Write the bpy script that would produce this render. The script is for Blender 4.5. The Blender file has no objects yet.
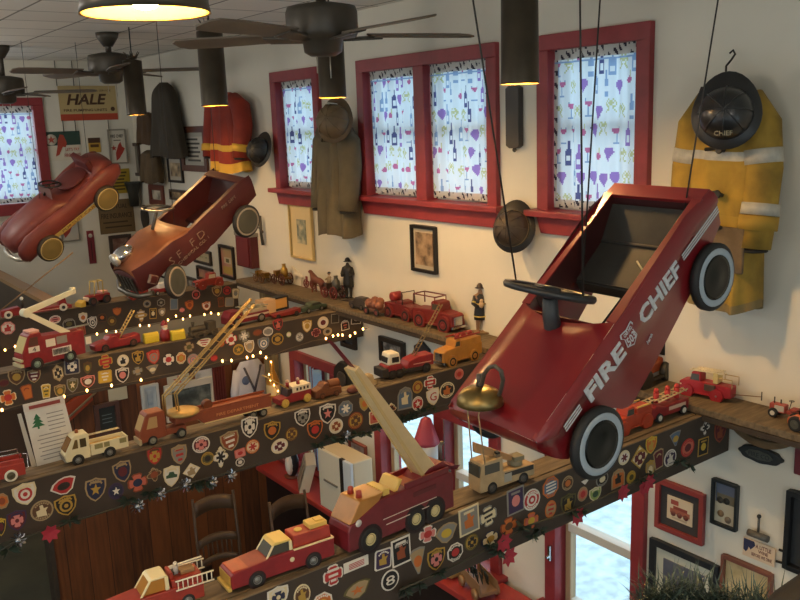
import bpy, bmesh, math, random
from mathutils import Vector as V, Matrix as MX, Quaternion
from math import sin, cos, pi, radians, atan2, hypot
random.seed(11)
SC = bpy.context.scene
COL = SC.collection
H = 3.45                                   # eye height above the floor
# ------------------------------------------------------------------ camera
FPX = 860.73
YAW, PIT, ROL = 0.938004, -0.2049837, -0.0356007
FW = V((cos(PIT)*cos(YAW), cos(PIT)*sin(YAW), sin(PIT)))
_r = V((sin(YAW), -cos(YAW), 0)); _u = _r.cross(FW)
RT = _r*cos(ROL) + _u*sin(ROL); UP = -_r*sin(ROL) + _u*cos(ROL)
EYE = V((0, 0, H))
def ray(px, py): return FW*FPX + RT*(px-400) - UP*(py-300)
def onp(px, py, p0, n):
    d = ray(px, py); return EYE + d*((V(p0)-EYE).dot(V(n))/d.dot(V(n)))
def onX(px, py, x): return onp(px, py, (x, 0, 0), (1, 0, 0))
def onY(px, py, y): return onp(px, py, (0, y, 0), (0, 1, 0))
def onZ(px, py, z): return onp(px, py, (0, 0, z), (0, 0, 1))
def at(px, py, dep): return EYE + ray(px, py)*(dep/FPX)
cd = bpy.data.cameras.new('camera'); cam = bpy.data.objects.new('camera', cd); COL.objects.link(cam)
m = MX.Identity(4)
for i in range(3):
    m[i][0], m[i][1], m[i][2] = RT[i], UP[i], -FW[i]
cam.matrix_world = MX.Translation(EYE) @ m
cd.sensor_width = 36; cd.lens = FPX/800*36; cd.clip_start = .02; cd.clip_end = 200
SC.camera = cam
SC.view_settings.view_transform = 'Standard'; SC.view_settings.look = 'None'
SC.view_settings.gamma = 1; SC.view_settings.use_curve_mapping = False
# ------------------------------------------------------------------ materials
_mc = {}
def lin(c): return c/12.92 if c <= .04045 else ((c+.055)/1.055)**2.4
def rgb(h): return tuple(lin(int(h[i:i+2], 16)/255) for i in (0, 2, 4))
def M(h, rough=.55, metal=0, noise=0, scale=20, bump=0, emit=0, stretch=None, dark=.45, trans=0, coat=0):
    """principled material of one colour, optionally mottled by object-space noise"""
    key = (h, rough, metal, noise, scale, bump, emit, stretch, dark, trans, coat)
    if key in _mc: return _mc[key]
    mt = bpy.data.materials.new('mat_'+h); mt.use_nodes = True
    nt = mt.node_tree; b = nt.nodes['Principled BSDF']; c = rgb(h)
    b.inputs['Base Color'].default_value = (*c, 1); b.inputs['Roughness'].default_value = rough
    b.inputs['Metallic'].default_value = metal
    if coat: b.inputs['Coat Weight'].default_value = coat; b.inputs['Coat Roughness'].default_value = .15
    if emit:
        b.inputs['Emission Color'].default_value = (*c, 1); b.inputs['Emission Strength'].default_value = emit
    if noise or bump:
        tc = nt.nodes.new('ShaderNodeTexCoord'); nz = nt.nodes.new('ShaderNodeTexNoise')
        nz.inputs['Scale'].default_value = scale; nz.inputs['Detail'].default_value = 5
        src = tc.outputs['Object']
        if stretch:
            mp = nt.nodes.new('ShaderNodeMapping'); mp.inputs['Scale'].default_value = stretch
            nt.links.new(src, mp.inputs['Vector']); src = mp.outputs['Vector']
        nt.links.new(src, nz.inputs['Vector'])
        if noise:
            rp = nt.nodes.new('ShaderNodeValToRGB')
            rp.color_ramp.elements[0].position = .32; rp.color_ramp.elements[1].position = .68
            rp.color_ramp.elements[0].color = (*[x*(1-noise*dark*2) for x in c], 1)
            rp.color_ramp.elements[1].color = (*[min(1, x*(1+noise*.35)) for x in c], 1)
            nt.links.new(nz.outputs['Fac'], rp.inputs['Fac']); nt.links.new(rp.outputs['Color'], b.inputs['Base Color'])
        if bump:
            bp = nt.nodes.new('ShaderNodeBump'); bp.inputs['Strength'].default_value = bump; bp.inputs['Distance'].default_value = .01
            nt.links.new(nz.outputs['Fac'], bp.inputs['Height']); nt.links.new(bp.outputs['Normal'], b.inputs['Normal'])
    _mc[key] = mt; return mt
def MGLASS():
    if 'glass' in _mc: return _mc['glass']
    mt = bpy.data.materials.new('mat_glass'); mt.use_nodes = True; nt = mt.node_tree; nt.nodes.clear()
    o = nt.nodes.new('ShaderNodeOutputMaterial'); mx = nt.nodes.new('ShaderNodeMixShader')
    t = nt.nodes.new('ShaderNodeBsdfTransparent'); g = nt.nodes.new('ShaderNodeBsdfGlossy'); g.inputs['Roughness'].default_value = .03
    t.inputs['Color'].default_value = (.93, .97, .98, 1); mx.inputs['Fac'].default_value = .06
    nt.links.new(t.outputs[0], mx.inputs[1]); nt.links.new(g.outputs[0], mx.inputs[2]); nt.links.new(mx.outputs[0], o.inputs['Surface'])
    _mc['glass'] = mt; return mt
def MCLOTH(h, tr=.6):
    key = ('cl', h, tr)
    if key in _mc: return _mc[key]
    mt = bpy.data.materials.new('mat_curtain_'+h); mt.use_nodes = True; nt = mt.node_tree; nt.nodes.clear()
    o = nt.nodes.new('ShaderNodeOutputMaterial'); mx = nt.nodes.new('ShaderNodeMixShader'); c = (*rgb(h), 1)
    d = nt.nodes.new('ShaderNodeBsdfDiffuse'); t = nt.nodes.new('ShaderNodeBsdfTranslucent')
    d.inputs['Color'].default_value = c; t.inputs['Color'].default_value = c; mx.inputs['Fac'].default_value = tr
    nt.links.new(d.outputs[0], mx.inputs[1]); nt.links.new(t.outputs[0], mx.inputs[2]); nt.links.new(mx.outputs[0], o.inputs['Surface'])
    _mc[key] = mt; return mt
def MART(cols, scale=9, seed=0, stretch=(1, 1, 1)):
    """printed picture: blotchy noise through a hard colour ramp"""
    key = ('art', tuple(cols), scale, seed, stretch)
    if key in _mc: return _mc[key]
    mt = bpy.data.materials.new('mat_print'); mt.use_nodes = True; nt = mt.node_tree; b = nt.nodes['Principled BSDF']
    b.inputs['Roughness'].default_value = .35
    tc = nt.nodes.new('ShaderNodeTexCoord'); mp = nt.nodes.new('ShaderNodeMapping'); nz = nt.nodes.new('ShaderNodeTexNoise')
    mp.inputs['Location'].default_value = (seed*3.1, seed*1.7, seed); mp.inputs['Scale'].default_value = stretch
    nz.inputs['Scale'].default_value = scale; nz.inputs['Detail'].default_value = 6
    rp = nt.nodes.new('ShaderNodeValToRGB'); cr = rp.color_ramp; cr.interpolation = 'LINEAR'
    n = len(cols)
    cr.elements[0].position = .3; cr.elements[0].color = (*rgb(cols[0]), 1)
    cr.elements[1].position = .7; cr.elements[1].color = (*rgb(cols[-1]), 1)
    for i in range(1, n-1):
        e = cr.elements.new(.3+.4*i/(n-1)); e.color = (*rgb(cols[i]), 1)
    nt.links.new(tc.outputs['Object'], mp.inputs['Vector']); nt.links.new(mp.outputs['Vector'], nz.inputs['Vector'])
    nt.links.new(nz.outputs['Fac'], rp.inputs['Fac']); nt.links.new(rp.outputs['Color'], b.inputs['Base Color'])
    _mc[key] = mt; return mt
def MBOARDS(h, h2, width=.1, axis='x', rough=.6):
    """boards with dark seams and grain"""
    key = ('bd', h, h2, width, axis)
    if key in _mc: return _mc[key]
    mt = bpy.data.materials.new('mat_boards'); mt.use_nodes = True; nt = mt.node_tree; b = nt.nodes['Principled BSDF']
    b.inputs['Roughness'].default_value = rough
    N = nt.nodes.new; L = nt.links.new
    tc = N('ShaderNodeTexCoord'); sp = N('ShaderNodeSeparateXYZ'); L(tc.outputs['Object'], sp.inputs[0])
    dv = N('ShaderNodeMath'); dv.operation = 'DIVIDE'; dv.inputs[1].default_value = width; L(sp.outputs[axis.upper()], dv.inputs[0])
    fr = N('ShaderNodeMath'); fr.operation = 'FRACT'; L(dv.outputs[0], fr.inputs[0])
    fl = N('ShaderNodeMath'); fl.operation = 'FLOOR'; L(dv.outputs[0], fl.inputs[0])
    wn = N('ShaderNodeTexWhiteNoise'); wn.noise_dimensions = '1D'; L(fl.outputs[0], wn.inputs['W'])
    lt = N('ShaderNodeMath'); lt.operation = 'LESS_THAN'; lt.inputs[1].default_value = .03; L(fr.outputs[0], lt.inputs[0])
    mp = N('ShaderNodeMapping'); mp.inputs['Scale'].default_value = (14, 14, 1.2); L(tc.outputs['Object'], mp.inputs[0])
    nz = N('ShaderNodeTexNoise'); nz.inputs['Scale'].default_value = 3; nz.inputs['Detail'].default_value = 6; L(mp.outputs[0], nz.inputs['Vector'])
    ad = N('ShaderNodeMath'); ad.operation = 'MULTIPLY_ADD'; ad.inputs[1].default_value = .45; L(wn.outputs['Value'], ad.inputs[0]); L(nz.outputs['Fac'], ad.inputs[2])
    sb = N('ShaderNodeMath'); sb.operation = 'SUBTRACT'; sb.inputs[1].default_value = .2; L(ad.outputs[0], sb.inputs[0])
    rp = N('ShaderNodeValToRGB'); rp.color_ramp.elements[0].color = (*rgb(h2), 1); rp.color_ramp.elements[1].color = (*rgb(h), 1)
    rp.color_ramp.elements[0].position = .2; rp.color_ramp.elements[1].position = .75
    L(sb.outputs[0], rp.inputs['Fac'])
    mx = N('ShaderNodeMix'); mx.data_type = 'RGBA'; L(lt.outputs[0], mx.inputs[0]); L(rp.outputs['Color'], mx.inputs[6])
    mx.inputs[7].default_value = (*[x*.4 for x in rgb(h2)], 1); L(mx.outputs[2], b.inputs['Base Color'])
    _mc[key] = mt; return mt
# ------------------------------------------------------------------ mesh builder
class MB:
    def __init__(s, k=1.0): s.b = bmesh.new(); s.mats = []; s.k = k
    def mi(s, mt):
        if mt not in s.mats: s.mats.append(mt)
        return s.mats.index(mt)
    def _f(s, vs, mt, smooth=False):
        try: f = s.b.faces.new(vs)
        except ValueError: return None
        f.material_index = s.mi(mt); f.smooth = smooth; return f
    def v(s, p): return s.b.verts.new(V(p)*s.k)
    def box(s, x0, x1, y0, y1, z0, z1, mt, T=None):
        if x0 > x1: x0, x1 = x1, x0
        if y0 > y1: y0, y1 = y1, y0
        if z0 > z1: z0, z1 = z1, z0
        P = [V((x, y, z)) for z in (z0, z1) for x, y in ((x0, y0), (x1, y0), (x1, y1), (x0, y1))]
        if T: P = [T @ p for p in P]
        q = [s.v(p) for p in P]
        for a in ((3, 2, 1, 0), (4, 5, 6, 7), (0, 1, 5, 4), (1, 2, 6, 5), (2, 3, 7, 6), (3, 0, 4, 7)): s._f([q[i] for i in a], mt)
    def prism(s, pts, off, mt, mt2=None):
        """closed polygon of 3D points extruded by vector off"""
        a = [s.v(p) for p in pts]; c = [s.v(V(p)+V(off)) for p in pts]; n = len(pts)
        s._f(a[::-1], mt); s._f(c, mt2 or mt)
        for i in range(n): s._f([a[i], a[(i+1) % n], c[(i+1) % n], c[i]], mt)
    def prof(s, pts, y0, y1, mt):
        s.prism([(x, y0, z) for x, z in pts], (0, y1-y0, 0), mt)
    def plan(s, pts, z0, z1, mt):
        s.prism([(x, y, z0) for x, y in pts], (0, 0, z1-z0), mt)
    def rings(s, R, mt, cap=True, smooth=True, closed=True):
        q = [[s.v(p) for p in r] for r in R]
        for a, c in zip(q, q[1:]):
            n = len(a)
            for i in range(n if closed else n-1):
                j = (i+1) % n; s._f([a[i], a[j], c[j], c[i]], mt, smooth)
        if cap and closed: s._f(q[0][::-1], mt); s._f(q[-1], mt)
    def tube(s, pts, r, mt, n=8, r1=None, cap=True, flat=1):
        pts = [V(p) for p in pts]; R = []; N = len(pts)
        up = V((0, 0, 1)); prev = None
        for i, p in enumerate(pts):
            t = (pts[min(i+1, N-1)]-pts[max(i-1, 0)]).normalized()
            if prev is None:
                a = t.cross(up)
                if a.length < .05: a = t.cross(V((1, 0, 0)))
            else: a = prev - t*prev.dot(t)
            a.normalize(); prev = a; c = t.cross(a)
            rr = r if r1 is None else r+(r1-r)*i/max(1, N-1)
            if isinstance(r, (list, tuple)): rr = r[i]
            R.append([p+a*(rr*cos(2*pi*k/n))+c*(rr*flat*sin(2*pi*k/n)) for k in range(n)])
        s.rings(R, mt, cap)
    def lathe(s, prof, mt, n=20, o=(0, 0, 0), ax='z', cap=True, smooth=True):
        o = V(o); R = []
        for r, z in prof:
            ring = []
            for k in range(n):
                c, d = r*cos(2*pi*k/n), r*sin(2*pi*k/n)
                ring.append(o+(V((c, d, z)) if ax == 'z' else V((c, z, d)) if ax == 'y' else V((z, c, d))))
            R.append(ring)
        s.rings(R, mt, cap, smooth)
    def ball(s, c, r, mt, n=12, T=None):
        if not isinstance(r, (tuple, list)): r = (r, r, r)
        c = V(c); R = []; h = max(5, n//2)
        for i in range(h+1):
            a = -pi/2+pi*i/h; rad = max(cos(a), .02)
            R.append([c+V((r[0]*rad*cos(2*pi*k/n), r[1]*rad*sin(2*pi*k/n), r[2]*sin(a))) for k in range(n)])
        s.rings(R, mt)
    def poly(s, pts, mt): return s._f([s.v(p) for p in pts], mt)
    def grid(s, G, mt, smooth=True, mf=None):
        q = [[s.v(p) for p in r] for r in G]
        for i in range(len(q)-1):
            for j in range(len(q[0])-1):
                s._f([q[i][j], q[i][j+1], q[i+1][j+1], q[i+1][j]], mf(i, j) if mf else mt, smooth)
    def text(s, body, w, h, T, mt, ext=.0008, bold=.0, shear=0):
        cu = bpy.data.curves.new('t', 'FONT'); cu.body = body; cu.extrude = .02; cu.offset = bold; cu.shear = shear
        cu.align_x = 'CENTER'; cu.resolution_u = 2; cu.space_line = .95
        o = bpy.data.objects.new('t', cu); COL.objects.link(o)
        dg = bpy.context.evaluated_depsgraph_get(); dg.update(); me = bpy.data.meshes.new_from_object(o.evaluated_get(dg))
        xs = [v.co.x for v in me.vertices]; ys = [v.co.y for v in me.vertices]
        if xs:
            cx, cy = (min(xs)+max(xs))/2, (min(ys)+max(ys))/2
            sx, sy = w/(max(xs)-min(xs)), h/(max(ys)-min(ys))
            vs = [s.v(T @ V(((v.co.x-cx)*sx, (v.co.y-cy)*sy, v.co.z/.02*ext))) for v in me.vertices]
            for p in me.polygons: s._f([vs[i] for i in p.vertices], mt)
        bpy.data.objects.remove(o); bpy.data.curves.remove(cu); bpy.data.meshes.remove(me)
    def add_mesh(s, me, mt, T=None):
        vs = [s.v((T @ v.co) if T else v.co) for v in me.vertices]
        for p in me.polygons: s._f([vs[i] for i in p.vertices], mt, True)
    def build(s, name, parent=None, loc=None, rot=None, bevel=0, seg=2, smooth=False, ang=35, solid=0, sub=0):
        bmesh.ops.remove_doubles(s.b, verts=s.b.verts, dist=1e-6)
        bmesh.ops.recalc_face_normals(s.b, faces=s.b.faces)
        me = bpy.data.meshes.new(name)
        s.b.to_mesh(me); s.b.free()
        for mt in s.mats: me.materials.append(mt)
        o = bpy.data.objects.new(name, me); COL.objects.link(o)
        if parent: o.parent = parent
        if loc is not None: o.location = loc
        if rot is not None: o.rotation_euler = rot
        if solid:
            md = o.modifiers.new('thickness', 'SOLIDIFY'); md.thickness = solid; md.offset = -1
        if sub:
            md = o.modifiers.new('smooth', 'SUBSURF'); md.levels = md.render_levels = sub
        if bevel:
            md = o.modifiers.new('bevel', 'BEVEL'); md.width = bevel; md.segments = seg; md.limit_method = 'ANGLE'; md.angle_limit = radians(ang)
        if smooth:
            for p in me.polygons: p.use_smooth = True
        return o
def skin_mesh(verts, edges, radii, root=0, sub=1):
    """one continuous skinned surface grown over a skeleton; returns a baked mesh"""
    me = bpy.data.meshes.new('sk'); me.from_pydata(verts, edges, []); o = bpy.data.objects.new('sk', me); COL.objects.link(o)
    o.modifiers.new('s', 'SKIN'); sv = me.skin_vertices[0].data
    for i, r in enumerate(radii):
        sv[i].radius = (r, r) if not isinstance(r, tuple) else r
        sv[i].use_root = (i == root)
    if sub:
        md = o.modifiers.new('ss', 'SUBSURF'); md.levels = sub
    dg = bpy.context.evaluated_depsgraph_get(); dg.update()
    out = bpy.data.meshes.new_from_object(o.evaluated_get(dg)); bpy.data.objects.remove(o); return out
def tag(o, label, cat, group=None, kind=None):
    if label: o['label'] = label
    if cat: o['category'] = cat
    if group: o['group'] = group
    if kind: o['kind'] = kind
    return o
def thing(name, label, cat, loc=(0, 0, 0), rz=0, group=None, mat=None):
    o = bpy.data.objects.new(name, None); COL.objects.link(o); o.empty_display_size = .05
    if mat is not None: o.matrix_world = mat
    else: o.matrix_world = MX.Translation(V(loc)) @ MX.Rotation(rz, 4, 'Z')
    return tag(o, label, cat, group)
def struct(o): o['kind'] = 'structure'; return o
def dupc(src, parent, loc, rot=None):
    c = src.copy(); COL.objects.link(c); c.parent = parent; c.location = loc
    if rot is not None: c.rotation_euler = rot
    for g in src.children:
        d = g.copy(); COL.objects.link(d); d.parent = c
    return c
def frame_T(o, ex, ey):
    """matrix with local x=ex, y=ey at point o"""
    ex = V(ex).normalized(); ez = ex.cross(V(ey)).normalized(); ey = ez.cross(ex)
    T = MX.Identity(4)
    for i in range(3): T[i][0], T[i][1], T[i][2], T[i][3] = ex[i], ey[i], ez[i], o[i]
    return T
SKY = 1.05
EXPO = 1.1
LAMP_E = 720
ROOM = [(0.2, -1.2, 18), (-1.2, 1.5, 14), (-.6, 4.2, 16), (.4, 7.0, 12)]  # unseen fill lights: x, y, energy
# ================================================================== ROOM SHELL
WX = 3.0                       # window wall plane
WY = 8.35                      # back wall plane
CEIL = H+.645
LEDGE = H-1.125                # top of the wall shelf
BEAM = H-1.156                 # top of the beams
M_WALL = M('dad6c8', .85, noise=.06, scale=2.2, bump=.08)
M_RED = M('8e3338', .45, noise=.18, scale=14, bump=.05)
M_TAN = M('75644c', .7, noise=.5, scale=9, stretch=(1, 7, 7), bump=.1)
M_BEAM = M('40352b', .7, noise=.25, scale=8)
M_BLACK = M('1c1b1b', .5); M_DARK = M('2c2825', .6); M_CHROME = M('c9c9c9', .18, 1); M_WHITE = M('e6e2d8', .5)
M_CREAM = M('ddcfa6', .5); M_GOLDM = M('b8934a', .35, .9, noise=.2, scale=30); M_BRASS = M('8e7a4c', .38, .9, noise=.35, scale=25)
def Zr(z): return H+z
W1 = (onX(321, 90, WX).y, 5.50); W2 = (3.20, 4.42); W3 = (2.285, 2.92)
UPW = [(W1[0], W1[1]), (W2[0], W2[1]), (W3[0], W3[1])]
UT, UB = Zr(.36), Zr(-.455)
LOW = [(4.84, 5.47), (3.22, 4.39), (2.26, 2.87)]
LT, LB = Zr(-1.62), Zr(-2.5)
FR = .07
def wall_holes(name, u0, u1, z0, z1, holes, fn, mt):
    us = sorted({u0, u1, *[h[0] for h in holes], *[h[1] for h in holes]}); zs = sorted({z0, z1, *[h[2] for h in holes], *[h[3] for h in holes]})
    b = MB()
    for a, c in zip(us, us[1:]):
        for d, e in zip(zs, zs[1:]):
            um, zm = (a+c)/2, (d+e)/2
            if any(h[0] < um < h[1] and h[2] < zm < h[3] for h in holes): continue
            b.box(*fn(a, c), d, e, mt)
    return struct(b.build(name))
holes = [(a+FR*.6, c-FR*.6, UB+.01, UT-FR*.6) for a, c in UPW]+[(a+FR*.6, c-FR*.6, LB+.01, LT-FR*.6) for a, c in LOW]
XL, YB = -2.6, -3.2
FWIN = [(-2.0, -.3, .9, 2.5), (.3, 2.4, .9, 2.5)]
LWIN = [(-2.2, -.6, .7, 2.3), (.2, 1.8, .7, 2.3), (2.6, 4.2, .7, 2.3)]
wall_holes('wall_right', YB, WY+.15, 0, CEIL, holes, lambda a, c: (WX, WX+.15, a, c), M_WALL)
BW = (-.2, 2.18, Zr(-.68), Zr(.32))     # window in the back wall
wall_holes('wall_back', XL-.15, WX, 0, CEIL, [(BW[0]+.05, BW[1]-.07, BW[2]+.06, BW[3]-.05)], lambda a, c: (a, c, WY, WY+.15), M_WALL)
wall_holes('wall_left', YB, WY, 0, CEIL, LWIN, lambda a, c: (XL-.15, XL, a, c), M_WALL)
wall_holes('wall_front', XL-.15, WX+.15, 0, CEIL, FWIN, lambda a, c: (a, c, YB-.15, YB), M_WALL)
M_FLOOR = M('4a4a3c', .5, noise=.4, scale=3)
b = MB(); b.box(XL-.15, WX+.15, YB-.15, WY+.15, -.1, 0, M_FLOOR); struct(b.build('floor'))
# ceiling with square tiles
def ceil_mat():
    mt = bpy.data.materials.new('mat_ceiling'); mt.use_nodes = True; nt = mt.node_tree; bs = nt.nodes['Principled BSDF']
    tc = nt.nodes.new('ShaderNodeTexCoord'); br = nt.nodes.new('ShaderNodeTexBrick')
    br.offset = 0; br.inputs['Scale'].default_value = 1; br.inputs['Brick Width'].default_value = .42; br.inputs['Row Height'].default_value = .42
    br.inputs['Mortar Size'].default_value = .008; br.inputs['Mortar Smooth'].default_value = .3
    br.inputs['Color1'].default_value = (*rgb('e8e4da'), 1); br.inputs['Color2'].default_value = (*rgb('e0dcd2'), 1); br.inputs['Mortar'].default_value = (*rgb('7d796f'), 1)
    nt.links.new(tc.outputs['Object'], br.inputs['Vector']); nt.links.new(br.outputs['Color'], bs.inputs['Base Color']); bs.inputs['Roughness'].default_value = .9
    return mt
b = MB(); b.box(XL-.15, WX+.15, YB-.15, WY+.15, CEIL, CEIL+.1, ceil_mat()); struct(b.build('ceiling'))
# ---- outside: pale snowy ground seen through the lower windows
b = MB(); b.box(WX+.3, 30, -14, 34, -.5, -.35, M('cfdde2', .9, noise=.45, scale=9, dark=.3)); struct(b.build('ground'))
# ---- windows
M_SASH = M('d9d6cc', .5); M_SASHT = M('b39a78', .55)
wn = [0]
def window(y0, y1, zb, zt, mull=None, lower=False):
    wn[0] += 1
    r = thing('window_%d' % wn[0], None, None, (WX, (y0+y1)/2, zb)); struct(r)
    cy = (y0+y1)/2; a, c = y0-cy, y1-cy; h = zt-zb
    b = MB()
    if lower:
        b.box(-.03, .02, a, a+FR, -.06, h-FR, M_RED); b.box(-.03, .02, c-FR, c, -.06, h-FR, M_RED)
    else:
        b.box(-.03, .02, a, a+FR, 0, h-FR, M_RED); b.box(-.03, .02, c-FR, c, 0, h-FR, M_RED)
    b.box(-.03, .02, a, c, h-FR, h, M_RED)
    if mull is not None: b.box(-.03, .06, mull-cy-.045, mull-cy+.045, 0, h-FR, M_RED)
    # reveals
    b.box(.021, .14, a+FR*.55, a+FR*.9, 0, h-FR*.6, M_RED); b.box(.021, .14, c-FR*.9, c-FR*.55, 0, h-FR*.6, M_RED)
    b.build('window_frame', r, bevel=.004)
    b = MB()
    b.box(-.075, .10, a-.045, c+.045, -.012, .018, M_RED)
    b.prism([(-.026, a-.01, -.013), (-.026, c+.01, -.013), (-.026, c-.02, -.095), (-.026, a+.02, -.095)], (.024, 0, 0), M_RED)
    b.build('window_sill', r, bevel=.004)
    spans = [(a+FR, c-FR)] if mull is None else [(a+FR, mull-cy-.045), (mull-cy+.045, c-FR)]
    for s0, s1 in spans:
        b = MB(); t = .035; d0, d1 = .05, .09; top = h-FR; mm = M_SASH
        b.box(d0, d1, s0, s0+t, .02, top, mm); b.box(d0, d1, s1-t, s1, .02, top, M_SASHT if lower else mm)
        b.box(d0, d1, s0+t, s1-t, .02, .02+t, mm); b.box(d0, d1, s0+t, s1-t, top-t, top, mm)
        if lower: b.box(d0-.02, d1, s0+t, s1-t, h*.5-.0, h*.5+.045, mm)
        else: b.box(d0, d1, s0+t, s1-t, h*.5-.02, h*.5+.015, mm)
        b.build('sash', r, bevel=.003)
        b = MB(); b.box(.068, .071, s0+t, s1-t, .02+t, top-t, MGLASS()); b.build('window_pane', r)
    return r
window(*UPW[0], UB, UT); window(*UPW[1], UB, UT, mull=3.815); window(*UPW[2], UB, UT)
window(*LOW[0], LB, LT, mull=5.15, lower=True); window(*LOW[1], LB, LT, mull=3.72, lower=True); wr = window(*LOW[2], LB, LT, lower=True)
b = MB(); b.box(-.05, -.03, .25, .265, .28, .36, M_CHROME); b.box(-.07, -.05, .25, .262, .3, .31, M_CHROME); b.build('latch', wr)
# plain unseen windows, added on the two walls behind the view for their daylight
for i, (u0, u1, z0, z1) in enumerate(FWIN+LWIN):
    wn[0] += 1; fr = i < len(FWIN); r = struct(thing('window_%d' % wn[0], None, None, ((u0+u1)/2, YB, z0) if fr else (XL, (u0+u1)/2, z0), 0 if fr else -pi/2)); w_, h_ = (u1-u0)/2, z1-z0
    b = MB()
    for q in ((-w_-.07, -w_, -.07, h_+.07), (w_, w_+.07, -.07, h_+.07), (-w_, w_, h_, h_+.07), (-w_, w_, -.07, 0)): b.box(q[0], q[1], -.02, .03, q[2], q[3], M_RED)
    b.build('window_frame', r, bevel=.004)
    b = MB(); b.box(-w_, w_, -.09, -.05, h_/2-.02, h_/2+.02, M_SASH); b.box(-.02, .02, -.09, -.05, 0, h_, M_SASH); b.build('sash', r)
    b = MB(); b.box(-w_, w_, -.075, -.071, 0, h_, MGLASS()); b.build('window_pane', r)
# window in the back wall
wn[0] += 1
r = thing('window_%d' % wn[0], None, None, (0, WY, 0)); struct(r)
b = MB(); x0, x1, z0, z1 = BW
b.box(x0, x0+.09, -.03, .05, z0, z1, M_RED); b.box(x1-.09, x1, -.03, .05, z0, z1, M_RED); b.box(x0, x1, -.035, .05, z1-.07, z1, M_RED); b.box(x0-.03, x1+.03, -.07, .05, z0-.03, z0+.07, M_RED)
b.build('window_frame', r, bevel=.004)
b = MB(); b.box(x0+.09, x1-.09, .08, .084, z0+.07, z1-.07, MGLASS()); b.build('window_pane', r)
b = MB()
for zz in (z0+.07, (z0+z1)/2, z1-.11): b.box(x0+.09, x1-.09, .06, .1, zz, zz+.04, M_SASH)
b.build('sash', r)
# ---- curtains printed with bottles, wine glasses, grapes and leaves
CW, CN, CP, CG, CM, CB = (MCLOTH('e0e9f0'), MCLOTH('5a5f8c'), MCLOTH('9a7cc0'), MCLOTH('c3c89a'), MCLOTH('c0709a'), MCLOTH('8fa8cc'))
CV, CVD = MCLOTH('c2bcb4', .3), MCLOTH('3f3a44', .2)
def motifs(w, h, seed):
    rd = random.Random(seed); L = []; cw, ch = .062, .10
    for j in range(int(h/ch)+1):
        for i in range(int(w/cw)+1):
            L.append((i*cw+(cw/2 if j % 2 else 0)+rd.uniform(-.01, .01)+.015, j*ch+rd.uniform(-.015, .015)+.05, rd.choice(['b', 'b', 'g', 'g', 'p', 'l', 'l', 'r', 'b']), rd.choice([CN, CB, CP])))
    return L
def motif_mat(u, v, L):
    for x, y, k, c in L:
        dx, dy = u-x, v-y
        if abs(dx) > .045 or abs(dy) > .065: continue
        if k == 'b':
            if abs(dx) < .013 and -.055 < dy < .012:
                return CW if (-.038 < dy < -.012 and abs(dx) < .009) else c
            if abs(dx) < .013-(dy-.012)*.8 and .012 <= dy < .024: return c
            if abs(dx) < .0045 and .024 <= dy < .055: return c
        elif k == 'g':
            if (dx/.016)**2+((dy-.02)/.02)**2 < 1: return CM if dy < .022 else (CB if abs(dx) > .011 else CW)
            if abs(dx) < .0025 and -.04 < dy < .002: return CB
            if abs(dx) < .014 and -.045 < dy < -.039: return CB
        elif k == 'p':
            if dy < .02 and (dx/.024)**2+((dy)/.034)**2 < 1 and abs(dx) < .022+.6*dy: return CP
            if (dx/.02)**2+((dy-.012)/.014)**2 < 1: return CP
        elif k == 'l':
            if abs(abs(dx)-.014-.006*sin(dy*160)) < .004 and abs(dy) < .03: return CG
            if (dx/.012)**2+((dy-.012)/.009)**2 < 1: return CG
        elif k == 'r':
            if (dx/.015)**2+(dy/.015)**2 < 1: return CM
            if abs(dx-.01) < .003 and 0 < dy < .04: return CG
    return CW
def curtain(P0, eu, w, h, nrm, label, seed):
    L = motifs(w, h, seed); du = .0055; nu = int(w/du); nv = int(h/.0075); b = MB(); G = []
    for j in range(nv+1):
        z = h*j/nv; row = []
        for i in range(nu+1):
            u = w*i/nu; d = .008*sin(u*46+seed)+.005*sin(u*97+z*3+seed)
            if z > h-.06: d *= .6
            row.append(V(P0)+V(eu)*u+V((0, 0, z))+V(nrm)*d)
        G.append(row)
    def mf(i, j):
        u, v = w*(j+.5)/nu, h*(i+.5)/nv
        if h-.075 < v < h-.068: return CB
        if v > h-.06 or u < .014 or v < .035:
            return CVD if sin(u*95+seed)*sin(v*120+u*50)+.6*sin(u*210+v*90) > .55 else CV
        return motif_mat(u, v, L)
    b.grid(G, CW, True, mf); o = b.build('curtain')
    return tag(o, label, 'curtain', 'wine print curtains in the upper windows')
CT, CBt = UT-.055, UB+.03
def ucurt(y1, y0, label, seed): curtain((WX+.02, y1, CBt), (0, -1, 0), y1-y0, CT-CBt, (1, 0, 0), label, seed)
ucurt(UPW[0][1]-.075, UPW[0][0]+.075, 'wine print curtain in the small window beside the olive coat', 1)
ucurt(UPW[1][1]-.075, 3.865, 'wine print curtain in the left sash of the double window', 2)
ucurt(3.765, UPW[1][0]+.075, 'wine print curtain in the right sash of the double window', 3)
ucurt(UPW[2][1]-.075, UPW[2][0]+.075, 'wine print curtain in the window above the large red pedal car', 4)
b = MB()
curtain((BW[0]+.1, WY-.0, BW[2]+.08), (1, 0, 0), BW[1]-BW[0]-.2, BW[3]-BW[2]-.15, (0, 1, 0), 'wine print curtain in the far left window of the back wall', 5)
# blue-white curtain panel in the low window behind the small red truck
b = MB(); M_BC = MCLOTH('bcd6ea')
G = [[V((WX-.04+.02*sin(u*60), 5.16-u, LT-.07-z)) for u in [k*.008 for k in range(21)]] for z in [k*.04 for k in range(20)]]
b.grid(G, M_BC); tag(b.build('curtain', solid=.001), 'pale blue curtain panel in the low window behind the little red truck', 'curtain')
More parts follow.
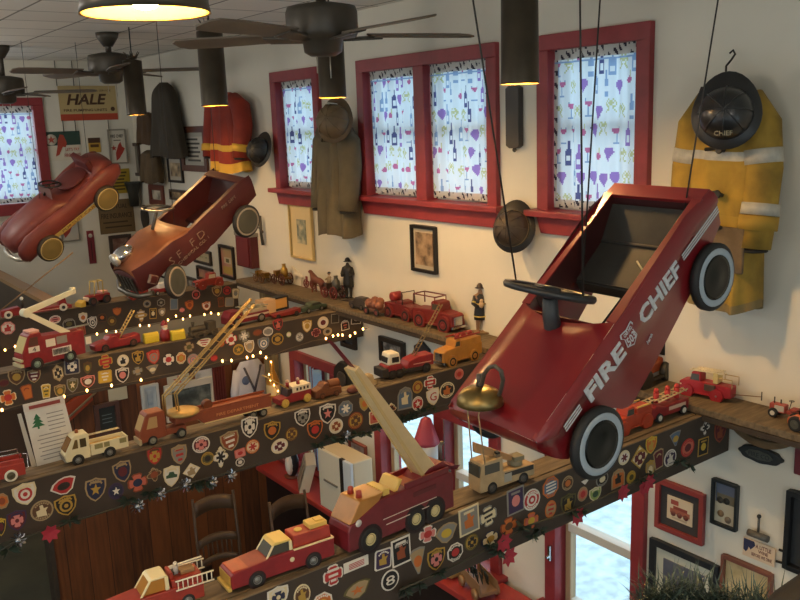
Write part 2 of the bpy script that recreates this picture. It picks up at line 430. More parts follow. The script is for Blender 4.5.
# ---- inner partition: boards below, plaster above
PY = 5.885
M_BOARD = MBOARDS('7a4621', '4a2811', .15)
PX0 = 1.27
b = MB(); b.box(PX0, WX, PY, PY+.1, 0, Zr(-1.62), M_BOARD); b.box(PX0, WX, PY, PY+.1, Zr(-1.62), Zr(-1.352), M('8d8878', .8))
b.box(PX0-.03, PX0, PY-.02, PY+.12, 0, Zr(-1.352), M_BEAM); b.box(-.6, PX0-.03, PY, PY+.1, 1.12, Zr(-1.352), M('3d2a1c', .7))  # dark left panel put in for the dim, unlit room beyond
struct(b.build('wall_partition'))
b = MB(); b.box(PX0, 2.4, PY-.02, PY, 0, .12, M('2a180d', .5)); struct(b.build('baseboard_partition', bevel=.004))
# ---- beams ( a lintel on the partition, three free spans ) and the wall shelf
BH = .195
def beam(pl, pr, label, wide=.1, left=-1.2):
    pl, pr = V(pl), V(pr); d = (pr-pl).normalized(); n = V((d.y, -d.x, 0))
    if n.y > 0: n = -n
    a = pl+d*((left-pl.x)/d.x); L = (pr-a).length
    r = thing('wooden_beam', label, 'beam', (a.x, a.y, BEAM), atan2(d.y, d.x), 'painted beams carrying the toys')
    b = MB(); b.box(0, L, 0, .022, -BH, 0, M_BEAM); b.build('front_board', r, bevel=.002)
    b = MB(); b.box(0, L, .030, .030+wide, -.022, 0, M_TAN); b.box(0, L, -.0002, .0222, -.004, .0008, M_TAN); b.build('top_plank', r, bevel=.0015)
    b = MB(); b.box(0, L, .03, .052, -BH, -.024, M_BEAM); b.box(0, L, .11, .13, -BH, -.024, M_BEAM); b.build('back_board', r)
    return (pl, n)
FACE = [None,
        beam((.8, 1.828, 0), (2.99, 1.868, 0), 'nearest dark beam crossing low, carrying the big red ladder truck', .1),
        beam((.3, 2.985, 0), (2.99, 3.03, 0), 'second dark beam, carrying the cream truck and orange aerial truck', .1),
        beam((.5, 4.49, 0), (2.99, 4.49, 0), 'third dark beam, carrying the red snorkel truck', .1),
        beam((1.58, 5.87, 0), (2.79, 5.87, 0), 'farthest dark beam, carrying the toy loader beneath the hung dark red pedal car', .15, left=.6)]
r = thing('wall_shelf', 'long tan wooden shelf along the window wall holding a row of toys', 'shelf', (WX, 0, LEDGE))
b = MB(); b.box(-.205, -.001, -.4, 5.9, -.028, 0, M_TAN); b.build('shelf_board', r, bevel=.003)
b = MB(); b.box(-.208, -.19, -.4, 5.9, -.05, -.029, M_BEAM); b.build('edge_strip', r)
# far-left ledge running back from the farthest beam
b = MB(); b.box(1.5, 1.6, 5.99, 8.33, BEAM-.03, BEAM, M('8a6a44', .6)); b.box(1.5, 1.56, 5.99, 8.33, BEAM-.4, BEAM-.031, M_BEAM)
tag(b.build('wall_shelf'), 'dark ledge with tan top running back under the far left pedal car', 'shelf')
# ---- counter under the low windows
CT_Z = Zr(-2.5)
r = thing('window_counter', 'red topped counter running below the low windows', 'counter', (WX, 2.6, 0))
b = MB(); b.box(-.3, -.036, 0, 3.0, CT_Z-.04, CT_Z-.001, M('a83a36', .35, noise=.1, scale=6)); b.build('countertop', r, bevel=.006)
b = MB(); b.box(-.22, -.036, 0, 3.0, 0, CT_Z-.042, M('231410', .6)); b.build('counter_front', r)
# ================================================================== PEDAL CARS
def car_mat(cols, t):
    m = MX.Identity(4)
    for i in range(3):
        for j in range(3): m[i][j] = cols[i][j]
    # re-orthogonalise
    x = V((m[0][0], m[1][0], m[2][0])).normalized(); y = V((m[0][1], m[1][1], m[2][1])); z = x.cross(y).normalized(); y = z.cross(x)
    for i in range(3): m[i][0], m[i][1], m[i][2], m[i][3] = x[i], y[i], z[i], (t[i]+(H if i == 2 else 0))
    return m
def car_wheel(root, r, w, y, x, z, tyre, wall, hub, label=None, tw=.74):
    s = 1 if y > 0 else -1
    b = MB(); b.lathe([(r*.3, -w/2), (r*.9, -w/2), (r, -w*.28), (r, w*.28), (r*.9, w/2), (r*.5, w/2)], tyre, 32, ax='y', smooth=True)
    o = b.build('wheel', root, (x, y, z))
    b = MB(); b.lathe([(r*tw, w*.48), (r*.86, w*.5), (r*.85, w*.55), (r*tw, w*.57), (r*(tw-.02), w*.48)], wall, 32, ax='y'); c = b.build('whitewall', o, (0, 0, 0), (0, 0, 0 if s > 0 else pi))
    b = MB(); b.lathe([(.001, w*.72), (r*.12, w*.7), (r*.3, w*.6), (r*(tw-.12), w*.53), (r*(tw-.02), w*.56), (r*(tw-.02), w*.3), (.001, w*.3)], hub, 28, ax='y'); b.build('hub_cap', o, (0, 0, 0), (0, 0, 0 if s > 0 else pi))
    return o
# ---------------- the big one : boxy body with sharp rails
CR, CD = M('78161d', .32, noise=.12, scale=6, coat=.5), M('3a1718', .5)
Rm = [[-.829279, .0101778, -.5587415], [.00081328, -.9998111, -.01941925], [-.5588336, -.0165584, .8291145]]
car = thing('pedal_car', 'large bright red pedal car with white lettering hanging in the foreground', 'pedal car', mat=car_mat(Rm, (1.95931, 1.593985, -.729123)), group='pedal cars hung from the ceiling')
CARM = car.matrix_world.copy()
b = MB()
side = [(.462, .262), (.455, .2), (.43, .14), (.40, .115), (.36, .2), (.31, .215), (.25, .2), (.2, .1), (.135, .04), (.0, .07), (-.24, .135), (-.428, .212), (-.415, .333)]
def zt(x):   # top rail height along the body
    P = [(-.415, .333), (-.3, .345), (.09, .292), (.3, .27), (.462, .255)]
    for (a, c), (d, e) in zip(P, P[1:]):
        if a <= x <= d: return c+(e-c)*(x-a)/(d-a)
    return P[0][1] if x < P[0][0] else P[-1][1]
def sidez(x):  # lower edge
    P = [(-.428, .212), (-.24, .135), (0, .07), (.135, .04), (.17, .05), (.2, .09), (.25, .125), (.31, .14), (.36, .125), (.395, .1), (.43, .14), (.458, .2)]
    for (a, c), (d, e) in zip(P, P[1:]):
        if a <= x <= d: return c+(e-c)*(x-a)/(d-a)
    return P[0][1] if x < P[0][0] else P[-1][1]
xs = [-.425+.884*i/44 for i in range(45)]
for s in (1, -1):
    G = []
    for x in xs:
        t, l = zt(x), sidez(x); row = []
        k = min(1, max(0, (.462-x)/.05))*.012+.16
        for q, yy in ((0, .160), (.35, .168), (.62, .172), (.66, .178), (.80, .181), (.92, .176), (1, .166)):
            row.append(V((x, s*(yy-.012+k-.160), l+(t-l)*q)))
        G.append(row)
    b.grid(G, CR)
# hood sheet with raised centre panel, cowl edge curved
G = []
for i in range(19):
    u = i/18; row = []
    for j in range(17):
        v = -1+2*j/16; y = .165*v
        xe = .075+.045*(1-v*v)
        x = xe+(.459-xe)*u
        z = zt(x)+.012*(1-v*v)-.0*u
        if abs(v) < .66 and .1 < u < .93: z += .008
        if u > .97: z -= .012
        row.append(V((x, y, z)))
    G.append(row)
b.grid(G, CR)
# nose : rounded over and slanting under
G = []
for k, (x, z) in enumerate([(.459, .242), (.464, .225), (.455, .195), (.43, .14), (.395, .118)]):
    G.append([V((x, .165*(-1+2*j/8)*(1 if k < 3 else .97), z+(.012*(1-(-1+2*j/8)**2) if k == 0 else 0))) for j in range(9)])
b.grid(G, CR)
# rear deck, tail panel, rails
b.box(-.425, -.37, -.166, .166, .325, .337, CR)
b.prism([(-.428, -.16, .212), (-.428, .16, .212), (-.421, .166, .333), (-.421, -.166, .333)], (.008, 0, 0), CR)
for s in (1, -1):
    b.prism([(.08, s*.17, zt(.08)-.004), (.08, s*.138, zt(.08)-.004), (-.38, s*.138, zt(-.38)-.004), (-.38, s*.17, zt(-.38)-.004)], (0, 0, .006), CR)
    b.prism([(.05, s*.138, zt(.05)), (-.38, s*.138, zt(-.38)), (-.38, s*.142, .2), (-.1, s*.142, .18), (.05, s*.142, .25)], (0, s*.003, 0), CD)
b.prism([(-.372, -.14, .33), (-.372, .14, .33), (-.35, .14, .2), (-.35, -.14, .2)], (-.004, 0, 0), CD)
b.build('body', car, bevel=.004, ang=50, smooth=False)
b = MB()   # seat pan and back in worn dark steel
SD = M('2d2c29', .7, noise=.35, scale=14)
b.prism([(-.365, -.14, .30), (-.365, .14, .30), (-.26, .14, .232), (-.26, -.14, .232)], (.006, 0, .01), SD)
b.prism([(-.26, -.14, .232), (-.26, .14, .232), (-.11, .14, .208), (-.11, -.14, .208)], (0, 0, .012), SD)
b.box(-.112, -.104, -.14, .14, .18, .215, SD)
b.tube([(-.26, -.138, .245), (-.26, .138, .245)], .006, SD); b.tube([(-.2, .03, .242), (-.17, .07, .236), (-.18, .1, .236), (-.21, .1, .24)], .003, M('8a8880', .4, .8))
b.build('seat', car, bevel=.003)
b = MB()
b.lathe([(.106, -.007), (.122, -.009), (.126, 0), (.122, .009), (.106, .007), (.104, 0)], M('26292c', .4), 28, cap=False)
for a in (0, 2.1, 4.2): b.tube([(0, 0, 0), (.115*cos(a), .115*sin(a), 0)], .011, M('26292c', .4), 6)
b.lathe([(.001, -.02), (.03, -.016), (.03, .012), (.001, .016)], M('26292c', .4), 16)
_Mi = CARM.inverted(); _vd = ((CARM @ V((.108, .015, .4)))-EYE).normalized(); _vd = (_Mi.to_3x3() @ _vd).normalized(); _ax = _vd.cross(V((.0, -1, 0.0))).normalized()
if _ax.z < 0: _ax = -_ax
sw = b.build('steering_wheel', car, (.108, .015, .402), (V((0, 0, 1)).rotation_difference((_ax+_vd*-.06).normalized())).to_euler())
b = MB(); b.tube([(.112, .012, .385), (.13, .0, .33), (.15, 0, .27)], .02, M('34383a', .45), 12, r1=.026); b.build('steering_column', car)
b = MB()   # dash inside the cowl
b.prism([(.09, -.13, .285), (.09, .13, .285), (.12, .12, .2), (.12, -.12, .2)], (.004, 0, 0), M('5c1b1e', .5)); b.build('dashboard', car)
TY, WW, HB = M('1b1d1f', .6), M('9aa8b3', .5), M('1d2020', .2, .6)
for x, z in ((-.297, .122), (.318, .092)):
    yy = .19 if x > 0 else .18; car_wheel(car, .098, .028, yy, x, z, TY, WW, HB, tw=.68); car_wheel(car, .098, .028, -yy, x, z, TY, WW, HB, tw=.68)
for pq in ([(-.297, -.18, .122), (-.297, .18, .122)], [(.318, -.18, .092), (.318, .18, .092)]): b = MB(); b.tube(pq, .006, M_BLACK); b.build('axle', car)
b = MB()   # pedal rods and crank underneath
for s in (-.06, .06): b.tube([(-.297, s, .11), (.1, s, .09), (.2, s*1.3, .16)], .004, M_BLACK, 6)
b.box(.16, .24, -.13, -.05, .15, .162, M_BLACK); b.box(.16, .24, .05, .13, .15, .162, M_BLACK); b.build('pedal_rods', car)
# bell on its goose-neck
Ml = CARM.inverted()
def cl(px, py, ax, val):
    o = Ml @ EYE; d = Ml.to_3x3() @ ray(px, py); k = (val-o[ax])/d[ax]; return o+d*k
bp = cl(480, 401, 2, .315)
upl = Ml.to_3x3() @ V((0, 0, 1))
b = MB(); b.lathe([(.001, .034), (.02, .033), (.038, .024), (.048, .008), (.05, -.006), (.046, -.008), (.043, .004), (.03, .02), (.001, .028)], M_BRASS, 28)
b.lathe([(.001, .062), (.007, .06), (.008, .03), (.001, .03)], M('3b3836', .5), 10)
q = V((0, 0, 1)).rotation_difference(upl)
bell = b.build('bell', car, bp, q.to_euler()); bell.scale = (1.22, 1.22, 1.2)
b = MB()
e0 = bp+upl*.055; cp = [cl(px, py, 0, bp.x-.004) for px, py in ((482, 384), (484, 374), (489, 367.5), (495, 366), (501, 371), (503, 380), (501, 390))]+[cl(497.5, 398, 2, .27)]; pts = [bp+upl*.045]+cp
b.tube(pts, .0055, M('4a443c', .5), 8); b.build('bell_bracket', car)
b = MB()
for s in (-.03, .012):
    p = bp+V((0, s, 0)); b.tube([p+upl*.02, p-upl*.02+V((.02, 0, 0)), p-upl*.17+V((.0, s*.2, 0))], .002, M('a58a63', .8), 5)
b.build('bell_cord', car)
# lettering and stripes on the near side
LW = M('c5cad0', .5, noise=.25, scale=60)
def sideT(x, z, y=.1825, ang=0):
    ex = V((-cos(ang), 0, sin(ang))); return frame_T(V((x, y, z)), ex, V((sin(ang), 0, cos(ang))))
b = MB()
b.text('FIRE', .172, .05, sideT(.187, .224, .1815, .06), LW, .0016, .03)
b.build('lettering', car)
b = MB(); b.text('CHIEF', .2, .05, sideT(-.09, .25, .1815, .08), LW, .0016, .03); b.build('lettering', car)
b = MB()
sh = [(-.026, .032), (-.03, .02), (-.02, .008), (-.024, -.02), (0, -.034), (.024, -.02), (.02, .008), (.03, .02), (.026, .032), (0, .026)]
T = sideT(.066, .237, .1812, .08)
ring = [T @ V((x, y, 0)) for x, y in sh]; b.prism(ring, (0, .001, 0), LW)
b.prism([T @ V((x*.86, y*.86, .001)) for x, y in sh], (0, .0008, 0), CR)
b.text('503', .036, .026, T @ MX.Translation((0, -.008, .002)), LW, .0012, .015); b.text('CAR NO', .036, .011, T @ MX.Translation((0, .018, .002)), LW, .0012, .01)
b.build('number_badge', car)
b = MB()
for (xa, za, xb, zb) in ((-.215, .272, -.41, .285), (.305, .222, .378, .216)):
    for o_, h_ in ((0, .004), (-.008, .004), (-.016, .004)):
        b = MB(); b.prism([(xa, .1815, za+o_), (xb, .1815, zb+o_), (xb, .1815, zb+o_+h_), (xa, .1815, za+o_+h_)], (0, .0012, 0), LW); b.build('stripe', car)
b = MB(); b.text('Aaron', .03, .012, sideT(.0, .16, .1715, .3), LW, .001); b.build('lettering', car)
b = MB(); b.lathe([(.001, 0), (.006, 0), (.006, .03), (.009, .03), (.009, .036), (.001, .038)], M('7b7367', .4, .8), 10, ax='x'); b.build('tail_bolt', car, (-.432, .1, .25), (0, 0, pi))
# ---------------- the two farther cars : the older ones
R2 = [[-.88424, .2193, -.41234], [-.14349, -.96776, -.20699], [-.44444, -.12387, .8872]]
c2 = thing('pedal_car', 'dark maroon pedal car with faded orange hood and chrome hood lamp', 'pedal car', mat=car_mat(R2, (2.09409, 4.91921, -.772869)), group='pedal cars hung from the ceiling')
MA, MAO = M('4e1d1e', .5, noise=.25, scale=7), M('8c5230', .5, noise=.45, scale=5)
b = MB()
zt2 = lambda x: .345-.12*min(1, max(0, (x+.42)/.9))+(.03 if x > .1 else 0)*min(1, (x-.1)/.1 if x > .1 else 0)
for s in (1, -1):
    G = []
    for i in range(33):
        x = -.45+.92*i/32; l = .20-.09*min(1, (x+.45)/.4) if x < .0 else .1+.02*x
        if .2 < x < .38: l = max(l, .11+.05*sin(pi*(x-.2)/.18)**.6)
        w = .172 if x < .3 else .172-.06*((x-.3)/.17)**1.5
        G.append([V((x, s*(w-.008), l)), V((x, s*w, l+(zt2(x)-l)*.4)), V((x, s*(w+.004), l+(zt2(x)-l)*.8)), V((x, s*(w-.006), zt2(x)))])
    b.grid(G, MA)
    b.prism([(.08, s*.17, .275), (.08, s*.14, .275), (-.4, s*.14, .342), (-.4, s*.17, .342)], (0, 0, .005), MA)
    b.prism([(.08, s*.14, .275), (-.4, s*.14, .342), (-.4, s*.142, .18), (.08, s*.142, .12)], (0, s*.003, 0), MA)
b.prism([(-.45, -.165, .22), (-.45, .165, .22), (-.41, .168, .345), (-.41, -.168, .345)], (.008, 0, 0), MA); b.box(-.42, -.36, -.168, .168, .337, .347, MA)
b.build('body', c2, bevel=.004, ang=50)
b = MB(); G = []
for i in range(12):
    u = i/11; row = []
    for j in range(13):
        v = -1+2*j/12; x0_ = .05+.04*(1-v*v); x = x0_+(.47-x0_)*u; w = .168 if x < .3 else .168-.055*((x-.3)/.17)**1.5
        row.append(V((x, w*v, zt2(x)+.035*(1-v*v)-(.05*u**4))))
    G.append(row)
b.grid(G, MAO)
b.grid([[V((.47-.0*k, .112*(-1+2*j/8), .2-.03*k+(.03*(1-(-1+2*j/8)**2) if k == 0 else 0)-.0)) for j in range(9)] for k in range(4)], MA)
b.build('hood', c2, solid=.004)
b = MB(); b.ball((.40, -.04, .292), (.075, .05, .045), M_CHROME, 18); b.lathe([(.001, .07), (.036, .065), (.04, .05), (.03, .02)], M('d8d6cc', .2, .6), 16, o=(.41, -.04, .292), ax='x'); b.build('hood_lamp', c2)
b = MB(); b.tube([(.44, .175, .1), (.49, .1, .09), (.5, 0, .09), (.49, -.1, .09), (.44, -.175, .1)], .016, M('77736a', .35, .9), 10)
for k in range(5): b.box(.474, .482, -.08+.035*k, -.06+.035*k, .1, .2, M('6d6a63', .4, .8))
b.build('bumper', c2)
b = MB(); b.prism([(-.4, -.138, .3), (-.4, .138, .3), (-.3, .138, .19), (-.3, -.138, .19)], (.006, 0, .01), CD); b.box(-.3, -.1, -.138, .138, .17, .185, CD); b.build('seat', c2)
b = MB(); b.lathe([(.085, -.006), (.098, 0), (.085, .006), (.083, 0)], M('6f6a60', .4, .7), 24, cap=False); b.tube([(-.09, 0, 0), (.09, 0, 0)], .007, M('6f6a60', .4, .7)); b.tube([(0, 0, 0), (.04, 0, -.12)], .01, M('57534c', .5), 8); b.build('steering_wheel', c2, (.1, -.01, .42), (0, radians(-25), 0))
for x, z in ((-.293, .117), (.298, .084)):
    for s in (.195, -.195): car_wheel(c2, .1, .03, s, x, z, M('2e2b29', .6), M('a39a8c', .5), M('5d5f58', .4, .5), tw=.76).rotation_euler.z = radians(24) if x > 0 else 0
for pq in ([(-.293, -.19, .117), (-.293, .19, .117)], [(.298, -.19, .084), (.298, .19, .084)]): b = MB(); b.tube(pq, .006, M_BLACK); b.build('axle', c2)
LW2 = M('8a766a', .6, noise=.6, scale=60)
b = MB(); b.text('S F   F D', .28, .045, sideT(.13, .21, .1805, .1), LW2, .002, -.02); b.build('lettering', c2)
b = MB(); b.text('CHEMICAL CO. 1', .25, .018, sideT(.10, .165, .1765, .1), LW2, .002); b.build('lettering', c2)
b = MB(); b.text('FIRE  DEPT', .12, .018, sideT(-.24, .285, .1805, .1), LW2, .002); b.build('lettering', c2)
b = MB(); T = sideT(.4, .165, .152); b.prism([T @ V(p) for p in ((-.035, 0, 0), (0, -.035, 0), (.035, 0, 0), (0, .035, 0))], (0, .02, 0), LW2); b.prism([T @ V(p) for p in ((-.028, 0, .02), (0, -.028, .02), (.028, 0, .02), (0, .028, .02))], (0, .002, 0), MA); b.build('side_emblem', c2)
R1 = [[-.8329, .21825, -.50856], [-.02056, -.93052, -.36566], [-.55303, -.2941, .77953]]
c1 = thing('pedal_car', 'faded red streamlined pedal car with cream wheels, hanging far left', 'pedal car', mat=car_mat(R1, (1.88596, 6.73482, -.66494)), group='pedal cars hung from the ceiling')
MF, MF2 = M('7c3a33', .45, noise=.25, scale=6), M('5b2422', .5)
b = MB(); R = []
for x, w, zb_, zt_ in ((.50, .02, .18, .2), (.49, .07, .13, .24), (.45, .11, .12, .27), (.35, .13, .12, .30), (.2, .14, .12, .32), (.06, .145, .13, .325), (-.02, .145, .14, .27), (-.28, .145, .16, .3), (-.32, .145, .17, .36), (-.4, .135, .19, .35), (-.47, .1, .22, .3)):
    R.append([V((x, w*cos(a)*(1 if abs(cos(a)) < .7 else 1), (zb_+zt_)/2+(zt_-zb_)/2*(abs(sin(a))**.6)*(1 if sin(a) > 0 else -1))) for a in [2*pi*k/24 for k in range(24)]])
b.rings(R, MF); b.build('body', c1)
for s in (1, -1):
    b = MB(); R = []
    for x, w, zc, hh in ((.49, .012, .15, .03), (.46, .036, .15, .075), (.38, .045, .17, .09), (.2, .045, .185, .08), (0, .042, .19, .07), (-.2, .045, .215, .08), (-.36, .045, .22, .085), (-.46, .03, .23, .05), (-.49, .008, .24, .02)):
        R.append([V((x, s*.155+w*cos(2*pi*k/14), zc+hh*sin(2*pi*k/14))) for k in range(14)])
    b.rings(R, MF); b.build('fender', c1)
b = MB(); b.ball((-.17, 0, .305), (.13, .115, .02), MF2, 20); b.box(-.33, -.29, -.11, .11, .3, .40, MF2); b.build('seat', c1, bevel=.008)
b = MB(); b.lathe([(.07, -.006), (.082, 0), (.07, .006)], M_BLACK, 20, cap=False); b.tube([(0, 0, 0), (.05, 0, -.08)], .008, M_BLACK); b.tube([(-.075, 0, 0), (.075, 0, 0)], .006, M_BLACK); b.build('steering_wheel', c1, (-.02, 0, .375), (0, radians(-30), 0))
b = MB(); b.prism([(.05, -.1, .325), (.05, .1, .325), (.02, .09, .39), (.02, -.09, .39)], (.004, 0, 0), M('6d4b48', .3)); b.build('windscreen', c1)
b = MB(); b.tube([(.45, .17, .1), (.505, .08, .11), (.515, 0, .11), (.505, -.08, .11), (.45, -.17, .1)], .018, M('cfc9ba', .3, .7), 10); b.build('bumper', c1)
b = MB(); b.box(-.22, .24, .198, .203, .118, .15, M('b59a55', .5)); b.text('PURSUIT CAR', .3, .02, sideT(.0, .134, .2035), M('6b4a2a', .5), .001); b.build('side_stripe', c1)
for x, z in ((-.255, .122), (.293, .093)):
    for s in (.21, -.21): car_wheel(c1, .1, .036, s, x, z, M('3a3128', .6), M('cdb87c', .5), M('8b7a4a', .5, .2), tw=.8)
for pq in ([(-.255, -.2, .122), (-.255, .2, .122)], [(.293, -.2, .093), (.293, .2, .093)]): b = MB(); b.tube(pq, .006, M_BLACK); b.build('axle', c1)
# ---------------- suspension wires
MW = M('33302d', .5, .4)
def wire(p, q, label, r=.0026, mid=None):
    b = MB(); b.tube([p]+(mid or [])+[q], r, MW, 6); return tag(b.build('suspension_wire'), label, 'wire', 'wires holding up the pedal cars')
def topz(px, py, q):      # point of the ceiling line above q, seen through px,py
    d = ray(px, py); e = V((d.y, -d.x, 0)).normalized(); dd = V(q)-EYE
    # vertical plane through the sight line; meet the plane y=q.y or x=q.x
    s = (q[1])/d.y; p = EYE+d*s; k = (CEIL-q[2])/(p.z-q[2]); return V(q)+(p-V(q))*k
swl = CARM @ V((.112, -.1, .41)); swr = CARM @ V((.105, .13, .405))
wire(swl, topz(473, 0, swl), 'wire from the far side of the large red pedal car steering wheel to the ceiling')
wire(swr, topz(580, 0, swr), 'wire from the near side of the large red pedal car steering wheel to the ceiling')
q = CARM @ V((-.06, -.1, .185)); wire(q, topz(600, 0, q), 'wire dropping into the seat of the large red pedal car')
q = CARM @ V((-.24, .12, .2)); wire(q, topz(718, 0, q), 'wire at the rear of the large red pedal car, leaning toward the coat')
for lx_, ly_, nm in ((-.35, -.1, 'rear'), (.08, .05, 'front')):
    q = c2.matrix_world @ V((lx_, ly_, .2 if lx_ < 0 else .3)); wire(q, V((q.x, q.y, CEIL)), '%s wire of the dark maroon pedal car with the orange hood' % nm, .0018)
for lx_, ly_, nm in ((-.35, 0, 'rear'), (.1, 0, 'front')):
    q = c1.matrix_world @ V((lx_, ly_, .33)); wire(q, V((q.x, q.y, CEIL)), '%s wire of the faded red pedal car on the far left' % nm, .0018)
# ================================================================== FANS AND LAMPS
MFAN, MBL = M('4a443b', .45, .3), M('6b5f50', .5, noise=.2, scale=8)
def fan(c, s, ang, label):
    r = thing('ceiling_fan', label, 'ceiling fan', (c.x, c.y, c.z), 0, 'ceiling fans')
    b = MB(); b.lathe([(.001, .085), (.06, .085), (.135, .07), (.142, .05), (.142, -.03), (.13, -.05), (.08, -.055), (.075, -.1), (.05, -.115), (.001, -.115)], MFAN, 32); b.build('motor_housing', r)
    b = MB(); b.lathe([(.02, .085), (.02, CEIL-c.z-.05)], MFAN, 12); b.build('downrod', r)
    b = MB(); b.lathe([(.03, CEIL-c.z-.09), (.07, CEIL-c.z-.03), (.075, CEIL-c.z)], MFAN, 20); b.build('canopy', r)
    bl = MB(); P = [(.2, -.05), (.5, -.065), (.62, -.06), (.65, -.03), (.65, .03), (.62, .06), (.5, .065), (.2, .05)]
    bl.prism([(x, y, -.04+y*.2) for x, y in P], (0, 0, .008), MBL); bl.prism([(.08, -.025, -.062), (.24, -.04, -.055), (.24, .04, -.04), (.08, .025, -.052)], (0, 0, .01), MFAN)
    for k in range(5):
        a = ang+2*pi*k/5
        if k == 0: o = bl.build('blade', r, (0, 0, 0), (0, 0, a), bevel=.003)
        else: dupc(o, r, (0, 0, 0), (0, 0, a))
    b = MB(); b.tube([(.03, 0, -.11), (.03, 0, -.2)], .0025, M('b8b2a2', .4, .5), 5); b.tube([(-.02, .02, -.11), (-.02, .02, -.18)], .0025, M('b8b2a2', .4, .5), 5); b.build('pull_chain', r)
cr = atan2(RT.y, RT.x)
fan(at(322, 26, 3.4), 1, cr+.36, 'largest dark ceiling fan, nearest, above the double window')
fan(at(110, 66, 5.8), 1, cr+.1, 'middle dark ceiling fan just behind the glowing near lamp')
fan(at(4, 88, 6.4), 1, cr+.25, 'farthest dark ceiling fan at the left edge')
ML, MLI = M('4a4236', .4, .55, noise=.25, scale=12), M('c9a04a', .35, .6)
def lamp(px, py, dep, label, power, rad=.065, h=.34, crown=True):
    c = at(px, py, dep)
    r = thing('pendant_lamp', label, 'pendant lamp', c, 0, 'brass cylinder pendant lamps')
    b = MB(); b.lathe([(rad, 0), (rad*.97, .01), (rad*.93, h), (rad*.3, h+.01), (.012, h+.012)], ML, 32, cap=False)
    b.lathe([(rad, 0), (rad-.004, .001), (rad*.92-.004, h-.004), (.012, h-.002)], MLI, 32, cap=False); b.build('shade', r)
    if crown:
        b = MB(); b.lathe([(.001, h+.012), (rad*.5, h+.013), (rad*.42, h+.03), (.001, h+.035)], ML, 16)
        for k in range(6): b.tube([(rad*.45*cos(k*pi/3), rad*.45*sin(k*pi/3), h+.02), (rad*.8*cos(k*pi/3), rad*.8*sin(k*pi/3), h+.055)], .005, ML, 5, r1=.002)
        b.build('crown', r)
    b = MB(); b.tube([(0, 0, h+.03), (0, 0, CEIL-c.z)], .004, M_BLACK, 6); b.build('cord', r)
    b = MB(); b.ball((0, 0, .03), (.024, .024, .026), M('ffca82', .4, emit=power), 16); b.lathe([(.012, .052), (.018, .07), (.018, .14)], M('d5cdb8', .5), 12); b.build('bulb', r)
LAMPS = [(520, 84, 2.87, 'brass cylinder lamp between the double window and the right window'), (333, 98, 4.0, 'dark cylinder lamp hanging behind the nearest fan'),
         (215, 106, 4.1, 'bronze cylinder lamp in front of the orange coat'), (137, 115, 5.6, 'farthest bronze cylinder lamp, beside the cream pump sign')]
LP = LAMP_E
for px, py, dp, lb in LAMPS: lamp(px, py, dp, lb, LP)
lamp(146, 14, .87, 'nearest cylinder lamp at the top edge, its glowing underside showing', LP, crown=False)
# ================================================================== PATCHES
def circ(n, rx=.5, ry=.5, ph=0): return [(rx*cos(2*pi*i/n+ph), ry*sin(2*pi*i/n+ph)) for i in range(n)]
SHP = {
 'round': circ(20), 'oval': circ(18), 'oct': circ(8, .52, .52, pi/8), 'hex': circ(6, .5, .52, pi/2), 'dia': [(0, -.5), (.5, 0), (0, .5), (-.5, 0)],
 'shield': [(-.48, .40), (-.2, .44), (0, .5), (.2, .44), (.48, .40), (.5, .1), (.4, -.2), (.22, -.38), (0, -.5), (-.22, -.38), (-.4, -.2), (-.5, .1)],
 'tri': [(-.5, .42), (-.2, .5), (.2, .5), (.5, .42), (.06, -.5), (-.06, -.5)],
 'fan': [(-.5, 0), (-.38, .26), (-.15, .44), (.1, .5), (.34, .44), (.5, .3), (.3, -.3), (.05, -.5), (-.18, -.42)],
 'arch': [(-.5, -.5), (.5, -.5), (.5, .15), (.35, .4), (0, .5), (-.35, .4), (-.5, .15)],
 'rect': [(-.5, -.5), (.5, -.5), (.5, .5), (-.5, .5)], 'sq': [(-.5, -.42), (-.42, -.5), (.42, -.5), (.5, -.42), (.5, .42), (.42, .5), (-.42, .5), (-.5, .42)],
 'key': [(-.36, -.5), (.36, -.5), (.5, .4), (.3, .5), (-.3, .5), (-.5, .4)],
}
mal = []
for k in range(4):
    a = k*pi/2
    for da, rr in ((-.56, .5), (-.28, .53), (0, .5), (.28, .53), (.56, .5), (pi/4, .27)): mal.append((rr*cos(a+da), rr*sin(a+da)))
SHP['maltese'] = mal
SHP['quat'] = [((.38+.12*cos(4*t))*cos(t), (.38+.12*cos(4*t))*sin(t)) for t in [2*pi*i/24 for i in range(24)]]
WORD = {'round': 'round', 'oval': 'oval', 'oct': 'octagonal', 'hex': 'hexagonal', 'dia': 'diamond', 'shield': 'shield', 'tri': 'pointed triangle', 'fan': 'fan shaped', 'arch': 'arched', 'rect': 'rectangular', 'sq': 'square', 'key': 'keystone', 'maltese': 'cross shaped', 'quat': 'four lobed'}
PC = {'white': 'd9d3c6', 'cream': 'd8c9a2', 'tan': 'a08a66', 'gold': 'b08d3c', 'yellow': 'c7a638', 'orange': 'c06a2e', 'red': 'ad2f2c', 'maroon': '5e2026', 'pink': 'cf7f78', 'salmon': 'bd6450', 'brown': '5b3d26', 'olive': '5d5630', 'green': '8fa05a', 'dkgreen': '35513a', 'navy': '252a44', 'blue': '55697f', 'purple': '3d2e4c', 'gray': '85827a', 'dark': '2e2721', 'black': '1d1a19', 'rust': '8a4526'}
EMW = {'star': 'star', 'mal': 'cross', 'dot': 'disc', 'bar': 'bars', 'ring': 'ring', 'x': 'cross', 'none': '', 'fig': 'figure', 'txt': 'letters', 'car': 'car', 'flag': 'stripes'}
ORD = ['first', 'second', 'third', 'fourth', 'fifth', 'sixth', 'seventh', 'eighth', 'ninth', 'tenth', 'eleventh', 'twelfth', 'thirteenth', 'fourteenth', 'fifteenth', 'sixteenth', 'seventeenth', 'eighteenth', 'nineteenth', 'twentieth']
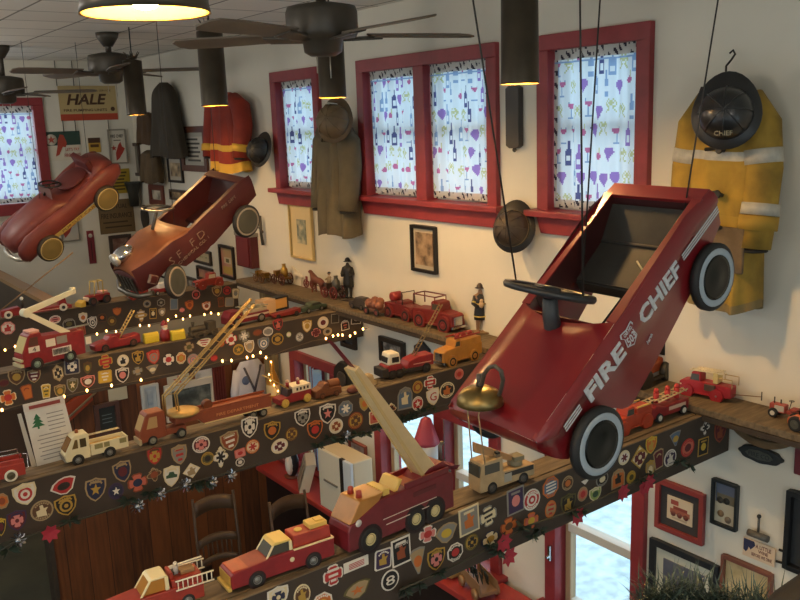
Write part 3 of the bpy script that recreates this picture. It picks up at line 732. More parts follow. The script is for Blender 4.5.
def ordn(i): return ORD[i] if i < 20 else ('twenty-' + ORD[i-20] if i < 29 else 'thirtieth' if i == 29 else 'thirty-'+ORD[i-30] if i < 39 else 'fortieth' if i == 39 else 'forty-'+ORD[i-40])
BN = ['', 'nearest beam', 'second beam', 'third beam', 'farthest beam']
def patch(bi, px, py, w, h, shp, field, rim, em, emc, order, n, char=None):
    p0, nr = FACE[bi]; P = onp(px, py, (p0.x, p0.y, BEAM), nr)
    ex = V((-nr.y, nr.x, 0)); ex = ex if ex.x > 0 else -ex
    q = onp(px+w/2, py, (p0.x, p0.y, BEAM), nr); q2 = onp(px-w/2, py, (p0.x, p0.y, BEAM), nr); Wm = abs((q-q2).dot(ex))
    dep = (P-EYE).dot(FW); sk = abs((Wm)*.5)*0
    # height : pixel height minus the slant of the horizontal direction in the picture
    e = P+ex*.05; d = e-EYE; sy = (300-FPX*d.dot(UP)/d.dot(FW)); slope = abs(sy-py)/max(1e-6, .05)*Wm
    Hm = max(h-.42*slope, h*.6)*dep/FPX/.985
    T = frame_T(P-nr*.0002, ex, V((0, 0, 1)))
    b = MB(); pts = SHP[shp]; t = .0016; fl, rm, ec = M(PC[field], .75), M(PC[rim], .75), M(PC[emc], .7)
    tl = random.uniform(-.12, .12); ct, st = cos(tl), sin(tl)
    def pp(x, y, z): return (x*Wm*ct-y*Hm*st, x*Wm*st+y*Hm*ct, z)
    b.prism([pp(x, y, 0) for x, y in pts], (0, 0, t), rm)
    b.prism([pp(x*.84, y*.86, t) for x, y in pts], (0, 0, .0006), fl)
    z = t+.0006; e2 = .0005
    def blob(P2, mt=ec): b.prism([pp(x, y, z) for x, y in P2], (0, 0, e2), mt)
    if em == 'star': blob([((.26 if i % 2 == 0 else .11)*cos(pi/2+i*pi/5), (.26 if i % 2 == 0 else .11)*sin(pi/2+i*pi/5)) for i in range(10)])
    elif em == 'mal': blob([(x*.6, y*.6) for x, y in mal]); z += .0005; blob(circ(10, .1, .1), fl)
    elif em == 'x':
        for a in (0, pi/3, 2*pi/3): blob([(cos(a)*u-sin(a)*v_, sin(a)*u+cos(a)*v_) for u, v_ in ((-.28, -.06), (.28, -.06), (.28, .06), (-.28, .06))]); z += .0002
    elif em == 'dot': blob(circ(14, .24, .22))
    elif em == 'ring': blob(circ(16, .3, .3)); z += .0005; blob(circ(14, .2, .2), fl); z += .0005; blob(circ(10, .1, .1))
    elif em == 'bar':
        for yy, hw in ((.26, .3), (.0, .24), (-.24, .14)): blob([(-hw, yy-.06), (hw, yy-.06), (hw, yy+.06), (-hw, yy+.06)])
    elif em == 'flag':
        for yy in (.2, .05, -.1, -.25): blob([(-.3, yy-.045), (.32, yy-.02), (.32, yy+.05), (-.3, yy+.03)])
    elif em == 'fig': blob([(-.22, -.26), (.2, -.28), (.16, -.02), (.26, .12), (.08, .1), (.04, .28), (-.1, .26), (-.08, .06), (-.26, .02)])
    elif em == 'car': blob([(-.32, -.08), (.32, -.08), (.34, .04), (.18, .08), (.1, .2), (-.14, .2), (-.2, .08), (-.34, .04)])
    elif em == 'txt': pass
    if Wm > .022 and Hm > .022 and not char and shp not in ('rect', 'tri', 'maltese', 'fan'):
        z += .0003; mt_ = rm if field != rim else ec; R_ = .365 if shp not in ('dia', 'key') else .27
        for k in range(-3, 4):
            for s_ in ((1, -1) if shp in ('round', 'oval', 'oct', 'hex') else (1,)):
                a = pi/2*s_+k*.27; u, v_ = R_*cos(a), R_*sin(a)
                b.prism([pp(u+dx*cos(a+pi/2)-dy*cos(a)*-1, v_+dx*sin(a+pi/2)+dy*sin(a), z) for dx, dy in ((-.036, -.04), (.036, -.04), (.036, .04), (-.036, .04))], (0, 0, e2), mt_)
    if em != 'none' and em != 'txt' and shp in ('shield', 'arch', 'rect') and Wm > .03:
        z += .0; blob([(-.26, .27), (.26, .27), (.26, .36), (-.26, .36)], rm)
    if char: b.text(char, Wm*(.5 if len(char) < 3 else .66), Hm*(.45 if len(char) < 3 else .13), MX.Translation((0, 0 if len(char) < 3 else Hm*.26, z+.0004)), ec if len(char) < 3 else M(PC['white'], .6), .0004)
    o = b.build('fire_patch'); o.matrix_world = T
    ems = ('%s %s' % (emc, EMW[em])) if em not in ('none', 'txt') else ('letter' if char else 'plain centre')
    cn = lambda c: {'dkgreen': 'green', 'dark': 'dark brown'}.get(c, c)
    lab = '%s %s patch, %s rim, %s, %s from left on the %s' % (cn(field), WORD[shp], cn(rim), ems.replace('dkgreen', 'green').replace('dark ', 'dark brown ', 1), ordn(order), BN[bi])
    tag(o, lab, 'patch', 'cloth patches on the beams')
PD = {1: '''278 597 22 27 shield cream white mal navy|302 595 17 26 oval brown cream fig gold|322 604 22 28 oct orange white dot yellow|333 575 20 25 maltese red white bar white|356 564 25 15 rect white white flag red|357 590 28 24 fan tan olive star orange|383 559 17 24 sq purple white fig gold|401 551 19 32 rect black white fig rust txt:BOSTON|390 580 18 25 round black white txt white txt:8|417.5 561 17 31 tri tan gray dot orange|436 559 18 27 shield black gold mal pink|427.5 534 17 20 maltese pink white dot red|446 533 22 25 fan gray tan dot yellow|455 552 16 22 oct dark white dot red|469 520 20 32 rect gray cream fig orange|488 516 17 24 maltese cream gray bar dark|471.5 542 14 20 round gold olive mal dark|490 539 17 20 maltese cream navy dot gold|515.5 500.5 17 30 rect purple gray dot pink|531.5 499.5 17 25 round red white ring white|508.5 526 16 21 maltese orange rust dot brown|531 520.5 14 19 maltese salmon orange dot yellow|550.5 487 16 25 oct blue orange flag white|550.5 509 11 20 oval tan orange bar red|567.5 483 11 17 oval brown tan dot orange|568 504 15 25 shield dark olive fig gold|582.5 494 10 17 oval salmon tan dot red|595 494 12 17 shield green cream dot dkgreen|602 479 12 17 round dark gray dot cream|585 482 8 6 tri white white none white|618 478 13 22 arch orange tan fig dark|631 477 9 15 oval yellow gold dot olive|624 457.5 11 17 round white cream x maroon|639.5 457 17 28 dia cream gold mal maroon|651 445 11 20 shield orange yellow fig gold|650 470 9 23 shield tan gold dot cream|658.5 459 10 22 key maroon tan none tan|670 458 12 20 oval purple white fig white|675.3 438.7 11 17 tri blue gray dot gold|687.5 447.5 13 21 oval salmon red dot maroon|705 427.5 10 18 quat white gray x black|703 446.5 10 20 rect black gold dot yellow|720 432 12 24 shield maroon rust fig rust''',
2: '''2 501 14 18 oct orange tan dot rust|1 527 10 20 shield dark yellow dot maroon|25 494 25 26 shield white cream ring red|17 520.5 21 24 shield maroon purple mal pink|42 510.5 24 24 round brown tan fig cream|63.5 486 28 21 fan red white dot dark|66 505.5 23 24 shield black gold ring gold|95.5 489.5 22 27 shield navy tan star gold|116 491 16 19 round navy purple star white|122.5 471.5 19 25 shield navy tan dot maroon|137.5 482.5 20 21 maltese salmon rust dot navy|154 474.5 16 17 quat brown tan dot rust|154.5 456 17 22 shield red brown mal gold|171.5 476 17 24 shield white cream car dkgreen|179.5 454.5 16 23 shield gray tan bar red|191.5 470.5 18 18 dia white cream fig tan|201 444.5 18 19 round maroon white mal pink|207.5 458.5 13 15 round olive gold dot dark|220.5 457 16 24 quat white cream x black|230 441 19 23 shield rust tan bar white|240 453 11 10 sq pink salmon dot red|240 462 9 10 round dark white dot white|249.5 427 17 24 shield black white mal white|252.5 446.5 14 16 round cream orange x red|272 430.5 17 21 shield black gold dot orange|279.5 446 17 17 round white cream mal maroon|291.5 434 13 16 round gold brown mal brown|302.5 417.5 16 20 shield black white mal gray|315 429.5 16 21 shield dark orange dot red|327.5 413.5 17 23 shield black white star pink|336 426 14 17 round cream white mal rust|345.5 408.5 15 18 oct blue gray x white|355.5 420.5 15 19 round gold rust mal brown|364.5 403.5 11 17 shield gold tan dot orange|375 417 12 15 sq salmon cream dot red|391 409 11 14 quat rust cream x dark|405 398 15 25 arch blue gray fig cream|417.5 387 10 14 oval rust gold dot gold|417.5 403.5 11 16 oval red white star white|430 382.5 12 15 maltese red white bar white|433 396.5 13 20 shield white cream txt red txt:G|447 390 15 18 round dark cream fig orange|459 374 9 12 oval salmon pink dot red''',
3: '''8 397.5 17 17 maltese orange cream dot red|4 383 11 9 oval maroon brown none brown|16.5 377 18 18 shield brown tan dot gold|34 376 14 15 shield maroon tan bar white|27 392 12 16 key orange rust none orange|46 391 10 15 key yellow cream bar olive|58 373 12 18 hex cream tan mal dark|60 391 12 15 shield olive tan dot gold|72 366.5 16 17 sq navy gray mal white|72.5 385 12 16 shield olive gray star cream|87.5 368 9 14 shield olive brown dot gold|88 381.5 15 14 shield brown pink dot white|105.5 361.5 14 15 maltese red gold bar gold|105 376.5 14 14 sq yellow gold bar white|123 360.5 12 13 round white cream fig black|122.5 375 14 17 shield black white dot pink|138 357.5 12 15 shield black gold fig gold|137.5 371 11 10 maltese gray olive dot tan|153.5 357 13 16 shield salmon red ring gray|152.5 369.5 13 10 tri gray tan dot cream|168.5 359.5 13 14 maltese white black dot red|181 358 10 13 oct orange cream dot gold|193 359.5 12 13 round pink gray ring gray|189 347 11 12 maltese tan brown dot olive|204 342.5 15 10 fan white cream bar red|221 344 7 7 round orange rust none orange|231 339.5 12 13 maltese white red dot red|244 336 12 14 maltese gray olive x white|238.5 349.5 11 12 round olive gold star gold|249.5 346.5 10 14 shield tan white dot gray|257.5 332.5 10 8 oval rust brown none rust|263.5 343.5 12 14 shield blue gray ring white|268 331.5 10 10 round gray white mal gray|278 324.5 10 13 shield dark red fig salmon|277.5 339 12 13 round dark gold dot gold|288.7 334.5 5 6 round white green none white|299.5 337 8 10 round white gray x gray|307 326 10 14 shield cream gold dot gold|323 322.5 11 13 round white cream dot maroon|316 332.5 9 9 maltese maroon pink none maroon|327.5 331.5 9 9 round gray tan dot dark|335 318.5 8 10 rect dark gray none dark|345 325 8 11 arch dark white bar salmon|356 319 10 11 arch dark white dot gray|214 358 8 8 round red maroon none red''',
4: '''8 328 15 14 oct white pink fig red|55 319.5 12 9 oval pink white bar maroon|69 324 13 12 arch dark gray dot olive|83 317.5 9 11 shield white cream dot orange|81 330.5 9 10 sq rust salmon ring orange|92.5 322.5 10 13 shield black white ring white|102 317.5 9 9 arch dark brown dot orange|112 321 9 10 round brown olive dot gold|117 311.5 9 9 shield orange rust none orange|141 315.5 13 14 quat gold tan bar white|153 313.5 7 11 rect dark gold dot cream|147 303.8 8 8 round gray tan dot dark|161 302.5 9 9 hex dark gray star gray|162 312 7 9 shield gray tan dot white|174 304 8 12 rect blue gray none gray|189.5 305 9 11 shield orange rust dot rust|196 294.5 8 10 oval dark pink dot red|206.5 306 9 10 shield white orange dot rust|217 291 10 12 shield brown tan dot gold|227 290.5 8 9 oct maroon red dot red|235.5 293.5 8 11 key cream tan dot gray|221 302 6 10 sq brown rust none brown|229.5 302 9 10 sq gray tan none gray|182 310 6 6 round pink purple none pink'''}
for bi, s in PD.items():
    rows = []
    for ln in s.split('|'):
        f = ln.split(); rows.append((float(f[0]), float(f[1]), float(f[2]), float(f[3]), f[4], f[5], f[6], f[7], f[8], f[9][4:] if len(f) > 9 else None))
    rows.sort(key=lambda r: r[0])
    for i, r in enumerate(rows): patch(bi, *r[:9], i, len(rows), r[9])
# ================================================================== TOY VEHICLES
TYR, HUBW, HUBG = M('201e1d', .7), M('cfc9b8', .45), M('8f8d86', .35, .7)
class Veh:
    """toy on a shelf: pf / pr are where its near front and rear wheels touch the shelf"""
    def __init__(s, name, label, pf, pr, Z, W, group=None, cat='toy truck', near=None):
        f, r = onZ(*pf, Z), onZ(*pr, Z); d = f-r; s.B = d.length; d.normalize(); left = V((-d.y, d.x, 0)); mid = (f+r)/2
        s.near = 1 if left.dot(EYE-mid) > 0 else -1
        s.W = W; c = mid-left*s.near*W*s.B/2
        s.root = thing(name, label, cat, (c.x, c.y, Z), atan2(d.y, d.x), group); s.M = s.root.matrix_world.copy()
        s.d, s.left, s.c, s.Z = d, left, c, Z
        s.T = MX.Translation(c) ; s.T[2][3] = Z
    def lx(s, p):       # local x (in wheelbases) of a ground point seen at pixel p
        q = onZ(*p, s.Z); return (q-s.c).dot(s.d)/s.B
    def mb(s): return MB(s.B)
    def add(s, name, fn, bevel=.012, label=None):
        b = s.mb(); fn(b); o = b.build(name, s.root, bevel=bevel*s.B, seg=2); 
        if label: o['label'] = label
        return o
    def wheels(s, xs, r, t=.13, hub=HUBW, tyre=None, hr=.6, far=True):
        tyre = tyre or TYR; proto = None; W = s.W/2
        for x in xs:
            for sd in ((1, -1) if far else (s.near,)):
                loc = V((x, sd*(W-t*.42), r))*s.B; rot = (0, 0, 0 if sd > 0 else pi)
                if proto is None:
                    b = s.mb(); b.lathe([(r*.5, -t*.5), (r*.92, -t*.5), (r, -t*.3), (r, t*.3), (r*.92, t*.5), (r*hr, t*.5), (r*.5, t*.3)], tyre, 20, ax='y')
                    proto = b.build('wheel', s.root, loc, rot)
                    b = s.mb(); b.lathe([(.001, t*.62), (r*.18, t*.58), (r*.3, t*.45), (r*hr*.8, t*.42), (r*hr, t*.55), (r*hr, t*.2), (.001, t*.2)], hub, 16, ax='y'); b.build('hub_cap', proto)
                else: dupc(proto, s.root, loc, rot)
def P(b, pts, hw, mt): b.prof(pts, -hw, hw, mt)
def ladder(b, p, q, w, mt, n=9, r=.012, up=V((0, 1, 0))):
    p, q = V(p), V(q); e = V(up)*w/2
    for s in (1, -1): b.tube([p+e*s, q+e*s], r, mt, 6)
    for i in range(n): c = p+(q-p)*((i+.5)/n); b.tube([c-e, c+e], r*.75, mt, 5)
GR = 'toy fire engines along the beams'
TR, TRO, TMA, TYW = M('8a2426', .4, noise=.2, scale=40), M('9c3626', .4, noise=.2, scale=40), M('6f1d25', .4, noise=.2, scale=30), M('d3b25a', .45)
CRM = M('ddcfa4', .45); ORG = M('c9752e', .45, noise=.1, scale=30); WIN = M('4b4a42', .25); WINO = M('7b5222', .25)
# ---------- NEAREST BEAM
def wrap_arch(b, x, r, hw, mt):   # dark drum painted as the shade inside a wheel arch
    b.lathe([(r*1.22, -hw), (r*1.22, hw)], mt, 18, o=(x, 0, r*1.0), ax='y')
# red pickup with yellow roof
v = Veh('toy_pickup', 'red toy pickup with yellow roof and red cargo box on the nearest beam', (258, 587), (314, 567.5), BEAM, .46, GR)
hw = .23; r = .125
v.add('body', lambda b: (P(b, [(.93, .09), (.93, .31), (.88, .35), (.3, .40), (.22, .42), (-.1, .42), (-.9, .40), (-.9, .09)], hw, TR), b.box(.32, .9, -hw*.9, hw*.9, .34, .372, M('a83e28', .4, noise=.25, scale=30))), .02)
v.add('bed_rail', lambda b: (b.box(-.9, -.16, hw-.035, hw+.004, .402, .425, CRM), b.box(-.9, -.16, -hw-.004, -hw+.035, .402, .425, CRM), b.box(-.905, -.87, -hw, hw, .402, .425, CRM)), .006)
v.add('cab_roof', lambda b: (P(b, [(.20, .58), (.14, .625), (-.12, .625), (-.15, .58)], hw*.86, M('d9bb66', .4)), b.prism([(.32, hw*.9, .40), (.28, hw*.9, .40), (.15, hw*.84, .585), (.19, hw*.84, .585)], (0, -.03, 0), CRM), b.prism([(.32, -hw*.9, .40), (.28, -hw*.9, .40), (.15, -hw*.84, .585), (.19, -hw*.84, .585)], (0, .03, 0), CRM), P(b, [(-.1, .42), (-.16, .42), (-.15, .585), (-.1, .585)], hw*.88, CRM)), .012)
v.add('window', lambda b: P(b, [(.30, .41), (.17, .58), (-.1, .58), (-.1, .41)], hw*.82, WIN), .01)
v.add('cargo_box', lambda b: P(b, [(-.18, .40), (-.2, .62), (-.86, .62), (-.88, .40)], hw*.72, M('a3392c', .45, noise=.2, scale=30)), .015)
v.add('tank_lid', lambda b: (b.box(-.84, -.52, -hw*.55, hw*.55, .622, .70, TYW), b.box(-.8, -.66, -hw*.3, hw*.3, .70, .72, TYW), b.lathe([(.03, 0), (.07, 0), (.07, .02), (.03, .02)], TYW, 14, o=(-.36, 0, .622))), .012, 'yellow lid and filler ring')
v.add('grille', lambda b: (b.box(.932, .95, -hw*.92, hw*.92, .14, .31, M('b8923f', .4)), b.box(.93, .99, -hw*1.02, hw*1.02, .07, .13, TYW)), .008, 'yellow grille and bumper')
v.add('door_emblem', lambda b: b.lathe([(.032, 0), (.042, 0), (.042, .004), (.032, .004)], CRM, 16, o=(-.12, hw, .27), ax='y'), 0)
v.wheels((.5, -.5), r, .12, HUBG)
for x in (.5, -.5): v.add('arch_shade', lambda b, x=x: wrap_arch(b, x, r, hw*1.005, M('2a1614', .6)), 0)
# white-cab ladder pickup, cut by the lower edge
v = Veh('toy_pickup', 'toy fire pickup with cream cab and white ladder rails at the bottom left', (131, 626), (189, 607), BEAM, .46, GR)
v.add('body', lambda b: P(b, [(.9, .1), (.9, .3), (.84, .36), (.25, .42), (-.8, .42), (-.8, .1)], hw, TRO), .02)
v.add('cab', lambda b: (P(b, [(.14, .66), (.08, .70), (-.16, .70), (-.2, .66)], hw*.88, M('e0d3a6', .4)), P(b, [(-.14, .42), (-.21, .42), (-.2, .665), (-.14, .665)], hw*.9, M('e0d3a6', .4)), *[b.prism([(.30, s*hw*.9, .42), (.25, s*hw*.9, .42), (.08, s*hw*.86, .665), (.13, s*hw*.86, .665)], (0, -s*.03, 0), M('e0d3a6', .4)) for s in (1, -1)]), .012, 'cream cab')
v.add('window', lambda b: P(b, [(.27, .43), (.11, .66), (-.14, .66), (-.14, .43)], hw*.82, M('a9742c', .3)), .01)
v.add('hose_bed', lambda b: (b.box(-.78, -.25, -hw*.85, hw*.85, .422, .56, TRO), b.box(-.7, -.45, -.1, .1, .56, .63, M('8a6a44', .6)), b.ball((-.34, .02, .62), .06, M('3a2f26', .6), 8), b.box(-.3, -.24, -.15, .15, .56, .68, TRO)), .012)
v.add('ladder_rail', lambda b: ([ladder(b, (-.3, s*hw*1.12, .47), (-.98, s*hw*1.12, .47), .17, M('e4dcc2', .45), 8, .014, V((0, 0, 1))) for s in (1, -1)], b.tube([(-.25, -.12, .66), (-.9, -.12, .68)], .018, M('e4dcc2', .45))), 0, 'white ladder side rails')
v.add('figure', lambda b: (b.tube([(-.38, .05, .6), (-.38, .05, .74)], .045, M('a6a099', .6), 8), b.ball((-.38, .05, .78), .04, M('c9bfae', .6), 10)), 0)
v.wheels((.5, -.5), r, .12, HUBG)
# big ladder truck with raised boom
v = Veh('toy_ladder_truck', 'big red toy ladder truck with raised cream boom, mid nearest beam', (371, 551), (426, 526), BEAM, .44, GR)
hw = .22; xf, xr = v.lx((349, 560)), v.lx((457, 514)); xf = min(xf, 1.05); xr = max(xr, -1.15)
v.add('body', lambda b: P(b, [(xf, .1), (xf, .38), (xf-.04, .46), (.3, .66), (xr+.1, .66), (xr+.02, .62), (xr, .1)], hw, TMA), .02)
v.add('cab_window', lambda b: P(b, [(xf-.03, .47), (xf-.22, .74), (.22, .74), (.3, .66), (.3, .5)], hw*.95, M('a87433', .35, noise=.15, scale=30)), .015, 'amber cab glazing')
v.add('beacon', lambda b: (b.lathe([(.001, .84), (.035, .83), (.045, .742), (.001, .742)], TRO, 12, o=(xf-.3, hw*.4, 0)), b.lathe([(.001, .84), (.035, .83), (.045, .742), (.001, .742)], TRO, 12, o=(xf-.3, -hw*.4, 0))), 0)
v.add('crew_seat', lambda b: (b.box(.1, .22, -hw*.8, hw*.8, .662, .75, TYW), b.prism([(-.04, -hw*.8, .662), (-.04, hw*.8, .662), (-.14, hw*.8, .80), (-.14, -hw*.8, .80)], (.06, 0, 0), TYW)), .01, 'yellow crew seats')
v.add('deck', lambda b: (b.box(-.2, xr+.25, -hw*.78, hw*.78, .662, .668, M('a5502c', .5)), *[b.box(-.15, xr+.1, s*hw*.86, s*hw, .662, .74, TMA) for s in (1, -1)]), .008)
v.add('side_trim', lambda b: [b.box(-.28+dx, xr+.35, s*hw, s*(hw+.006), z, z+h_, m_) for s in (1, -1) for dx, z, h_, m_ in ((0, .5, .07, M('5a1a1e', .5)), (.55, .36, .012, M('d6c3b4', .5)), (.5, .27, .014, M('d6c3b4', .5)))], .003)
v.add('headlamp_badge', lambda b: b.lathe([(.001, .004), (.05, .003), (.05, 0)], M('ded7cc', .5), 14, o=(xf-.17, hw, .46), ax='y'), 0)
r = .2
v.wheels((.5, -.32, -.68), .17, .12, M('cfc089', .45), hr=.5)
[v.add('arch_shade', lambda b, x=x: wrap_arch(b, x, .17, hw*1.004, M('23100f', .6)), 0) for x in (.5, -.32, -.68)]
Yb = v.c.y
t0 = onY(431, 475, Yb); t1 = onY(352, 367, Yb); t2 = onY(331, 342, Yb)
inv = v.M.inverted()
def L3(p): return (inv @ V(p))/v.B
a0, a1, a2 = L3(t0), L3(t1), L3(t2)
v.add('turret', lambda b: (P(b, [(a0.x+.36, .66), (a0.x+.12, a0.z+.16), (a0.x-.12, a0.z+.2), (a0.x-.42, a0.z), (a0.x-.46, .66)], hw*.76, TMA), b.lathe([(.2, .66), (.2, .68)], TMA, 20, o=(a0.x, 0, 0))), .015)
def boom(b):
    d = (a1-a0).normalized(); n = V((-d.z, 0, d.x)); w = .1
    b.prism([a0-n*.17-V((0, w, 0)), a0+n*.1-V((0, w, 0)), a1+n*.045-V((0, w, 0)), a1-n*.045-V((0, w, 0))], (0, 2*w, 0), M('c9b285', .45, noise=.1, scale=30))
    for s in (-1, 1): b.prism([a0-n*.19+V((0, s*w, 0)), a0-n*.13+V((0, s*w, 0)), a1-n*.02+V((0, s*w, 0)), a1-n*.06+V((0, s*w, 0))], (0, s*.02, 0), M('bda36e', .45))
v.add('boom', boom, .008, 'long cream boom')
v.add('boom_tip', lambda b: (b.prism([a1-V((.03, .06, .03)), a1+V((.03, -.06, .03)), a2+V((.03, -.06, .03)), a2-V((.03, .06, .03))], (0, .12, 0), TMA)), .006, 'red extending boom tip')
v.add('nozzle', lambda b: b.tube([(a0.x-.3, -.05, .68), (a0.x-.3, -.05, .95), (a0.x-.36, -.05, 1.0)], .03, M('6d6a66', .4, .6)), 0)
# tan tower truck
v = Veh('toy_fire_engine', 'tan toy fire engine with low crane boom under the large red pedal car nose', (492.5, 494), (523.5, 484), BEAM, .5, GR)
TAN = M('b39a72', .5, noise=.15, scale=40); hw = .25
xf, xr = v.lx((481, 498)), v.lx((534, 480))
v.add('body', lambda b: (P(b, [(xf, .1), (xf, .45), (xf-.05, .86), (.16, .9), (.14, .5), (xr, .46), (xr, .16)], hw, TAN)), .02)
v.add('window', lambda b: (b.box(xf-.03, xf+.012, -hw*.86, hw*.86, .5, .8, WIN), b.box(.26, xf-.14, -hw*1.006, hw*1.006, .55, .8, WIN)), .004)
v.add('side_panel', lambda b: (b.box(.1, xr+.04, -hw*1.01, hw*1.01, .32, .45, M('2f2a26', .5)), b.box(.12, -.12, -hw*1.02, hw*1.02, .2, .42, M('a9a79d', .4, .5))), .004)
v.add('light_bar', lambda b: (b.box(.2, .34, -hw*.8, hw*.8, .9, .97, M('7b6a50', .5)), b.box(.2, .3, -hw*.8, -hw*.3, .97, 1.03, M_DARK), b.box(.2, .3, hw*.3, hw*.8, .97, 1.03, M_DARK)), .008)
v.add('turntable', lambda b: (b.lathe([(.18, .46), (.2, .5), (.2, .6), (.12, .66), (.001, .66)], M('8e8468', .5), 16, o=(-.42, 0, 0)), b.box(-.62, -.3, -.15, .15, .6, .72, M('8e8468', .5))), .006)
inv = v.M.inverted(); a0 = L3(onY(516, 459, v.c.y)); a1 = L3(onY(474, 446, v.c.y))
v.add('boom', lambda b: b.prism([a0+V((0, -.07, -.08)), a0+V((0, -.07, .06)), a1+V((0, -.07, .1)), a1+V((0, -.07, -.16))], (0, .14, 0), M('b3895a', .5)), .01)
v.wheels((.5, -.5), .16, .12, M('56534e', .4, .4))
# orange engine, red ladder truck by the right end
def classic(v, body, xf, xr, h=.5, cab=.85, wh=.17, hub=HUBW, trim=None, cabx=(.05, .34), wn_=WIN, load=None, grille=M_CHROME):
    hw = v.W/2
    v.add('body', lambda b: (P(b, [(xf, .14), (xf, h*.9), (xf-.08, h), (cabx[1]+.04, h*1.08), (cabx[0], h*1.1), (xr, h*1.02), (xr, .14)], hw*.8, body)), .03)
    def fen(b):
        for x in (.5, -.5):
            for s in (1, -1): b.lathe([(wh*1.32, -.07), (wh*1.38, 0), (wh*1.32, .07)], body, 18, o=(x, s*hw*.8, wh*1.02), ax='y')
        b.box(-.3, .3, -hw*.98, hw*.98, .13, .17, body)
    v.add('fender', fen, .006)
    v.add('cab', lambda b: P(b, [(cabx[1], h*1.05), (cabx[1]-.05, cab), (cabx[0], cab+.03), (cabx[0]-.06, cab-.02), (cabx[0]-.06, h*1.05)], hw*.74, body), .025)
    v.add('window', lambda b: P(b, [(cabx[1]-.01, h*1.12), (cabx[1]-.055, cab-.05), (cabx[0]-.01, cab-.05), (cabx[0]-.01, h*1.12)], hw*.752, wn_), .004)
    v.add('grille', lambda b: (b.box(xf-.01, xf+.012, -hw*.5, hw*.5, .18, h*.85, grille), b.box(xf, xf+.05, -hw*.9, hw*.9, .1, .17, grille), *[b.ball((xf-.06, s*hw*.62, h*.72), .06, M('e6dfc8', .2), 10) for s in (1, -1)]), .004)
    v.wheels((.5, -.5), wh, .12, hub)
v = Veh('toy_fire_engine', 'bright orange toy fire engine at the right end of the nearest beam', (625, 436), (648, 427.5), BEAM, .55, GR)
ORR = M('b04228', .4, noise=.15, scale=40)
classic(v, ORR, .85, -.8, .45, .72, .17, M('a8452e', .5))
v.add('hose_bed', lambda b: (b.box(-.75, -.1, -.2, .2, .46, .62, ORR), b.tube([(-.7, .2, .66), (-.1, .2, .66)], .03, TYW), b.tube([(-.7, -.2, .66), (-.1, -.2, .66)], .03, TYW)), .012)
v = Veh('toy_ladder_truck', 'small red toy ladder truck with figures at the far right of the nearest beam', (660, 423), (684, 414.5), BEAM, .5, GR)
v.add('body', lambda b: P(b, [(.8, .12), (.8, .4), (.6, .46), (.2, .36), (-.75, .42), (-.75, .12)], .22, TR), .03)
v.add('ladder', lambda b: (ladder(b, (.7, -.12, .52), (-.8, -.12, .6), .16, M('c8b184', .5), 9, .02), ladder(b, (.5, .12, .55), (-.7, .12, .66), .14, M('c8b184', .5), 8, .02)), 0)
v.add('side_panel', lambda b: b.box(.1, -.6, -.226, .226, .24, .34, M('c9aa92', .5)), .004)
for x, y in ((-.1, .0), (-.42, .05), (.3, -.05)):
    v.add('crew_figure', lambda b: (b.tube([(x, y, .44), (x, y, .72)], .075, M('b2302c', .5), 8), b.ball((x, y, .77), .07, M('c43a32', .5), 8)), 0)
v.wheels((.5, -.5), .13, .1, HUBW)
# ---------- SECOND BEAM
v = Veh('toy_pickup', 'red toy truck with white-walled wheel cut by the left edge', (-24, 490), (12, 482), BEAM, .5, GR)
v.add('body', lambda b: P(b, [(.9, .12), (.9, .5), (-.86, .56), (-.92, .5), (-.92, .14)], .25, M('a4382c', .4, noise=.15, scale=30)), .03)
v.add('bed_side', lambda b: [b.box(-.9, .1, s*.21, s*.25, .56, .68, M('a4382c', .4, noise=.15, scale=30)) for s in (1, -1)], .008)
v.add('cab', lambda b: P(b, [(.5, .5), (.4, .95), (.1, .95), (.06, .5)], .23, M('a4382c', .4, noise=.15, scale=30)), .03)
v.add('rail', lambda b: (b.tube([(-.1, .2, .68), (-.1, .2, .86), (-.8, .2, .86), (-.8, .2, .68)], .014, M_CHROME, 6), b.tube([(-.1, -.2, .68), (-.1, -.2, .86), (-.8, -.2, .86), (-.8, -.2, .68)], .014, M_CHROME, 6), b.tube([(-.9, .18, .3), (-1.02, .18, .32), (-1.02, .18, .78), (-.9, .18, .8)], .018, M_CHROME, 6)), 0, 'chrome rails')
v.wheels((.5, -.5), .2, .1, M('5d563f', .4, .3), M('e2dcc8', .5), hr=.62)
v = Veh('toy_utility_truck', 'cream toy utility truck beside the paper menu, on the second beam', (79, 465), (110.5, 457), BEAM, .52, GR)
hw = .26; CR2 = M('e3d6ac', .4, noise=.06, scale=40)
v.add('cab', lambda b: (P(b, [(.86, .16), (.9, .4), (.84, .5), (.6, .92), (.52, .98), (.14, .98), (.1, .92), (.1, .16)], hw, CR2)), .03)
v.add('window', lambda b: (P(b, [(.875, .5), (.64, .9), (.6, .86), (.82, .48)], hw*.84, WINO), b.prof([(.66, .55), (.54, .84), (.46, .84), (.46, .55)], -hw*1.006, hw*1.006, M('6b5326', .3)), b.prof([(.4, .55), (.4, .84), (.2, .84), (.2, .55)], -hw*1.006, hw*1.006, M('4a3b22', .3))), .006)
v.add('bed', lambda b: (b.box(-1.12, .08, -hw, hw, .2, .34, CR2), *[b.box(-1.12, .08, s*(hw-.05), s*hw, .34, .58, CR2) for s in (1, -1)], b.box(-1.12, -1.07, -hw, hw, .34, .58, CR2), b.box(-1.0, 0, -hw*.7, hw*.7, .34, .48, M('c19b4b', .5))), .012)
[v.add('side_locker', lambda b: b.box(x0, x1, s*hw, s*(hw+.006), .38, .54, M('8f8454', .5)), .004) for s in (1, -1) for x0, x1 in ((-.3, -.04), (-.52, -.34), (-1.06, -.84))]
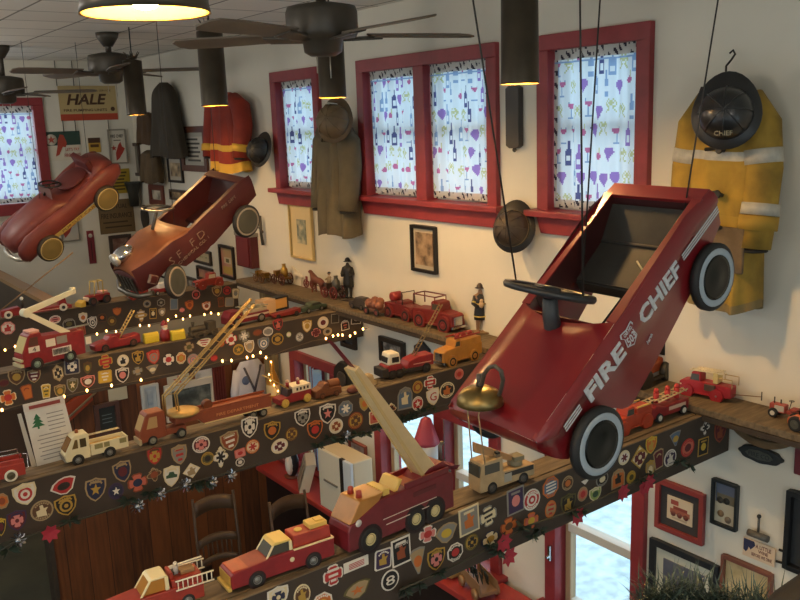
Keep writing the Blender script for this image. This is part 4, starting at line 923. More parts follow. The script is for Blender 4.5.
v.add('beacon', lambda b: (b.lathe([(.001, 1.09), (.05, 1.08), (.06, .985), (.001, .985)], M('8a4a1e', .4), 12, o=(.4, 0, 0))), 0)
v.add('ladder', lambda b: ladder(b, (.05, -hw*.8, .75), (-1.0, -hw*.8, .75), .1, CR2, 8, .014), 0)
v.add('bumper', lambda b: b.prism([(.87, -hw, .16), (.87, hw, .16), (.92, hw*.96, .38), (.92, -hw*.96, .38)], (.02, 0, 0), M('8a8478', .5)), .01)
v.wheels((.5, -.5), .16, .12, HUBG)
[v.add('arch_shade', lambda b, x=x: wrap_arch(b, x, .16, hw*1.004, M('2a2418', .6)), 0) for x in (.5, -.5)]
# semi aerial truck
v = Veh('toy_aerial_truck', 'orange toy semi truck with tall raised gold ladder on the second beam', (153.5, 445.5), (182.5, 438), BEAM, .55, GR)
hw = .275; ORB = M('8c472c', .45, noise=.12, scale=40); xt0, xt1 = v.lx((172, 436)), v.lx((275, 416)); wx = v.lx((256, 421)), v.lx((266, 418))
v.add('tractor_cab', lambda b: (P(b, [(.86, .14), (.9, .5), (.68, 1.02), (.6, 1.1), (.06, 1.1), (.02, 1.02), (.02, .2)], hw, ORB), b.box(.02, -.7, -hw*.8, hw*.8, .2, .42, ORB)), .035)
v.add('window', lambda b: (P(b, [(.885, .55), (.69, 1.0), (.66, .96), (.84, .52)], hw*.84, M('b89a68', .3)), b.prof([(.68, .58), (.56, .96), (.3, .96), (.3, .58)], -hw*1.006, hw*1.006, M('b39363', .3))), .006)
v.add('bumper', lambda b: b.box(.86, .94, -hw*1.02, hw*1.02, .1, .28, M('b5a27c', .5)), .012)
v.add('trailer', lambda b: (P(b, [(xt0, .5), (xt0, .72), (xt1+.1, .72), (xt1, .66), (xt1, .3), (xt0-1.0, .3), (xt0-.8, .5)], hw, ORB), b.box(xt1+.05, xt0-1.0, -hw*1.02, hw*1.02, .28, .33, M('d9c38b', .5)), b.box(xt1, xt0, -hw, -hw+.05, .72, .80, ORB), b.box(xt1, xt0, hw-.05, hw, .72, .80, ORB)), .012)
v.add('lettering', lambda b: b.text('FIRE DEPARTMENT', 1.6, .1, MX.Translation(((xt0-.95+xt1)/2, hw*v.near+.004*v.near, .5)) @ (MX.Rotation(pi, 4, 'Z') if v.near > 0 else MX.Identity(4)) @ MX.Rotation(pi/2, 4, 'X'), M('d98f5a', .5), .002), 0)
v.add('hose_reel', lambda b: (b.lathe([(.12, -.1), (.17, -.1), (.17, .1), (.12, .1)], M('6a3a22', .5), 14, o=(v.lx((212, 430)), 0, .86), ax='y')), .004)
inv = v.M.inverted(); a0 = L3(onY(168, 414, v.c.y)); a1 = L3(onY(167, 396, v.c.y)); a2 = L3(onY(251, 299, v.c.y)); zt_ = .72
GLD = M('b99a5c', .4, .5, noise=.15, scale=40)
def aer(b):
    for o_ in (-.1, .1):
        b.tube([V((a0.x+.1, o_, zt_+.16)), V((a1.x+.12, o_, a1.z)), V(a2)+V((0, o_*.5, 0))], .03, GLD, 6)
        b.tube([V((a0.x-.35, o_, zt_+.16)), V((a1.x-.3, o_, a1.z)), V(a2)+V((-.12, o_*.5, -.22))], .026, GLD, 6)
    n = 22
    for i in range(n):
        k = (i+.5)/n; p = V((a1.x+.12, 0, a1.z))*(1-k)+V(a2)*k; q = V((a1.x-.3, 0, a1.z))*(1-k)+(V(a2)+V((-.12, 0, -.22)))*k
        b.tube([p+V((0, -.09*(1-k*.5), 0)), p+V((0, .09*(1-k*.5), 0))], .014, GLD, 5)
        if i % 2 == 0: b.tube([p+V((0, .09*(1-k*.5), 0)), q+V((0, .09*(1-k*.5), 0))], .014, GLD, 5)
v.add('ladder', aer, 0, 'tall gold ladder')
v.add('turntable', lambda b: (b.lathe([(.52, .74), (.56, .78), (.56, .84), (.4, .9), (.001, .9)], GLD, 20, o=(a0.x-.5, 0, 0))), 0)
v.wheels((.5, -.5), .17, .13, M('7f7f70', .5)); 
vt = .17; b = v.mb()
v.wheels(wx, .16, .12, M('6d6d62', .5))
# small red truck with yellow wheels
v = Veh('toy_fire_engine', 'little red toy engine with yellow wheels and white window strip, second beam', (286, 408), (308, 402), BEAM, .6, GR)
v.add('body', lambda b: (P(b, [(.75, .14), (.75, .36), (.3, .4), (.2, .5), (-.7, .5), (-.7, .14)], .28, TR)), .03)
v.add('side_strip', lambda b: (b.box(.15, -.68, -.29, .29, .5, .74, M('d8cbb2', .5)), *[b.box(-.02-.16*k, -.1-.16*k, -.296, .296, .56, .67, M_DARK) for k in range(4)]), .006, 'white strip with a row of square holes')
v.add('cab', lambda b: (P(b, [(.4, .4), (.32, .68), (.14, .68), (.14, .4)], .25, M('3a2622', .5))), .02)
[v.add('crew_figure', lambda b: (b.tube([(x, y, .66), (x, y, .9)], .07, TR, 8), b.ball((x, y, .93), .07, M('d7b79a', .6), 8)), 0) for x, y in ((.2, 0), (-.25, .05))]
v.add('ladder', lambda b: ladder(b, (.3, .1, .72), (1.25, .1, 1.4), .2, M('c9a860', .5), 7, .025), 0)
v.wheels((.5, -.5), .17, .12, M('c9ab52', .5), M('c9ab52', .5))
# brown wooden truck
v = Veh('toy_wooden_truck', 'brown carved wooden truck beneath the blue curtain, on the second beam', (323, 399.5), (337, 396), BEAM, .8, GR)
WB = M('6d3f22', .6, noise=.3, scale=40, stretch=(1, 4, 4))
v.add('body', lambda b: (P(b, [(.95, .1), (.95, .55), (.5, .72), (.3, .95), (0, .95), (-.05, .6), (-.9, .6), (-.9, .1)], .36, WB)), .06)
v.add('load', lambda b: b.tube([(-.1, 0, .75), (-.85, 0, .75)], .26, M('7d4a2a', .6), 12), .02); v.wheels((.5, -.5), .2, .14, WB, M('4a2a18', .6))
# white roofed ladder truck
v = Veh('toy_ladder_truck', 'small toy truck with white cab roof and raised ladder, second beam', (393, 379.5), (427, 372.5), BEAM, .42, GR)
v.add('chassis', lambda b: (b.box(-.6, .75, -.2, .2, .1, .2, M_DARK), b.box(.62, .8, -.24, .24, .08, .3, M_DARK)), .02)
v.add('cab', lambda b: (P(b, [(.66, .2), (.66, .36), (.2, .36), (.2, .2)], .22, TR), P(b, [(.62, .36), (.56, .66), (.28, .66), (.24, .36)], .2, M('ddd5be', .45))), .04)
v.add('window', lambda b: (b.box(.3, .5, -.206, .206, .42, .56, M_DARK), b.box(.56, .62, -.14, .14, .42, .56, M_DARK)), .006)
v.add('trailer', lambda b: (P(b, [(.1, .2), (.0, .38), (-.3, .46), (-.72, .46), (-.72, .18)], .2, TR), b.box(-.1, -.66, -.205, .205, .26, .3, M('cf9f8c', .5))), .03)
inv = v.M.inverted(); a0 = L3(onY(408, 365, v.c.y)); a2 = L3(onY(441, 304, v.c.y))
v.add('ladder', lambda b: ladder(b, a0, a2, .14, M('75613f', .5), 16, .016), 0); v.wheels((.5, .3, -.5), .13, .1, M_DARK)
# orange-yellow engine
v = Veh('toy_fire_engine', 'yellow-orange toy fire engine near the right of the second beam', (453, 366.5), (475, 360), BEAM, .62, GR)
OY = M('b07a32', .4, noise=.12, scale=40)
classic(v, OY, .82, -.92, .52, .78, .15, M('8a5a2a', .5), cabx=(.1, .3))
v.add('hose_bed', lambda b: (b.box(-.85, .05, -.26, .26, .53, .74, OY), b.tube([(-.85, .2, .84), (.3, .2, .84)], .03, M('8a2a22', .5)), b.tube([(-.85, -.2, .84), (.3, -.2, .84)], .03, M('8a2a22', .5)), *[b.ball((-.6+.3*k, 0, .84), .1, M('8a2a22', .5), 8) for k in range(3)]), .012)
# ---------- THIRD BEAM
v = Veh('toy_snorkel_truck', 'red toy snorkel truck with folded white arm on the third beam', (38, 369.5), (71, 361.5), BEAM, .5, GR)
hw = .25; xf, xr = v.lx((22, 372)), v.lx((88, 358))
v.add('body', lambda b: P(b, [(xf, .12), (xf+.02, .45), (xf-.22, 1.0), (xf-.34, 1.06), (.3, 1.06), (.26, .92), (xr, .86), (xr, .14)], hw, TR), .03)
v.add('cab_window', lambda b: (P(b, [(xf-.0, .55), (xf-.2, .97), (xf-.24, .9), (xf-.06, .5)], hw*.9, M('c9b77e', .3)), b.prof([(xf-.2, .7), (xf-.28, .95), (xf-.5, .95), (xf-.5, .7)], -hw*1.006, hw*1.006, M('5a3a2e', .3))), .005)
v.add('bumper', lambda b: (b.box(xf-.03, xf+.08, -hw, hw, .14, .24, M('c8bd94', .4, .3)), b.box(xf-.03, xf+.06, -hw, hw, .3, .38, M('c8bd94', .4, .3))), .01)
v.add('side_decal', lambda b: [b.box(x0, x1, s*hw, s*(hw+.006), z0, z1, mt) for s in (1, -1) for x0, x1, z0, z1, mt in ((.7, .38, .52, .68, M('ddd6c8', .5)), (.18, -.1, .58, .8, M('ddd6c8', .5)), (.02, -.56, .28, .5, M('ddd6c8', .5)), (-.0, -.5, .31, .47, M('6a6a68', .5)), (-.14, -.46, .6, .82, M('8c8880', .5)), (-1.02, -1.2, .4, .62, M('ddd6c8', .5)))], 0, 'white side decals')
v.add('lettering', lambda b: (b.text('4', .1, .12, MX.Translation((.54, v.near*(hw+.008), .6)) @ (MX.Rotation(pi, 4, 'Z') if v.near > 0 else MX.Identity(4)) @ MX.Rotation(pi/2, 4, 'X'), M_DARK, .002)), 0)
v.add('ladder', lambda b: ladder(b, (-.5, hw*.8, .98), (-1.2, hw*.8, .98), .1, M('8e8e84', .4, .4), 7, .016), 0)
v.add('light_bar', lambda b: b.box(.6, .3, -hw*.8, hw*.8, 1.06, 1.12, M('d9a79a', .5)), .012)
inv = v.M.inverted(); a0 = L3(onY(67, 333, v.c.y)); a1 = L3(onY(25, 313, v.c.y)); a2 = L3(onY(75, 291, v.c.y))
def arm(b):
    WA = M('d9d3b4', .45)
    for p, q, off in ((a0, a1, .02), (a1, a2, -.09)):
        p, q = V(p), V(q); d = (q-p).normalized(); n = V((-d.z, 0, d.x))
        b.prism([p-n*.09+V((0, off, 0)), p+n*.09+V((0, off, 0)), q+n*.07+V((0, off, 0)), q-n*.07+V((0, off, 0))], (0, .09, 0), WA)
    b.lathe([(.001, -.12), (.12, -.12), (.12, .13), (.001, .13)], WA, 14, o=a1, ax='y')
    b.box(a2.x-.1, a2.x+.05, -.06, .06, a2.z-.1, a2.z+.08, WA)
v.add('snorkel_arm', arm, .01, 'white folded snorkel arm')
v.add('turret', lambda b: (b.box(a0.x-.3, a0.x+.1, -.16, .16, .9, a0.z-.1, TR), b.box(a0.x-.05, a0.x+.2, -.13, .13, a0.z-.28, a0.z+.03, M('ddd6c8', .5))), .02)
v.wheels((.5, -.5), .16, .12, M('7d958a', .5))
[v.add('arch_shade', lambda b, x=x: wrap_arch(b, x, .16, hw*1.004, M('2a1412', .6)), 0) for x in (.5, -.5)]
v = Veh('toy_ladder_truck', 'low red toy truck with tilted ladder beside two yellow blocks, third beam', (106, 352.5), (134, 346.5), BEAM, .45, GR)
v.add('body', lambda b: P(b, [(.85, .08), (.88, .28), (.6, .36), (.4, .38), (.3, .5), (.05, .5), (0, .36), (-.78, .42), (-.78, .08)], .22, TR), .05)
inv = v.M.inverted(); a0 = L3(onY(117, 339, v.c.y)); a2 = L3(onY(133, 310, v.c.y))
v.add('ladder', lambda b: (ladder(b, a0+V((0, .03, 0)), a2, .2, M('c8a860', .5), 10, .022), b.box(a0.x-.12, a0.x+.12, -.12, .12, .36, .5, TR)), 0)
v.wheels((.5, -.5), .14, .1, M('4a2a22', .5))
for (x0, y0_, x1, y1_), lb in (((145.5, 344.5, 161, 342.5), 'yellow toy block just right of the low red ladder truck'), ((174, 342, 186, 339), 'yellow toy block right of the small red and white figurine')):
    p, q = onZ(x0, y0_, BEAM), onZ(x1, y1_, BEAM); w = (q-p).length
    b = MB(); b.box(-w/2, w/2, -.02, .02, 0, .042, M('cdb632', .5)); b.tube([(-w/2, 0, .04), (w/2, 0, .04)], .018, M('cdb632', .5), 10)
    c = (p+q)/2; tag(b.build('toy_block', loc=(c.x, c.y+.03, BEAM+.0005), bevel=.005), lb, 'toy block', 'yellow toy blocks')
c = onZ(167.5, 341.5, BEAM)
r_ = thing('figurine', 'small red and white figurine between two yellow blocks on the third beam', 'figurine', (c.x, c.y+.03, BEAM))
b = MB(); b.lathe([(.001, 0), (.026, 0), (.03, .03), (.024, .06), (.014, .07), (.001, .07)], TR, 14); b.build('body', r_)
b = MB(); b.ball((0, -.004, .082), .018, M('d9b8a0', .6), 12); b.ball((0, -.012, .072), (.014, .01, .014), M_WHITE, 10); b.build('head', r_)
b = MB(); b.lathe([(.019, .088), (.02, .094), (.012, .11), (.001, .118)], TR, 12); b.build('hat', r_)
v = Veh('toy_train', 'low dark toy train in front of the pale plaster, on the third beam', (197, 338.5), (214, 335), BEAM, .5, GR, 'toy train')
DKG = M('4a4030', .6, noise=.3, scale=40)
v.add('body', lambda b: (b.box(-.8, .8, -.2, .2, .12, .32, DKG), b.tube([(.75, 0, .45), (-.1, 0, .45)], .18, DKG, 12), b.box(-.7, -.2, -.22, .22, .3, .75, DKG)), .03)
v.add('chimney', lambda b: b.lathe([(.06, .55), (.1, .85), (.001, .85)], DKG, 10, o=(.55, 0, 0)), 0); v.wheels((.5, 0, -.5), .13, .08, DKG, DKG)
v = Veh('toy_ladder_truck', 'long white and red toy truck behind the ladder tip, third beam', (238, 327.5), (262, 322), BEAM, .5, GR)
v.add('body', lambda b: (P(b, [(.85, .12), (.85, .36), (.7, .56), (.3, .56), (.28, .38), (-.85, .38), (-.85, .12)], .24, TMA), b.box(-.85, .25, -.246, .246, .24, .34, M('c9b9a2', .5))), .03)
v.add('deck_load', lambda b: (b.box(-.8, .2, -.18, .18, .38, .5, M('a9a08a', .5)), ladder(b, (.3, 0, .62), (-.9, 0, .54), .22, M('9c9a88', .4, .3), 9, .025)), .01); v.wheels((.5, -.5), .16, .1, M('77736a', .5))
c = onZ(270, 316, BEAM)
r_ = thing('cream_box', 'cream box with orange dark-framed front behind the third beam', 'box', (c.x, c.y+.05, BEAM), radians(12))
b = MB(); b.box(-.05, .05, -.04, .04, 0, .1, M('d8b48a', .6)); b.build('body', r_, bevel=.003)
b = MB(); b.box(.052, .15, -.03, .03, .028, .09, M('e0a85c', .6)); b.build('side_panel', r_)  # warm-lit inside of the box painted as an orange panel
b = MB(); b.box(.052, .16, -.034, .034, .091, .1, M_DARK); b.box(.15, .16, -.034, .034, .02, .091, M_DARK); b.box(.052, .16, -.034, .034, .015, .0279, M_DARK); b.build('frame', r_)
v = Veh('toy_trailer', 'flat red toy trailer near the right end of the third beam', (279, 319.6), (297, 315.8), BEAM, .5, GR)
v.add('body', lambda b: P(b, [(.75, .1), (.8, .24), (-.1, .28), (-.75, .34), (-.75, .1)], .23, M('7c2720', .5)), .02)
v.wheels((.5, -.5), .12, .08, M_DARK)
v = Veh('toy_car', 'dark green toy car at the right end of the third beam', (309, 313.5), (322, 310.5), BEAM, .62, GR, 'toy car')
GN = M('3c4a3a', .4)
v.add('body', lambda b: (P(b, [(.95, .12), (.95, .36), (.35, .4), (.2, .56), (-.4, .56), (-.6, .4), (-.95, .34), (-.95, .12)], .29, GN)), .06); v.add('window', lambda b: P(b, [(.29, .42), (.18, .53), (-.38, .53), (-.5, .42)], .296, M_DARK), .01); v.wheels((.5, -.5), .15, .1, HUBG)
# ---------- FARTHEST BEAM
v = Veh('toy_hook_and_ladder', 'long red toy hook and ladder with white wheels at far left, farthest beam', (9, 319), (64, 311), BEAM, .2, GR)
v.add('body', lambda b: (P(b, [(.62, .04), (.62, .16), (.3, .2), (.22, .1), (-.56, .12), (-.66, .1), (-.66, .04)], .09, TR), b.box(-.6, .1, -.094, .094, .06, .075, M('d6a08c', .5))), .012)
v.add('cab', lambda b: P(b, [(-.42, .12), (-.44, .26), (-.55, .26), (-.58, .12)], .08, TR), .01)
inv = v.M.inverted(); a0 = L3(onY(-4, 314, v.c.y)); a2 = L3(onY(73, 252.5, v.c.y))
v.add('ladder', lambda b: ladder(b, a0, a2, .03, M('7d5f3a', .6), 30, .009), 0, 'long raised wooden ladder')
v.add('figure', lambda b: (b.tube([(.22, 0, .16), (.22, 0, .3)], .03, M('2d2b2a', .6), 8), b.ball((.22, 0, .34), .035, M_WHITE, 8)), 0)
v.wheels((.5, -.5), .075, .05, M_DARK, M('d8d0c0', .5), hr=.45)
v = Veh('toy_loader', 'red and yellow toy loader with open cab on the farthest beam', (94, 306), (108, 303), BEAM, .8, GR)
v.add('body', lambda b: (b.box(-.8, .7, -.3, .3, .25, .62, TR), b.box(-.7, -.2, -.25, .25, .62, .8, M('d9a89a', .5)), b.box(.3, .8, -.28, .28, .3, .55, M('d9c4a8', .5))), .05)
v.add('cab_frame', lambda b: [b.tube(p, .04, M('cdb46a', .5), 6) for p in ([(.3, .25, .6), (.2, .25, 1.45), (-.35, .25, 1.45), (-.35, .25, .6)], [(.3, -.25, .6), (.2, -.25, 1.45), (-.35, -.25, 1.45), (-.35, -.25, .6)], [(.2, .25, 1.45), (.2, -.25, 1.45)], [(-.35, .25, 1.45), (-.35, -.25, 1.45)])], 0)
v.add('bucket', lambda b: b.prism([(1.0, -.35, .05), (1.35, -.35, .05), (1.3, -.35, .3), (1.0, -.35, .45)], (0, .7, 0), M('c7a33c', .5)), .02)
v.wheels((.5, -.5), .27, .2, M('4a2a22', .5))
v = Veh('toy_fire_engine', 'little red toy engine under the nose of the maroon pedal car, farthest beam', (134, 299.5), (147, 297), BEAM, .6, GR)
classic(v, TRO, .8, -.7, .5, .85, .18, HUBW)
v = Veh('toy_cart', 'red toy cart with white top below the maroon pedal car wheel, farthest beam', (158, 295.5), (169, 293.5), BEAM, .6, GR)
v.add('body', lambda b: (b.box(-.9, .8, -.28, .28, .2, .5, TR), b.box(-.4, .3, -.24, .24, .5, .95, M_WHITE)), .04); v.wheels((.5, -.5), .18, .1, HUBW)
v = Veh('toy_car', 'old red toy touring car below the framed pictures, farthest beam', (203, 289), (220, 286), BEAM, .5, GR, 'toy car')
classic(v, TRO, .85, -.75, .42, .72, .18, M('caa98a', .5), cabx=(-.3, .1), wn_=M('d8c3a0', .5))
# ---------- WALL SHELF
SG = 'antique toys along the wall shelf'
v = Veh('toy_ladder_truck', 'red toy ladder truck with cream ladder on the wall shelf, right of the orange car', (686, 395.5), (715.6, 401.5), LEDGE, .55, SG)
classic(v, M('9c2028', .4, noise=.1, scale=40), .78, -.95, .5, .82, .17, HUBG, cabx=(.12, .42))
v.add('ladder', lambda b: (ladder(b, (.45, .08, .88), (-.7, .08, .9), .16, M('ddd2b0', .5), 10, .025), ladder(b, (.3, -.1, .91), (-.6, -.1, .93), .12, M('ddd2b0', .5), 8, .02)), 0)
v.add('equipment', lambda b: (b.box(-.45, -.1, -.29, .29, .3, .5, M('4a3a30', .5)), b.box(-.5, -.35, -.2, .2, .56, .9, M('cdbb7c', .5)), *[b.tube([(-.55, s*.26, .6), (-.55, s*.26, .78), (-1.0, s*.26, .78), (-1.0, s*.26, .5)], .018, M('b3a074', .4, .5), 6) for s in (1, -1)]), .01)
v.add('tow_bar', lambda b: (b.tube([(-.95, 0, .25), (-1.8, -.1, .32)], .015, M('8a6a44', .5), 6), b.tube([(-1.8, -.1, .2), (-1.8, -.1, .48)], .02, M_DARK, 6)), 0)
v = Veh('toy_car', 'orange antique toy car with black roof behind the large red pedal car, wall shelf', (645.5, 388.5), (668, 379), LEDGE, .62, SG, 'toy car')
v.add('body', lambda b: (P(b, [(.7, .22), (.7, .56), (.2, .62), (.15, .5), (-.3, .5), (-.8, .66), (-.95, .5), (-.9, .22)], .2, M('b0512c', .4))), .04)
v.add('roof', lambda b: (P(b, [(.22, .96), (.18, 1.02), (-.4, 1.02), (-.46, .96), (-.46, .6), (-.4, .6), (-.38, .95)], .25, M('23231f', .6)), *[b.tube([(.2, s*.22, .6), (.18, s*.22, .97)], .02, M('23231f', .6), 6) for s in (1, -1)]), .02, 'black folding roof')
v.add('windscreen', lambda b: b.prism([(.22, -.2, .62), (.22, .2, .62), (.2, .2, .92), (.2, -.2, .92)], (.012, 0, 0), M('3d4a4c', .2)), 0)
v.add('fender', lambda b: [b.lathe([(.25, -.08), (.27, 0), (.25, .08)], M('2c2c28', .4), 18, o=(x, s*.29, .2), ax='y') for x in (.5, -.5) for s in (1, -1)]+[b.box(-.3, .3, s*.22, s*.36, .12, .16, M('2c2c28', .4)) for s in (1, -1)], .01, 'black fenders')
v.add('bumper', lambda b: (b.box(.86, .9, -.34, .34, .2, .27, M_CHROME), *[b.ball((.74, s*.16, .52), .06, M_CHROME, 10) for s in (1, -1)]), .008)
v.add('spare_wheel', lambda b: b.lathe([(.1, -.05), (.2, -.05), (.2, .05), (.1, .05)], M_DARK, 16, o=(-1.0, .0, .5), ax='x'), 0)
v.wheels((.5, -.5), .2, .1, M('c2592e', .45))
v = Veh('toy_tractor', 'small red toy tractor with gray engine panel on the wall shelf, far right', (772, 417.5), (794, 423), LEDGE, .6, SG)
v.add('body', lambda b: (b.box(.0, .72, -.18, .18, .25, .62, M('a04436', .45)), b.box(-.5, .0, -.12, .12, .25, .4, M('a04436', .45)), b.box(-.5, -.2, -.2, .2, .45, .55, M('a04436', .45))), .03)
v.add('engine_panel', lambda b: b.box(.05, .48, -.19, .19, .3, .58, M('b5b0a4', .5)), .01)
v.add('exhaust', lambda b: (b.tube([(.55, .05, .6), (.55, .05, .9)], .03, M_DARK, 8), b.tube([(.3, -.05, .6), (.3, -.05, .8)], .03, M_DARK, 8), b.tube([(-.1, 0, .4), (-.2, 0, .85)], .02, M_DARK, 6), b.lathe([(.1, -.015), (.12, 0), (.1, .015)], M_DARK, 14, o=(-.2, 0, .85), cap=False)), 0)
v.wheels((.5, -.5), .22, .14, M('d8cfbd', .5), hr=.5)
v = Veh('toy_car', 'orange and black toy car cut by the right edge on the wall shelf', (794, 432), (822, 441), LEDGE, .55, SG, 'toy car')
v.add('body', lambda b: (P(b, [(.8, .2), (.8, .44), (.2, .52), (-.8, .5), (-.8, .2)], .26, M('c05a30', .4)), P(b, [(.3, .5), (.1, .86), (-.5, .86), (-.6, .5)], .22, M_DARK)), .05)
v.wheels((.5, -.5), .26, .14, M('4a4a40', .5)); v.add('stripe', lambda b: b.box(-.7, .7, -.265, .265, .4, .44, M('d9a07c', .5)), 0)
v = Veh('toy_pickup', 'big red toy fire pickup beside the firefighter figurine on the wall shelf', (443, 332), (419, 326.5), LEDGE, .62, SG)
classic(v, M('75221f', .45, noise=.2, scale=30), .8, -.85, .5, .78, .19, M('8a3b34', .5), cabx=(.0, .3))
v.add('ladder_rack', lambda b: [b.tube([(.1, s*.22, .7), (.1, s*.22, .92), (-.8, s*.22, .92), (-.8, s*.22, .6)], .02, M('6b2522', .5), 6) for s in (1, -1)]+[b.tube([(.1, -.22, .92), (.1, .22, .92)], .02, M('6b2522', .5), 6), b.tube([(-.8, -.22, .92), (-.8, .22, .92)], .02, M('6b2522', .5), 6)], 0)
v = Veh('toy_fire_engine', 'red open-cab toy engine left of the big red pickup, wall shelf', (405, 321.5), (388, 317), LEDGE, .7, SG)
classic(v, M('6d201e', .45, noise=.2, scale=30), .8, -.8, .5, .62, .19, M('6d2a26', .5), cabx=(-.05, .25))
v.add('windscreen_frame', lambda b: [b.tube(p, .02, M('3a2a26', .5), 6) for p in ([(.3, -.28, .55), (.26, -.28, .98), (.26, .28, .98), (.3, .28, .55)],)], 0)
v.add('hose_reel', lambda b: b.lathe([(.1, -.2), (.17, -.18), (.17, .18), (.1, .2)], M('8c2826', .45), 14, o=(-.45, 0, .72), ax='y'), 0)
v = Veh('toy_truck', 'tan and brown antique toy truck with heaped load on the wall shelf', (366, 314.2), (376, 316.8), LEDGE, .8, SG)
v.add('body', lambda b: (b.box(-.8, .75, -.3, .3, .2, .4, M('6d4a38', .5)), b.box(.45, .8, -.26, .26, .25, .75, M('b39a7a', .5))), .04)
v.add('load', lambda b: [b.ball((-.5+.25*k, .12*(-1)**k, .65+.12*(k % 2)), .28, M('8f5a44', .6, noise=.3, scale=60), 10) for k in range(5)], 0)
v.wheels((.5, -.5), .22, .12, M('7a3a30', .5))
v = Veh('toy_car', 'low dark toy car between the dark statue and the tan truck', (352, 308.5), (361, 310.5), LEDGE, .7, SG, 'toy car')
v.add('body', lambda b: P(b, [(.9, .15), (.9, .45), (.4, .6), (.2, .85), (-.6, .85), (-.9, .5), (-.9, .15)], .32, M('3a322c', .5)), .06); v.wheels((.5, -.5), .2, .12, M('4a3e34', .5))
# ================================================================== FIGURINES, HORSE TEAMS
def statue(c, h, rz, name, label, coat, skin, extra=None, base=None):
    r = thing(name, label, 'figurine', c, rz)
    k = h/1.75
    vs = [(0, 0, .95), (0, 0, 1.15), (0, 0, 1.40), (0, 0, 1.52), (0, .01, 1.66),
          (.1, 0, .88), (.11, .03, .48), (.11, 0, .06), (.11, .12, .03), (-.1, 0, .88), (-.11, -.02, .48), (-.11, 0, .06), (-.11, .12, .03),
          (.2, 0, 1.38), (.27, .04, 1.12), (.2, .2, 1.05), (-.2, 0, 1.38), (-.26, .05, 1.12), (-.14, .22, 1.12)]
    es = [(0, 1), (1, 2), (2, 3), (3, 4), (0, 5), (5, 6), (6, 7), (7, 8), (0, 9), (9, 10), (10, 11), (11, 12), (2, 13), (13, 14), (14, 15), (2, 16), (16, 17), (17, 18)]
    rad = [.16, .17, .17, .07, .10, .12, .09, .07, .05, .12, .09, .07, .05, .09, .07, .05, .09, .07, .05]
    me = skin_mesh(vs, es, rad); b = MB(k); b.add_mesh(me, skin); b.build('body', r)
    b = MB(k); R = []
    for z, w, d in ((.5, .25, .19), (.7, .25, .19), (.95, .22, .17), (1.2, .23, .17), (1.4, .2, .14), (1.48, .09, .09)):
        R.append([V((w*cos(2*pi*i/18), d*sin(2*pi*i/18), z)) for i in range(18)])
    b.rings(R, coat, cap=False)
    for s in (1, -1): b.tube([(s*.19, 0, 1.4), (s*.28, .04, 1.12), (s*.19, .19, 1.06)], .085, coat, 10, r1=.075)
    b.build('coat', r, solid=.012*k)
    b = MB(k); b.lathe([(.19, 1.69), (.2, 1.7), (.13, 1.73), (.12, 1.8), (.06, 1.87), (.001, 1.88)], coat if extra is None else extra, 16, o=(0, -.02, 0)); b.build('helmet', r)
    if base:
        b = MB(k); b.lathe([(.34, -.1), (.38, -.07), (.34, -.02), (.001, -.02)], base, 20); b.build('base', r)
    return r, k
DB = M('2b2a28', .45, .4); 
p = onZ(346.5, 300.4, LEDGE); p.x += .02
statue((p.x, p.y, LEDGE+.016), .245, radians(120), 'firefighter_statue', 'dark bronze firefighter statue in long coat on round base, wall shelf', DB, M('24211f', .5, .3), base=M('3b3128', .5))
p = onZ(478, 333, LEDGE); BK = M('23252b', .5)
r, k = statue((p.x+.02, p.y, LEDGE+.001), .25, radians(150), 'firefighter_figurine', 'painted firefighter figurine in black coat with yellow bands on the wall shelf', BK, M('8d6d54', .6), M('3a2c24', .5))
b = MB(k)
for z, w, d in ((.62, .255, .195), (1.1, .232, .176)): b.lathe([(w, z), (w+.004, z+.02), (w, z+.045)], M('cdb45c', .5), 18, cap=False)
for s in (1, -1): b.tube([(s*.245, .03, 1.2), (s*.26, .05, 1.15)], .085, M('cdb45c', .5), 10)
b.build('reflective_band', r)
b = MB(k); b.ball((0, .2, 1.1), (.1, .07, .13), M('cbb08a', .6), 10); b.ball((0, .22, 1.25), .07, M('cbb08a', .6), 10); b.build('carried_child', r)
b = MB(k); b.box(-.3, .3, -.2, .35, -.005, .06, M('7b6448', .7)); b.build('base', r, bevel=.003)
def horse(root, o, k, mt, ang=0):
    vs = [(-.5, 0, .95), (0, 0, .92), (.5, 0, 1.0), (.72, 0, 1.3), (.85, 0, 1.52), (1.08, 0, 1.38), (-.52, .14, .5), (-.58, .14, .05), (-.52, -.14, .5), (-.45, -.14, .05), (.5, .13, .5), (.58, .13, .05), (.5, -.13, .5), (.46, -.13, .05), (-.75, 0, .9), (-.85, 0, .5)]
    es = [(0, 1), (1, 2), (2, 3), (3, 4), (4, 5), (0, 6), (6, 7), (0, 8), (8, 9), (2, 10), (10, 11), (2, 12), (12, 13), (0, 14), (14, 15)]
    rd_ = [.26, .25, .25, .16, .13, .08, .09, .06, .09, .06, .08, .06, .08, .06, .05, .07]
    b = MB(k); b.add_mesh(skin_mesh(vs, es, rd_, 1), mt, MX.Translation(V(o)/k)); b.build('horse', root)
def spoked(root, k, c, r, mt):
    b = MB(k); b.lathe([(r*.86, -.04), (r, -.04), (r, .04), (r*.86, .04), (r*.86, -.04)], mt, 20, ax='y', cap=False)
    for i in range(4): a = i*pi/4; b.tube([(-r*.9*cos(a), 0, -r*.9*sin(a)), (r*.9*cos(a), 0, r*.9*sin(a))], .025, mt, 5)
    b.lathe([(.001, -.06), (.07, -.06), (.07, .06), (.001, .06)], mt, 8, ax='y'); return b.build('wheel', root, V(c)*k)
